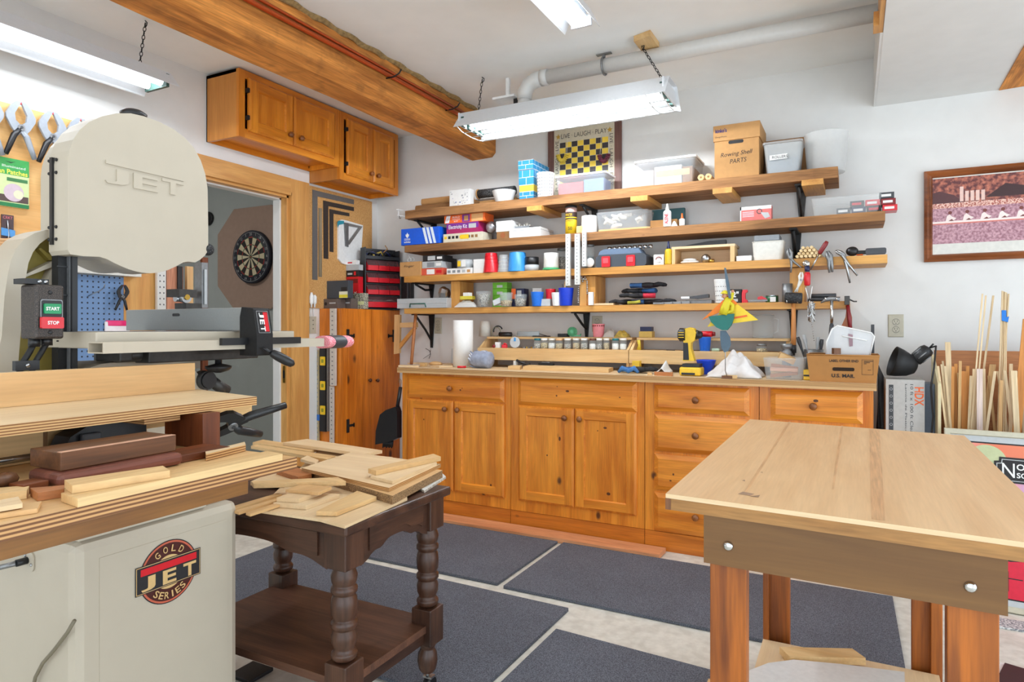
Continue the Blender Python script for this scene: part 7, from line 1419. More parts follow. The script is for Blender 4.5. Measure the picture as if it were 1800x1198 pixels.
for i, (a, b) in enumerate(((1402, 592), (1413, 588), (1438, 592), (1445, 596))):
    m = MB(); p = V((x + .012 * (i - 1.5), Y, CT + .02)); q = at(a, b, Y=Y + .0); m.tube([p, p.lerp(q, .6), q.lerp(p, .12), q], .006, lgrey if i in (2, 1) else dgrey, 8, rad=[.004, .005, .010, .008]); m.build('brush', t)
m = MB(); c = at(1417, 650, Y=3.44); m.bx(c.x - .012, c.x + .018, 3.44, 3.50, CT + .001, CT + .05, yl); m.bx(c.x - .012, c.x + .018, 3.438, 3.502, CT + .018, CT + .028, black); solo('yellow_battery', 'yellow and black battery between the clear bin and the mail tote', 'battery', m, bevel=.004)
bxi('slim_block', 'thin dark bar standing behind the mail tote', 'bar', 4, 1531, 1537, 570, dgrey, .02, 3.80, zb=CT)
# kinetic rower mobile: wooden figure with sails
YM = 3.33; t = thing('rower_mobile', 'painted wooden rower figure with orange and yellow sails standing on the counter edge', 'whirligig', at(1274, 632, Y=YM + .14)); Q = lambda pts, Y=YM: [(at(a, b, Y=Y).x, at(a, b, Y=Y).z) for a, b in pts]
FM = lambda Y: Fr((0, Y, 0), (1, 0, 0), (0, 0, 1), (0, -1, 0)); fr = FM(YM)
m = MB(); m.prism(fr, Q([(1233, 562), (1280, 518), (1296, 533), (1272, 545)]), -.016, -.010, flat('sail_orange', (240, 128, 20), .5)); m.build('orange_sail', t)
m = MB(); m.prism(fr, Q([(1242, 574), (1252, 560), (1290, 530), (1332, 562)]), -.024, -.018, flat('sail_yellow', (240, 206, 50), .5)); m.prism(fr, Q([(1288, 557), (1312, 553), (1313, 556), (1290, 560)]), -.0175, -.0165, orange); m.build('yellow_sail', t)
m = MB(); hull = [(1246, 556), (1291, 551), (1290, 560), (1286, 571), (1279, 580), (1270, 580), (1260, 575), (1251, 566)]; m.prism(fr, Q(hull), -.009, .012, flat('hull_teal', (12, 110, 100), .45)); m.build('hull', t, bevel=.002)
m = MB(); m.prism(fr, Q([(1266, 581), (1276, 581), (1283, 592), (1285, 605), (1280, 617), (1273, 619), (1268, 610), (1266, 595)]), -.003, .003, flat('blade_slate', (78, 100, 116), .5)); m.build('lower_paddle', t, bevel=.001)
m = MB(); m.prism(fr, Q([(1274, 471), (1277, 471), (1283, 500), (1286, 524), (1282, 524), (1277, 498)]), .014, .019, flat('blade_slate', (78, 100, 116), .5)); m.build('upper_paddle', t)
yc = flat('coat_yellow', (216, 200, 40), .6); m = MB(); P2 = lambda a, b, y=YM - .004: at(a, b, Y=y)
m.tube([P2(1271, 552), P2(1275, 540), P2(1279, 530), P2(1279, 522)], .02, yc, 12, rad=[.022, .021, .018, .011]); m.tube([P2(1280, 530), P2(1288, 536), P2(1287, 546), P2(1279, 549), P2(1270, 548)], .008, yc, 10, rad=[.010, .010, .009, .008, .008]); m.tube([P2(1279, 530), P2(1286, 524), P2(1288, 514)], .008, yc, 10, rad=[.009, .009, .007])
m.ball(P2(1274, 519), .0145, flat('skin_tan', (206, 150, 116), .6), 14, 10, (.9, .9, 1.15)); m.ball(P2(1274, 521) + V((-.012, -.002, -.001)), .004, flat('skin_tan', (206, 150, 116), .6), 8, 6); m.lathe(P2(1274, 517) + V((0, 0, .002)), [(.022, 0), (.018, .004), (.013, .012), (.006, .017), (0, .018)], yc, 14, (.1, 0, 1)); m.ball(P2(1288, 512), .008, flat('skin_tan', (206, 150, 116), .6), 10, 8); m.build('rower', t)
m = MB(); p = at(1275, 618, Y=YM); q = V((p.x, YM + .14 - .10, CT + .001)); m.tube([p + V((0, 0, .06)), p, V((p.x, YM + .0, CT + .04)), V((p.x, YM + .05, CT + .012))], .0022, steel, 6); m.bx(p.x - .025, p.x + .025, YM + .042, YM + .058, CT + .001, CT + .014, walnut('x')); m.build('stand', t)
# ================================================================== left wall: panel, pegboard and what hangs there
WX = XW + .0
pan = wood('panel_ply', (232, 184, 118), (216, 160, 92), 'y', .15, .55, .8, .06)
z0_, z1_ = at(0, 452, X=XW + .02).z, at(0, 177, X=XW + .02).z
m = MB(); m.bx(XW + .002, XW + .016, .3, 1.93, z0_, z1_, pan); solo('plywood_board', 'plywood tool panel on the left wall with spring clamps hung on it', 'panel', m)
lz0, lz1 = at(180, 482, X=XW + .06).z, at(180, 463, X=XW + .06).z
m = MB(); m.bx(XW + .002, XW + .075, .3, 2.035, lz0, lz1 - .006, offwhite); m.bx(XW + .002, XW + .11, .3, 2.035, lz1 - .006, lz1 + .012, white); solo('wall_ledge', 'white ledge shelf between the plywood panel and the blue pegboard', 'shelf', m)
pz0, pz1 = .72, lz0 - .004
pm, nt, b = newmat('peg_blue'); N = nt.nodes.new; L = nt.links.new
tc = N('ShaderNodeTexCoord'); mp_ = N('ShaderNodeVectorMath'); mp_.operation = 'SCALE'; mp_.inputs['Scale'].default_value = 1 / .0254; L(tc.outputs['Object'], mp_.inputs[0])
fc = N('ShaderNodeVectorMath'); fc.operation = 'FRACTION'; L(mp_.outputs[0], fc.inputs[0]); sx = N('ShaderNodeSeparateXYZ'); L(fc.outputs[0], sx.inputs[0]); cb = N('ShaderNodeCombineXYZ'); L(sx.outputs[1], cb.inputs[0]); L(sx.outputs[2], cb.inputs[1])
ds = N('ShaderNodeVectorMath'); ds.operation = 'DISTANCE'; L(cb.outputs[0], ds.inputs[0]); ds.inputs[1].default_value = (.5, .5, 0); lt = N('ShaderNodeMath'); lt.operation = 'LESS_THAN'; lt.inputs[1].default_value = .17; L(ds.outputs['Value'], lt.inputs[0])
mx = N('ShaderNodeMix'); mx.data_type = 'RGBA'; mx.inputs[6].default_value = srgb(108, 140, 182); mx.inputs[7].default_value = srgb(26, 34, 52); L(lt.outputs[0], mx.inputs[0]); L(mx.outputs[2], b.inputs['Base Color']); b.inputs['Roughness'].default_value = .5
m = MB(); m.bx(XW + .012, XW + .018, .3, 2.02, pz0, pz1, pm); solo('pegboard', 'blue pegboard on the left wall behind the bandsaw', 'pegboard', m)
m = MB(); e0, e1 = at(190, 603, X=XW + .03).z, at(190, 585, X=XW + .03).z; m.bx(XW + .019, XW + .05, .3, 2.02, e0, e1, flat('rail_cream', (206, 200, 174), .5)); solo('wall_rail', 'cream horizontal rail across the blue pegboard', 'rail', m)
for i, (px, y, lab) in enumerate(((36, 222, 'grey spring clamp with red tips hanging at the left edge of the plywood panel'), (92, 238, 'second grey spring clamp from the left, hanging on the plywood panel'), (141, 248, 'third grey spring clamp from the left, half hidden by the bandsaw cover'), (-22, 212, 'grey spring clamp cut off by the left edge of the plywood panel'))):
    p = at(px, y, X=XW + .045); spring_clamp(sideR(XW + .045, p.y, p.z - .02), .235, lab, body=flat('clamp_grey', (150, 156, 164), .35), tip=flat('tip_red', (220, 80, 86), .5), group='big spring clamps on the panel')
p = at(84, 322, X=XW + .035); spring_clamp(sideR(XW + .035, p.y, p.z - .01), .105, 'small dark spring clamp hanging on the panel beside the bandsaw hinge', body=dgrey, tip=brass)
fr = sideR(XW + .017, 0, 0); b0, b1 = yz([(-20, 358), (49, 285)], XW + .02); W = b1[0] - b0[0]; Hh = b1[1] - b0[1]
t = thing('booklet', 'green booklet with a yellow title hanging on the plywood panel', 'booklet', (XW + .02, b0[0] + W / 2, b0[1])); fb = sideR(XW + .017, b0[0], b0[1]); m = MB(); m.prism(fb, [(0, 0), (W, 0), (W, Hh), (0, Hh)], .0, .012, flat('book_pale', (206, 222, 160), .5))
f2 = fb.at(0, 0, .0124); m.rect(f2, 0, W, Hh * .66, Hh, .0003, flat('book_green', (58, 156, 76), .5)); m.rect(f2, 0, W, 0, Hh * .08, .0003, flat('book_green2', (28, 120, 66), .5)); m.rect(f2, W * .06, W * .98, Hh * .10, Hh * .24, .0004, flat('book_dark', (84, 66, 62), .6)); m.disc(f2, W * .60, Hh * .30, W * .26, .0006, flat('book_lilac', (206, 186, 196), .6), 28); m.disc(f2, W * .72, Hh * .27, W * .13, .0008, flat('book_cream', (224, 222, 190), .6), 24); m.rect(f2, W * .42, W * .96, Hh * .53, Hh * .60, .0008, flat('book_green3', (60, 120, 70), .5))
yt_ = flat('title_yellow', (238, 232, 90), .5); m.text('Can Patches', f2, W * .52, Hh * .72, Hh * .10, yt_, w=W * .88, c=.001, bold=.02); m.text('Illuminated', f2, W * .6, Hh * .83, Hh * .05, white, w=W * .6, c=.001); m.poly(f2, [(W * .38, Hh * .93), (W * .52, Hh * .90), (W * .66, Hh * .95), (W * .52, Hh * .92)], .001, ink); m.build('cover', t)
fr = sideR(XW + .017, 0, 0); a0, a1 = yz([(2, 446), (23, 379)], XW + .02); W = a1[0] - a0[0]; Hh = a1[1] - a0[1]; t = thing('tool_packet', 'dark packet crossed by blue tape on the plywood panel', 'packet', (XW + .02, a0[0] + W / 2, a0[1])); fb = sideR(XW + .017, a0[0], a0[1])
m = MB(); m.prism(fb, [(0, 0), (W, 0), (W, Hh), (0, Hh)], 0, .008, flat('packet_brown', (72, 54, 56), .4)); m.text('CRKT', fb, W * .5, Hh * .93, Hh * .07, flat('packet_pink', (220, 110, 120), .5), w=W * .8, c=.0086); m.tube([fb.p(W * .5, Hh * .2, .01), fb.p(W * .55, Hh * .5, .012), fb.p(W * .45, Hh * .86, .01)], .003, steel, 6); m.build('card', t); m = MB(); m.prism(fb, [(-.003, Hh * .47), (W + .003, Hh * .44), (W + .003, Hh * .62), (-.003, Hh * .66)], .0085, .0135, flat('tape_blue', (80, 150, 214), .5)); m.build('tape', t)
m = MB(); p = at(12, 448, X=XW + .07)
for i in range(4): m.tube([(XW + .07, p.y - .05, lz1 + .022 + .012 * i), (XW + .075, p.y + .0, lz1 + .026 + .012 * i), (XW + .07, p.y + .05, lz1 + .034 + .014 * i)], .008, flat('leather_tan', (206, 160, 112), .7), 8)
solo('leather_glove', 'tan leather glove lying on the white ledge under the dark packet', 'glove', m)
for i, (pts, lab) in enumerate(((((155, 520), (165, 515), (175, 511), (183, 505), (184, 500)), 'long steel peg hook sticking out of the pegboard'), ((((131, 505), (134, 502), (135, 500))), 'short peg hook beside the black blade guard'))):
    m = MB(); n = len(pts); m.tube([at(x, y, X=XW + .022 + (.10 * k / (n - 1))) for k, (x, y) in enumerate(pts)], .0025, steel, 6); solo('peg_hook', lab, 'hook', m)
p = at(215, 524, X=XW + .06); spring_clamp(Fr((XW + .06, p.y, p.z), (0, 1, 0), (.0, .1, 1)), .125, 'small black spring clamp with a red jaw hanging on the blue pegboard', body=black, tip=red)
m = MB(); p = at(206, 578, X=XW + .035); zq = e1 + .001; y0, y1 = Y_at(185, XW + .03), Y_at(229, XW + .03)
m.grid(lambda u, v: V((XW + .024 + .014 * math.sin(math.pi * u) * (1 - .5 * v), y0 + (y1 - y0) * u, zq + .055 * v)), 10, 6, flat('bag_white', (232, 224, 226), .4)); m.grid(lambda u, v: V((XW + .0245 + .014 * math.sin(math.pi * u) * (.9 - .3 * v), y0 + .006 + (y1 - y0 - .01) * u, zq + .034 + .026 * v)), 10, 6, flat('bag_pink', (228, 30, 110), .35)); solo('zip_bag', 'zip bag with a bright pink band standing on the cream rail', 'bag', m, solid=.003)
# things leaning by the doorway
def lean(label, name, cat, p0, p1, ytop, X, mat, th=.02, extra=None, group=None, zb=.001):
    y0, y1 = Y_at(p0, X), Y_at(p1, X); zt = at((p0 + p1) / 2, ytop, X=X).z; m = MB(); m.bx(X - th, X, y0, y1, zb, zt, mat)
    if extra: extra(m, y0, y1, zt, X)
    return solo(name, label, cat, m, group, bevel=.001)
def holes(m, y0, y1, zt, X):
    f = sideR(X, y0, 0)
    for k in range(int((zt - .9) / .03)):
        for a in (.28, .72): m.rect(f, (y1 - y0) * a - .003, (y1 - y0) * a + .003, .9 + .03 * k, .908 + .03 * k, .0006, dgrey)
lean('perforated white metal rail standing beside the doorway', 'metal_rail', 'metal strip', 277, 292, 470, XW + .052, strip_m, .02, holes)
lean('reddish rough board standing beside the doorway', 'rough_board', 'board', 293, 322, 468, XW + .05, wood('red_board', (190, 130, 100), (150, 88, 60), 'z', .3, .7), .02)
lean('narrow pale board standing in the doorway', 'pale_board', 'board', 329, 340, 468, XW + .02, ply2('z'), .02)
lean('dark brown narrow board leaning in the doorway', 'dark_board', 'board', 356, 366, 452, XW - .02, mahog('z'), .02)
m = MB(); y0 = Y_at(318, XW + .07); m.bx(XW + .052, XW + .066, y0 - .012, y0 + .014, at(318, 508, X=XW + .06).z, at(318, 468, X=XW + .06).z, black); solo('black_case', 'slim black case hanging on the reddish board', 'case', m, bevel=.003)
# hall: dartboard
HYY = YB - .002; ox = X_at(386, HYY); oz1, oz0 = at(440, 365, Y=HYY).z, at(440, 543, Y=HYY).z; S = oz1 - oz0; cut = S * .24
fr = front(ox, HYY, oz0); m = MB(); m.prism(fr, [(cut, 0), (S - cut, 0), (S, cut), (S, S - cut), (S - cut, S), (cut, S), (0, S - cut), (0, cut)], .0, .02, flat('octagon_tan', (166, 142, 130), .85, noise=.04, nscale=30)); solo('backboard', 'tan octagonal backboard on the hall wall behind the dartboard', 'backboard', m)
c = at(440, 451, Y=HYY - .06); t = thing('dartboard', 'round dartboard with black and cream sectors on the octagonal board in the hall', 'dartboard', (c.x, HYY - .04, c.z - .226)); fr = front(c.x, HYY - .0205, c.z)
m = MB(); m.lathe(fr.p(0, 0, 0), [(.226, 0), (.226, .032), (.22, .036), (0, .036)], flat('dart_rim', (28, 32, 48), .6), 48, (0, -1, 0)); m.build('rim', t)
dc, dk, dr, dg = flat('dart_cream', (206, 196, 168), .8), flat('dart_black', (36, 34, 34), .8), flat('dart_red', (158, 50, 48), .8), flat('dart_green', (52, 84, 58), .8)
m = MB()
for k in range(20):
    t0, t1 = (k - .5) / 20, (k + .5) / 20; a, b = (dk, dr) if k % 2 else (dc, dg)
    m.ring(fr, 0, 0, .016, .099, .0364, a, 80, t0, t1); m.ring(fr, 0, 0, .099, .107, .0364, b, 80, t0, t1); m.ring(fr, 0, 0, .107, .162, .0364, a, 80, t0, t1); m.ring(fr, 0, 0, .162, .170, .0364, b, 80, t0, t1)
m.disc(fr, 0, 0, .016, .0366, dg, 20); m.disc(fr, 0, 0, .007, .0368, dr, 14); m.build('target_face', t)
m = MB()
for k, nme in enumerate((6, 13, 4, 18, 1, 20, 5, 12, 9, 14, 11, 8, 16, 7, 19, 3, 17, 2, 15, 10)):
    a = 2 * math.pi * k / 20; m.text(str(nme), fr, .193 * math.cos(a), .193 * math.sin(a), .022, lgrey, c=.0368)
m.ring(fr, 0, 0, .2085, .2105, .0366, lgrey, 48); m.build('number_ring', t)
p = at(368, 384, Y=HYY); m = MB(); m.lathe((p.x, HYY, p.z), [(.0, 0), (.06, 0), (.06, .02), (.05, .024), (.045, .012), (0, .012)], black, 28, (0, -1, 0)); solo('wall_disc', 'small dark round object on the hall wall left of the dartboard', 'disc', m)
# ================================================================== corner: cork board, squares, boxes and bin rack
cork = speckle('cork', (190, 138, 78), (214, 166, 104), 160, .35, .65, .9)
q = yz([(541, 541), (541, 327), (653.5, 352), (653.5, 541)], XW + .008); m = MB(); m.bx(XW + .001, XW + .010, q[0][0], q[2][0], PZ + .002, 2.125, cork); solo('cork_board', 'tan cork board on the left wall above the tall pine cabinet', 'cork board', m)
fr = sideR(XW + .0105, 0, 0); sqg = flat('square_grey', (116, 114, 112), .45, .4, noise=.1, nscale=200); sqd = flat('square_dark', (66, 58, 54), .45, .4, noise=.2, nscale=200)
def tri_order(P):
    a = sum(P[i][0] * P[(i + 1) % len(P)][1] - P[(i + 1) % len(P)][0] * P[i][1] for i in range(len(P))); return P if a > 0 else P[::-1]
def flatpiece(name, label, cat, px, mat, th=.004, c0=.0, group=None):
    m = MB(); m.prism(fr, tri_order(yz(px, XW + .012)), c0, c0 + th, mat); return solo(name, label, cat, m, group)
flatpiece('framing_square', 'largest of three carpenter squares, grey, on the cork board', 'square', [(549, 333), (622, 351), (622, 359), (558, 345), (558, 492), (549, 491)], sqg, .003, .0, 'carpenter squares')
flatpiece('framing_square', 'middle sized of three carpenter squares, dark, on the cork board', 'square', [(568, 352), (622, 364), (622, 371), (577, 362), (577, 455), (569, 454)], sqd, .003, .0, 'carpenter squares')
flatpiece('framing_square', 'smallest of three carpenter squares, dark, on the cork board', 'square', [(579, 367), (614, 374.5), (614, 380), (586, 375.5), (586, 443), (579.5, 442)], sqd, .003, .0, 'carpenter squares')
flatpiece('metal_ruler', 'thin perforated ruler hanging between the two larger squares', 'ruler', [(560, 365), (566, 366), (566, 487), (560, 486)], wood('rusty', (150, 136, 110), (110, 92, 70), 'z', 0, .5), .002, .0)
flatpiece('drawing_board', 'white panel with a teal corner hanging on the cork board', 'panel', [(593, 390), (598, 386), (605, 387), (636, 396), (632, 458), (626, 470), (600, 463), (593, 455)], white, .014, .0)
m = MB(); m.prism(fr, tri_order(yz([(593, 391), (595, 387.5), (604.5, 388), (605, 393), (596, 395), (594, 400)], XW + .026)), .0145, .016, flat('teal_corner', (36, 140, 160), .5)); solo('teal_tab', 'teal tab at the upper left corner of the white panel', 'tab', m)
m = MB(); ff = sideR(XW + .026, 0, 0); m.prism(ff, tri_order(yz([(605, 391), (612, 392), (612, 434), (607, 432)], XW + .03)), .0, .008, steel_dull); m.prism(ff, tri_order(yz([(612, 392), (637, 398), (614, 430), (612, 424), (630, 400), (613, 397)], XW + .03)), .002, .006, steel); solo('speed_square', 'triangular steel speed square in front of the white panel', 'square', m)
# boxes on the pine cabinet
gb = flat('box_taupe', (96, 84, 78), .5)
def cb(name, label, cat, p0, p1, yt, Y, mat, dep=.08, zb=PZ, deco=None):
    m = bxi('', '', '', 1, p0, p1, yt, mat, dep, Y, zb=zb, build=False)
    if deco: deco(m, m.fr, m.w, m.h)
    fin(m, name, label, cat); return m.z1
def d1(m, f, w, h): m.disc(f, w * .28, h * .5, h * .18, .0006, ink, 14); m.rect(f, w * .5, w * .9, h * .5, h * .62, .0006, lgrey)
za = cb('taupe_box', 'low brownish grey box at the left on top of the pine cabinet', 'box', 565, 593, 525, 3.37, gb, .08, deco=d1)
cb('taupe_box', 'low brownish grey box next to the speckled packs on the pine cabinet', 'box', 595, 617, 524, 3.46, gb, .07, deco=d1)
def d0(m, f, w, h): m.rect(f, w * .62, w * .98, .002, h * .38, .0006, flat('label_white', (226, 226, 200), .5)); m.rect(f, w * .62, w * .98, .004, h * .2, .0008, flat('label_yellow', (224, 214, 60), .5)); m.rect(f, w * .7, w * .95, h * .4, h * .62, .0006, ink)
cb('clear_case', 'clear plastic case with a yellow label standing on the taupe boxes', 'case', 571, 612, 493, 3.40, clear('case_grey', (170, 174, 176), .62, .2), .05, za + .003, d0)
def d2(m, f, w, h): m.text('XWORK', f, w * .75, h * .35, w * .22, white, w=h * .4, c=.0006, rot=90, bold=.02); m.rect(f, w * .05, w * .95, h * .8, h * .93, .0005, dred)
zr = cb('red_box', 'tall bright red box behind the clear case on the pine cabinet', 'box', 609, 630, 486, 3.59, red, .05, PZ, d2)
zb2 = cb('black_box', 'black box lying on the tall red box', 'box', 609, 630, 475, 3.59, ink, .05, zr, lambda m, f, w, h: (m.rect(f, w * .1, w * .5, h * .3, h * .6, .0006, lgrey), m.rect(f, w * .62, w * .8, h * .2, h * .8, .0006, red)))
zb3 = cb('grey_box', 'grey box on the black one above the red box', 'box', 608, 631, 465, 3.592, lgrey, .045, zb2)
cb('white_box', 'small white box topping the stack above the red box', 'box', 609, 626, 457, 3.594, paper, .04, zb3, lambda m, f, w, h: m.rect(f, w * .1, w * .6, h * .3, h * .6, .0006, red))
spk = speckle('pack_speckle', (60, 66, 50), (206, 200, 180), 150, .42, .58, .5)
zk = cb('screw_pack', 'lower pack of fasteners with a yellow band by the bin rack', 'packet', 619, 640, 528, 3.535, spk, .045, PZ, lambda m, f, w, h: m.rect(f, 0, w, h * .5, h * .9, .0006, flat('band_yellow', (206, 208, 150), .5)))
cb('screw_pack', 'upper speckled pack of fasteners by the bin rack', 'packet', 619, 640, 515, 3.535, spk, .045, zk)
# rack of red bins, turned a little towards the room
A_ = at(642, 500, X=-3.095); B_ = at(703, 500, Y=3.905); u_ = V((B_.x - A_.x, B_.y - A_.y, 0)); RW = u_.length; zr0 = PZ + .001
fr = Fr((A_.x, A_.y, 0), u_, (0, 0, 1)); zr1 = at(645, 434, X=-3.095).z
t = thing('bin_rack', 'black rack with rows of small red bins on top of the pine cabinet', 'rack', (A_.x + u_.x / 2, A_.y + u_.y / 2, PZ)); rb = flat('rack_black', (42, 44, 48), .5)
if fr.n.x < 0: fr.n = -fr.n
D_ = -.075; m = MB(); m.fbox(fr, 0, RW, zr0, zr1, D_ - .006, D_, rb)
for a in (0, RW - .008): m.fbox(fr, a, a + .008, zr0, zr1 - (.0 if a == 0 else .01), D_, -.004, rb)
rows = [at(672, y, d=4.62).z for y in (454, 476.5, 498, 518)]; rbot = [at(672, y, d=4.62).z for y in (473, 494.5, 516, 539)]
for z in rbot[:3]: m.fbox(fr, .008, RW - .008, z - .012, z - .004, D_, -.004, rb)
m.fbox(fr, .008, RW - .008, rows[0] + .010, rows[0] + .016, D_, -.004, rb); m.fbox(fr, 0, RW, rows[0] + .006, rows[0] + .03, -.004, .0, rb); m.fbox(fr, .008, RW - .008, zr0, zr0 + .008, D_, .004, rb); m.build('frame', t, bevel=.001)
bc = clear('bin_clear', (120, 84, 86), .42, .15); bdk = flat('bin_dark', (96, 34, 36), .6, noise=.4, nscale=80)
for r in range(4):
    n = 3 if r < 3 else 1; w_ = (RW - .02) / n
    for k in range(n):
        a = .010 + w_ * k + .002; b = a + w_ - .004; z0, z1 = max(rbot[r], zr0 + .009), rows[r]; h = z1 - z0
        m = MB(); m.fbox(fr, a, b, z0, z0 + .003, D_ + .01, .022, red); m.fbox(fr, a, b, z0, z0 + h * .46, .020, .023, red); m.prism(fr, [(a, z0), (a + .0025, z0), (a + .0025, z0 + h * .46), (a, z0 + h * .46)], D_ + .01, .022, red); m.fbox(fr, b - .0025, b, z0, z0 + h * .46, D_ + .01, .022, red)
        for q_ in (a + .001, b - .003): m.add([fr.p(q_, z0 + h * .46, .02), fr.p(q_, z0 + h * .46, -.02), fr.p(q_, z1 - .003, -.02)], [(0, 1, 2)], red)
        o = m.build('bin', t); m = MB(); m.add([fr.p(a, z0 + h * .46, .021), fr.p(b, z0 + h * .46, .021), fr.p(b, z1, -.012), fr.p(a, z1, -.012)], [(0, 1, 2, 3)], bc); m.build('cover', o, solid=.0012)
        m = MB(); m.grid(lambda u, v: fr.p(a + .006 + (b - a - .012) * v, z0 + .004 + h * (.5 if r == 3 else .36) * (1 + .25 * math.sin(9 * u + 7 * v + k)), -.05 + .066 * u), 6, 8, flat('bin_white_bits', (214, 208, 204), .6, noise=.4, nscale=90) if r == 3 else bdk); m.build('contents', o)
m = MB(); ra = random.Random(3); z_ = rows[0]
for i in range(7):
    y = .02 + .029 * i; m.tube([fr.p(max(.02, y - .03), z_ + .034, -.035), fr.p(y, z_ + .062 + ra.uniform(-.012, .018), -.05), fr.p(y + .03, z_ + .052 + ra.uniform(-.008, .016), -.03), fr.p(min(RW - .02, y + .055), z_ + .036, -.045)], .007, (black, navy, black, flat('cable_yellow', (186, 160, 70), .5))[i % 4], 6)
m.tube([fr.p(.16, z_ + .06, -.04), fr.p(.19, z_ + .09, -.03), fr.p(.17, z_ + .115, -.03)], .004, card, 6)
solo('cable_heap', 'tangle of black cables in the tray on top of the bin rack', 'cables', m)
m = MB(); m.bx(-2.965, -2.88, 3.90, 3.945, 1.32, 1.66, black); m.bx(-2.91, -2.895, 3.895, 3.90, 1.32, 1.6, dgrey); solo('black_board', 'black upright board between the bin rack and the shelf ends', 'panel', m, bevel=.003)
# leaning on the pine cabinet side
LYY = PY - .012
def lside(name, label, cat, p0, p1, y0, y1, mat, th=.012, deco=None, group=None):
    xa, xb = X_at(p0, LYY), X_at(p1, LYY); z1, z0 = Z_at(p0, y0, LYY), (Z_at(p0, y1, LYY) if y1 else .001); m = MB(); m.bx(xa, xb, LYY - th, LYY, z0, z1, mat)
    t = tag(m.build(name), label, cat, group)
    if deco: deco(t, front(xa, LYY - th, z0), xb - xa, z1 - z0)
    return t
def vials(t, f, w, h):
    for y in (634, 677, 720):
        b = Z_at(570, y, LYY) - f.o.z; m = MB(); m.prism(f, rrect(w * .12, w * .95, b - .03, b + .03, .006), .0005, .004, yellow); m.prism(f, rrect(w * .35, w * .72, b - .012, b + .012, .004), .004, .005, flat('vial', (150, 150, 40), .3)); m.build('vial', t)
lside('spirit_level', 'black spirit level with yellow vials leaning on the pine cabinet side', 'level', 564.5, 575, 612, 757, black, .014, vials)
lside('metal_bar', 'grey flat bar right of the spirit level', 'metal strip', 576, 580, 612, 757, steel_dull, .01)
def rholes(t, f, w, h):
    m = MB()
    for k in range(int(h / .03)): m.rect(f, w * .35, w * .65, .01 + .03 * k, .018 + .03 * k, .0006, grey)
    m.build('marks', t)
lside('white_rail', 'wide perforated white rail on the pine cabinet side', 'metal strip', 583, 592, 542, 677, strip_m, .018, rholes)
lside('white_rail', 'long narrow perforated rail reaching down the pine cabinet side', 'metal strip', 580.5, 587, 600, None, strip_m, .010, rholes) if 0 else lside('white_rail', 'narrow perforated rail continuing down the pine cabinet side', 'metal strip', 581, 588, 678, None, strip_m, .010, rholes)
t = lside('yard_stick', 'spotted yardstick with blue tape left of the spirit level', 'ruler', 557, 562, 615, None, wood('stick_tan', (206, 190, 150), (150, 130, 96), 'z', 0, .6), .008, rholes)
m = MB(); z = Z_at(559, 733, LYY); m.bx(X_at(555.5, LYY), X_at(563.5, LYY), LYY - .0105, LYY - .0085, z - .02, z + .02, flat('tape_b', (50, 110, 190), .5)); m.build('tape', t)
t = thing('wall_outlet', 'ivory outlet plate on the white wall beside the door casing', 'outlet', (XW, 3.28, 1.2)); p0 = yz([(543.5, 586), (555, 556)], XW); m = MB(); m.bx(XW + .0005, XW + .006, p0[0][0], p0[1][0], p0[0][1], p0[1][1], plate_c); m.build('plate', t, bevel=.001); m = MB()
for k in range(3): m.bx(XW + .0062, XW + .007, (p0[0][0] + p0[1][0]) / 2 - .004, (p0[0][0] + p0[1][0]) / 2 + .004, p0[0][1] + .03 + .028 * k, p0[0][1] + .036 + .028 * k, ink)
m.build('slots', t)
for i, px in enumerate((547.5, 553)):
    p = at(px, 533, X=XW + .02); m = MB(); m.lathe((XW + .02, p.y, at(px, 540, X=XW + .02).z), [(.006, 0), (.006, .02), (.014, .03), (.015, .07), (.006, .10 if i == 0 else .085), (0, .10 if i == 0 else .085)], white, 14); m.tube([(XW + .012, p.y, at(px, 541, X=XW + .02).z), (XW + .012, p.y, at(px, 555, X=XW + .02).z)], .0025, white, 6); solo('night_light', ('taller white bulb shaped plug above the ivory outlet', 'shorter white bulb shaped plug above the ivory outlet')[i], 'plug', m)
# outlets on the back wall
for (px0, px1, y0, y1, lab) in ((764, 777, 558, 586, 'ivory double outlet on the back wall left of the paper towel'), (1041, 1059, 555, 583, 'ivory double outlet on the back wall behind the pink cup'), (1561, 1588.5, 552.5, 592, 'ivory double outlet on the back wall right of the shelves')):
    xa, xb = X_at(px0, YB), X_at(px1, YB); z1, z0 = Z_at(px0, y0, YB), Z_at(px0, y1, YB); t = thing('wall_outlet', lab, 'outlet', ((xa + xb) / 2, YB, z0)); w = xb - xa; h = z1 - z0; f = front(xa, YB - .0005, z0)
    m = MB(); m.loft(f, w, h, [(0, 0), (.0, .003), (.004, .0055)], plate_c); m.build('plate', t)
    for b in (.33, .67):
        m = MB(); m.prism(f, [(w / 2 + .016 * math.cos(a), h * b + .0135 * math.sin(a)) for a in [2 * math.pi * i / 20 for i in range(20)]], .0058, .0075, plate_c); m.ring(f, w / 2, h * b, .0150, .0168, .0062, dgrey, 24)
        for a in (-.006, .006): m.rect(f, w / 2 + a - .001, w / 2 + a + .001, h * b, h * b + .008, .0078, ink)
        m.disc(f, w / 2, h * b - .007, .0022, .0078, ink, 10); m.build('socket', t)
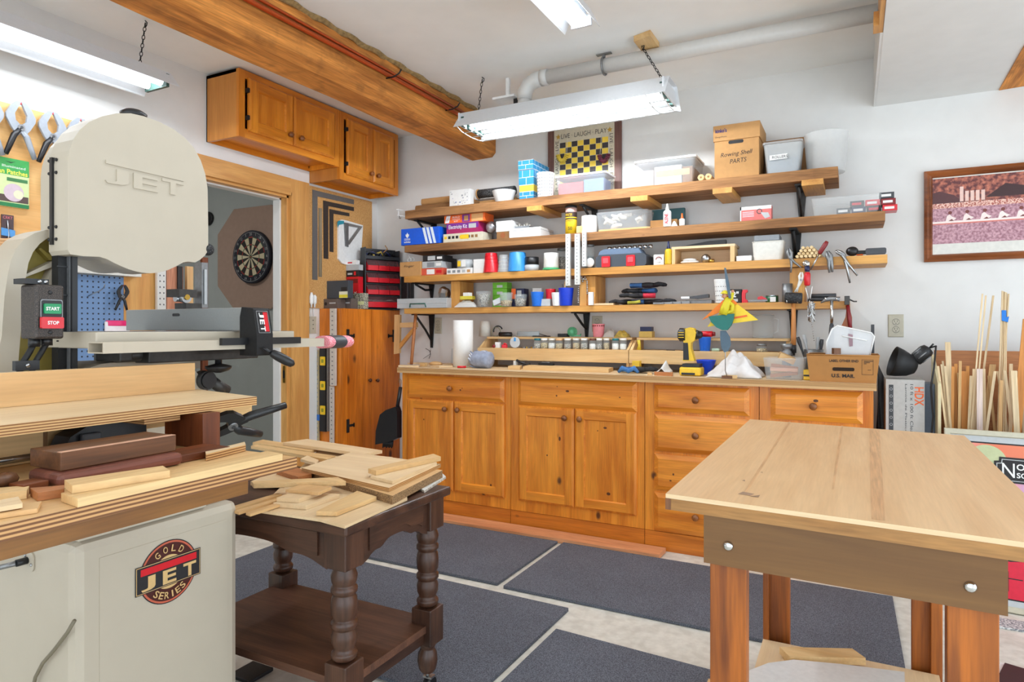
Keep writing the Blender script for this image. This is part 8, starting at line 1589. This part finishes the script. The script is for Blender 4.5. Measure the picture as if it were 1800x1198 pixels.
# bracket, stick and dustpan at the left end of the counter
t = thing('wood_bracket', 'triangular wooden bracket hanging on the wall left of the counter', 'bracket', (X_at(715, 3.9), 3.9, 1.0)); Yq = 3.80; fq = Fr((0, Yq, 0), (1, 0, 0), (0, 0, 1), (0, -1, 0)); QQ = lambda pts: tri_order([(at(a, b, Y=Yq).x, at(a, b, Y=Yq).z) for a, b in pts])
m = MB(); m.prism(fq, QQ([(696.5, 553), (706, 553), (705, 620), (695.5, 622)]), 0, .022, pinew('z')); m.build('upright', t); m = MB(); m.prism(fq, QQ([(706.2, 567), (735, 566), (735, 575), (706, 575.5)]), .001, .021, pinew('x')); m.build('arm', t); m = MB(); m.prism(fq, QQ([(705.3, 603), (728, 576), (734, 576), (705.2, 613)]), .002, .02, casing_w('x')); m.build('brace', t)
m = MB(); a, b = at(731, 550, Y=3.72), V((X_at(723, 3.60), 3.60, CT + .008)); m.tube([a, b], .011, padauk('z'), 10); solo('wood_stick', 'reddish brown stick leaning from the counter to the lowest shelf', 'stick', m)
t = thing('dustpan', 'black dustpan hanging at the left end of the base cabinets', 'dustpan', (X_at(688, 3.44), 3.44, .6)); Yq = 3.45; fq = Fr((0, Yq, 0), (1, 0, 0), (0, 0, 1), (0, -1, 0)); mg = flat('pan_black', (34, 35, 38), .3)
m = MB(); m.prism(fq, QQ([(676, 727), (686, 719), (703, 713), (706, 722), (706, 768), (690, 775), (668, 779), (669, 755)]), 0, .05, mg); m.build('pan', t, bevel=.008); m = MB(); m.tube([at(a, b, Y=Yq - .02) for a, b in ((698, 718), (701, 700), (704, 680))], .012, mg, 10); m.tube([at(a, b, Y=Yq) for a, b in ((704, 680), (705, 668), (702, 664), (700, 672))], .003, card, 6); m.build('handle', t)
m = MB()
for i in range(18): x = 674 + 1.0 * i; m.tube([at(x, 774, Y=Yq - .02), at(x - 1, 786 + rnd(-2, 2), Y=Yq - .02)], .004, black, 5)
m.build('bristles', t)
m = MB(); m.tube([at(a, b, Y=YB - .03) for a, b in ((748, 612), (755, 616), (757, 622), (754, 630))], .002, blackm, 6); m.tube([at(a, b, Y=YB - .03) for a, b in ((757, 614), (756, 622), (744, 630))], .0015, blackm, 6); solo('wire_hook', 'small black wire hook on the wall above the counter left end', 'hook', m)
bxi('grey_timer', 'small grey box standing behind the paper towel roll', 'box', 4, 793, 801, 612, lgrey, .05, 3.78, zb=CT)
# ================================================================== right corner
Y = YB - .004; xa = X_at(1624, Y); z1, z0 = Z_at(1624, 303, Y), Z_at(1626, 461, Y); W = 1.15; Hh = z1 - z0
t = thing('framed_picture', 'wood framed photograph of a rowing crew on the back wall', 'picture', (xa + W / 2, Y, z0)); f = front(xa, Y, z0); fm = wood('frame_brown', (150, 84, 40), (92, 44, 16), 'x', 0, .35)
m = MB(); m.loft(f, W, Hh, [(0, 0), (0, .02), (.012, .026), (.022, .018), (.030, .022), (.036, .012)], fm); m.build('frame', t); i_ = .0365; f2 = f.at(i_, i_, .0125); w, h = W - 2 * i_, Hh - 2 * i_
m = MB(); mw = flat('mat_white', (222, 220, 212), .6); m.rect(f2, 0, w, 0, h, .0, mw); wat = speckle('print_water', (150, 98, 112), (206, 160, 170), 90, .35, .65, .3); tre = speckle('print_trees', (96, 44, 46), (196, 116, 92), 60, .4, .68, .3); bank = speckle('print_bank', (170, 84, 70), (244, 206, 190), 140, .42, .6, .3)
hb = h * .135; m.rect(f2, 0, w, hb, h * .62, .0006, wat); m.rect(f2, 0, w, h * .60, h * .985, .0007, tre); m.rect(f2, 0, w, h * .595, h * .66, .0009, bank)
m.poly(f2, [(0, h * .66), (.13, h * .66), (.09, h * .76), (.03, h * .82), (0, h * .8)], .0011, flat('print_dark', (84, 44, 46), .4)); m.poly(f2, [(.22, h * .70), (.42, h * .70), (.40, h * .80), (.30, h * .86)], .0011, flat('print_dark2', (58, 26, 28), .4))
for k in range(5): m.rect(f2, .115 + .022 * k, .130 + .022 * k, h * .67, h * (.80 if k else .86), .0013, flat('print_pale', (232, 196, 184), .4))
m.build('photograph', t)
m = MB(); sk, shirt = flat('print_skin', (120, 56, 50), .4), flat('print_shirt', (244, 226, 220), .4); yb_ = h * .40; m.poly(f2, [(.0, yb_), (w, yb_ + .004), (w, yb_ + .014), (.0, yb_ + .010)], .0012, shirt); m.poly(f2, [(.0, yb_ - .006), (w, yb_ - .002), (w, yb_ + .004), (0, yb_)], .0013, flat('print_hull', (214, 120, 106), .4))
for k in range(10):
    a = .055 + .072 * k; b = yb_ + .010 + .0003 * k; m.poly(f2, [(a, b), (a + .03, b), (a + .046, b + .012), (a + .03, b + .020), (a + .016, b + .034), (a + .006, b + .026)], .0016, shirt); m.disc(f2, a + .019, b + .042, .0085, .0018, sk, 12); m.poly(f2, [(a + .012, b), (a + .036, b), (a + .026, b + .010)], .0019, sk)
m.build('rowing_crew', t)
# box of plastic sheeting with a clamp lamp on it
Y = 3.52; xa, xb = X_at(1557, Y), X_at(1625.5, Y); zt = Z_at(1590, 667, Y); t = thing('sheeting_box', 'tall pale grey carton with orange lettering beside the stick bin', 'box', ((xa + xb) / 2, 3.6, 0)); bx_m = flat('carton_grey', (190, 188, 184), .6)
m = MB(); m.bx(xa, xb, Y, Y + .22, .001, zt, bx_m); f = front(xa, Y, zt - .6); W = xb - xa
m.text('HDX', f, W * .86, .565 - .04, .036, orange, w=.085, c=.0007, rot=-90, bold=.02); m.text('10 ft x 100 ft Clear Plastic Sheeting', f, W * .66, .36, .016, dgrey, w=.44, c=.0007, rot=-90); m.text('Lamina de Plastico Transparente', f, W * .52, .38, .010, dgrey, w=.40, c=.0007, rot=-90); m.rect(f, W * .08, W * .20, .04, .575, .0006, dgrey)
for k in range(16): m.text('O', f, W * .14, .06 + .033 * k, .012, lgrey, c=.0009, rot=-90)
m.build('carton', t, bevel=.002)
m = MB(); m.bx(xb + .004, xb + .045, Y + .06, Y + .2, .001, zt - .02, flat('blue_grey', (112, 126, 146), .5)); solo('blue_grey_panel', 'slim blue-grey panel between the carton and the stick bin', 'panel', m, bevel=.004)
m = MB(); m.grid(lambda u, v: V((X_at(1541, 3.82) + .05 * u + .006 * math.sin(9 * v), 3.82 + .03 * math.sin(6 * v + 3 * u), .001 + (zt + .06) * v * (1 - .12 * u))), 8, 16, flat('bag_black', (44, 44, 48), .35)); solo('black_bag', 'dark plastic bag standing between the counter end and the pale carton', 'bag', m, solid=.004)
t = thing('clamp_lamp', 'black clamp lamp lying on top of the pale carton', 'lamp', (X_at(1597, Y + .1), Y + .1, zt)); Yl = Y + .09; c = at(1607, 652, Y=Yl); ax = (at(1567, 628, Y=Yl) - c); ax = V((-.95, -.1, -.02)).normalized()
m = MB(); c0 = V((X_at(1611, Yl), Yl, zt + .052)); m.lathe(c0, [(.018, 0), (.03, .004), (.05, .03), (.066, .075), (.072, .105), (.069, .105), (.06, .072), (.045, .03), (.02, .01)], blackm, 28, (-.90, -.15, .28), caps=False); m.build('shade', t)
d_ = V((.62, .05, .62)).normalized(); m = MB(); q = V((X_at(1606, Yl), Yl, zt + .082)); m.lathe(q, [(.02, 0), (.03, .01), (.032, .07), (.026, .085), (.010, .09), (0, .09)], black, 18, d_)
for k in range(6):
    a = 2 * math.pi * k / 6; u = d_.orthogonal().normalized(); w_ = d_.cross(u); e = u * math.cos(a) + w_ * math.sin(a); m.tube([q + e * .032 + d_ * .02, q + e * .0325 + d_ * .065], .003, steel_dull, 6)
m.build('socket', t); m = MB(); e = q + d_ * .09; m.tube([e, e + V((.012, 0, .015)), e + V((.016, 0, .02))], .004, black, 6); cx3 = xb + .022; m.tube([e, V((cx3 + .03, Yl, e.z + .01)), V((cx3 + .012, 3.50, zt + .06)), V((cx3, 3.50, zt - .03)), V((cx3 + .008, 3.498, zt - .16)), V((cx3 - .004, 3.50, zt - .34)), V((cx3, 3.50, .02))], .004, black, 6); m.build('cord', t)
# bin of sticks
bx0_, bx1_ = X_at(1643, 3.72), 1.18; sy0, sy1 = 3.46, 3.74; t = thing('stick_bin', 'large wooden bin full of upright sticks in the right corner', 'bin', ((bx0_ + bx1_) / 2, 3.6, 0)); zt = Z_at(1700, 616, 3.74)
m = MB(); m.bx(bx0_, bx1_, sy1, sy1 + .012, 0, zt, wood('hardboard', (176, 116, 68), (150, 92, 48), 'x', 0, .55)); m.build('back_panel', t); m = MB(); m.prism(Fr((bx0_, 0, 0), (0, 1, 0), (0, 0, 1), (1, 0, 0)), [(sy0, 0), (sy1 - .001, 0), (sy1 - .001, zt - .02), (sy0, zt - .14)], -.012, 0, flat('panel_cream', (214, 200, 160), .6)); m.build('side_panel', t); m = MB(); m.bx(bx0_, bx1_, sy0, sy0 + .012, 0, .5, ply2('x')); m.bx(bx0_ + .001, bx1_, sy0 + .013, sy1 - .001, 0, .012, ply2('x')); m.build('front_panel', t); m = MB(); m.bx(bx1_, bx1_ + .012, sy0, sy1, 0, zt - .05, ply2('y')); m.build('end_panel', t)
sl, so, st_ = wood('stick_pale', (230, 208, 170), (212, 182, 138), 'z', 0, .6), wood('stick_orange', (226, 160, 84), (198, 126, 56), 'z', 0, .55), wood('stick_tan2', (206, 166, 112), (176, 132, 80), 'z', 0, .6)
ST = [(1649, 643, 1663, 3, sl), (1655, 640, 1666, 3, sl), (1657, 634, 1669, 3, sl), (1661, 643, 1671, 3.4, sl), (1666, 601, 1671, 8, sl), (1669, 648, 1672, 4, so), (1675, 644, 1674, 4, so), (1680, 639, 1680, 5, so), (1688, 634, 1686, 4, st_), (1694, 652, 1695, 8, so), (1701, 643, 1700, 5, so), (1727, 516, 1707, 2.2, sl), (1733, 519, 1712, 2.2, sl), (1746, 519, 1716, 3, sl), (1712, 648, 1709, 4, sl), (1716.5, 649, 1714, 5, sl), (1722, 648, 1722, 8, wood('stick_pink', (226, 206, 196), (200, 176, 166), 'z', 0, .6)), (1729, 648, 1730, 4.6, sl), (1745, 640, 1731, 9, st_), (1749, 652, 1735, 4, sl), (1754, 652, 1769, 4, sl), (1760, 668, 1758, 5, st_), (1766, 651, 1779, 4.4, sl), (1777, 639, 1776, 5, sl), (1782, 651, 1787, 8, sl), (1791, 652, 1786, 4.6, sl), (1797, 647, 1800, 5, sl), (1806, 560, 1788, 12, so), (1812, 640, 1806, 6, st_), (1822, 650, 1818, 6, sl), (1834, 644, 1830, 7, sl), (1738, 660, 1748, 4, st_), (1707, 660, 1703, 4, sl), (1684, 655, 1689, 4, st_)]
for i, (pt, yt, pb, wpx, mat) in enumerate(ST):
    Yt = 3.487 + .236 * ((i * 13) % 34) / 34; Yb_ = Yt; top = at(pt, yt, Y=Yt); mid = at(pb, 750, Y=Yt); dr = (mid - top); k = (top.z - .014) / (top.z - mid.z); bot = top + dr * k; hw = wpx * 3.05 / F / 2; dd = .0036 if wpx > 4.5 else .003
    if abs(bot.x) and bot.x < bx0_ + .01: bot.x = bx0_ + .01
    m = MB(); vs = []
    for p in (bot, top): vs += [p + V((-hw, -dd, 0)), p + V((hw, -dd, 0)), p + V((hw, dd, 0)), p + V((-hw, dd, 0))]
    m.add(vs, [(0, 3, 2, 1), (4, 5, 6, 7), (0, 1, 5, 4), (1, 2, 6, 5), (2, 3, 7, 6), (3, 0, 4, 7)], mat)
    lab = {4: 'wide pale stick rising at the left of the stick bin', 27: 'wide orange board leaning at the right of the stick bin', 11: 'tallest thin stick in the left group of the stick bin', 13: 'long thin stick with a darker tip leaning right in the bin', 18: 'wide tan board leaning left in the middle of the stick bin', 9: 'wide orange stick among the orange ones in the bin'}.get(i, 'upright wood stick standing among others in the stick bin')
    tag(m.build('wood_stick'), lab, 'stick', 'sticks standing in the bin')
Yt = 3.62; t = thing('stick_bundle', 'bundle of long thin sticks wrapped with blue tape', 'sticks', (X_at(1765, Yt), Yt, .02))
for i, (a, b) in enumerate(((1762, 1757), (1764.5, 1761), (1767, 1765), (1769, 1768), (1773, 1764))):
    top = at(a, 511 + (5 if i == 4 else i), Y=Yt + .004 * (i % 2)); mid = at(b, 660, Y=Yt + .004 * (i % 2)); k = (top.z - .02) / (top.z - mid.z); m = MB(); m.tube([top, top.lerp(mid, .5), mid, top + (mid - top) * k], .0035, sl, 6); m.build('stick', t)
m = MB(); m.prism(Fr((0, Yt - .008, 0), (1, 0, 0), (0, 0, 1), (0, -1, 0)), tri_order([(at(a, b, Y=Yt - .01).x, at(a, b, Y=Yt - .01).z) for a, b in ((1761, 545), (1769, 545), (1769, 557), (1774, 556), (1772, 566), (1761, 563))]), -.016, 0, flat('tape_blue2', (20, 120, 214), .5)); m.build('tape', t)
# framed poster leaning in front of the bin
o = at(1662, 1054, Y=3.36); o.z = .003; ux = V((.992, -.09, 0)); W, Hh = .95, .735; v_ = V((.0, .075, 1)); f = Fr(o, ux, v_); f.n = ux.normalized().cross(v_.normalized()); 
if f.n.y > 0: f.n = -f.n
t = thing('framed_poster', 'framed poster with a black North Scale plaque leaning behind the workbench', 'poster', o + ux * W / 2); m = MB(); m.loft(f, W, Hh, [(0, 0), (0, .018), (.004, .022), (.020, .022), (.024, .014)], flat('poster_frame', (198, 192, 170), .45)); m.build('frame', t)
f2 = f.at(.0245, .0245, .0145); w, h = W - .049, Hh - .049; m = MB(); m.rect(f2, 0, w, 0, h, 0, flat('poster_mat', (190, 194, 196), .6)); m.rect(f2, .024, w - .024, .024, h - .024, .0005, ink)
pa = MATS.get('poster_art')
if not pa:
    pa, nt, b = newmat('poster_art'); N = nt.nodes.new; L = nt.links.new; tc = N('ShaderNodeTexCoord'); n = N('ShaderNodeTexNoise'); n.inputs['Scale'].default_value = 4; n.inputs['Detail'].default_value = 1; L(tc.outputs['Object'], n.inputs['Vector']); cr = N('ShaderNodeValToRGB'); e = cr.color_ramp.elements; e[0].position = .38; e[0].color = srgb(228, 122, 84); e[1].position = .62; e[1].color = srgb(206, 156, 190); q = e.new(.5); q.color = srgb(232, 150, 136); L(n.outputs['Fac'], cr.inputs[0]); L(cr.outputs[0], b.inputs['Base Color']); b.inputs['Roughness'].default_value = .35
m.rect(f2, .030, w - .030, .030, h - .030, .0009, pa); m.rect(f2, .030, w - .030, .030, h * .34, .0012, flat('poster_red', (214, 22, 56), .35)); m.disc(f2, .125, h - .105, .07, .0012, flat('poster_green', (190, 196, 150), .4), 32); m.build('print', t)
m = MB(); pxx, pyy = .150, h - .185; n_ = .018
def plaque(e): 
    a0, a1, b0, b1 = pxx - e, pxx + .50 + e, pyy - e, pyy + .105 + e; k = n_
    return [(a0 + k, b0), (a1 - k, b0), (a1 - k * .9, b0 + k * .9), (a1, b0 + k), (a1, b1 - k), (a1 - k * .9, b1 - k * .9), (a1 - k, b1), (a0 + k, b1), (a0 + k * .9, b1 - k * .9), (a0, b1 - k), (a0, b0 + k), (a0 + k * .9, b0 + k * .9)]
m.prism(f2, plaque(.0), .0015, .003, ink); m.prism(f2, plaque(-.008), .003, .0034, lgrey); m.prism(f2, plaque(-.011), .0034, .0038, ink)
m.text('N', f2, pxx + .048, pyy + .052, .058, white, c=.0042, w=.042); m.text('ORTH', f2, pxx + .075, pyy + .068, .026, white, c=.0042, align='L', bold=.02); m.text('SCALE', f2, pxx + .075, pyy + .034, .022, white, c=.0042, align='L', bold=.02); m.build('plaque', t)
m = MB()
for k in range(7): m.rect(f2, .10 + .09 * k, .104 + .09 * k, .06, .14, .0016, dred); m.rect(f2, .08 + .09 * k, .15 + .09 * k, .10 + .01 * (k % 3), .104 + .01 * (k % 3), .0016, ink)
m.poly(f2, [(.1, .19), (.2, .18), (.26, .19), (.2, .197)], .0016, ink); m.build('line_drawing', t)
m = MB(); m.bx(.40, 1.5, 3.14, 3.235, .001, .009, speckle('pebble_mat', (120, 122, 126), (214, 214, 212), 120, .42, .58, .85)); solo('pebble_strip', 'strip of grey pebbled matting on the floor in front of the poster', 'floor mat', m)
c = at(1775, 1188, Z=.01); t = thing('picture_tray', 'black and white flat frame lying on the floor at the lower right', 'frame', (c.x, c.y, 0)); m = MB(); m.box((c.x + .06, c.y - .06, .012), (.22, .2, .02), white, (0, 0, -18)); m.build('base', t); m = MB(); m.box((c.x + .065, c.y - .055, .026), (.2, .17, .006), black, (0, 0, -18)); m.build('sheet', t)
# unseen lamp added to brighten the hall
t = thing('ceiling_lamp', 'round white lamp added out of view to brighten the hall', 'lamp', (-4.9, 2.3, ZC - .06)); m = MB(); m.lathe((-4.9, 2.3, ZC - .07), [(0, 0), (.10, .008), (.15, .03), (.16, .06)], emit('hall_fill_glow', (255, 248, 238), 34), 28); m.build('globe', t); m = MB(); m.lathe((-4.9, 2.3, ZC - .012), [(.165, 0), (.165, .011), (0, .011)], white, 28); m.build('base', t)
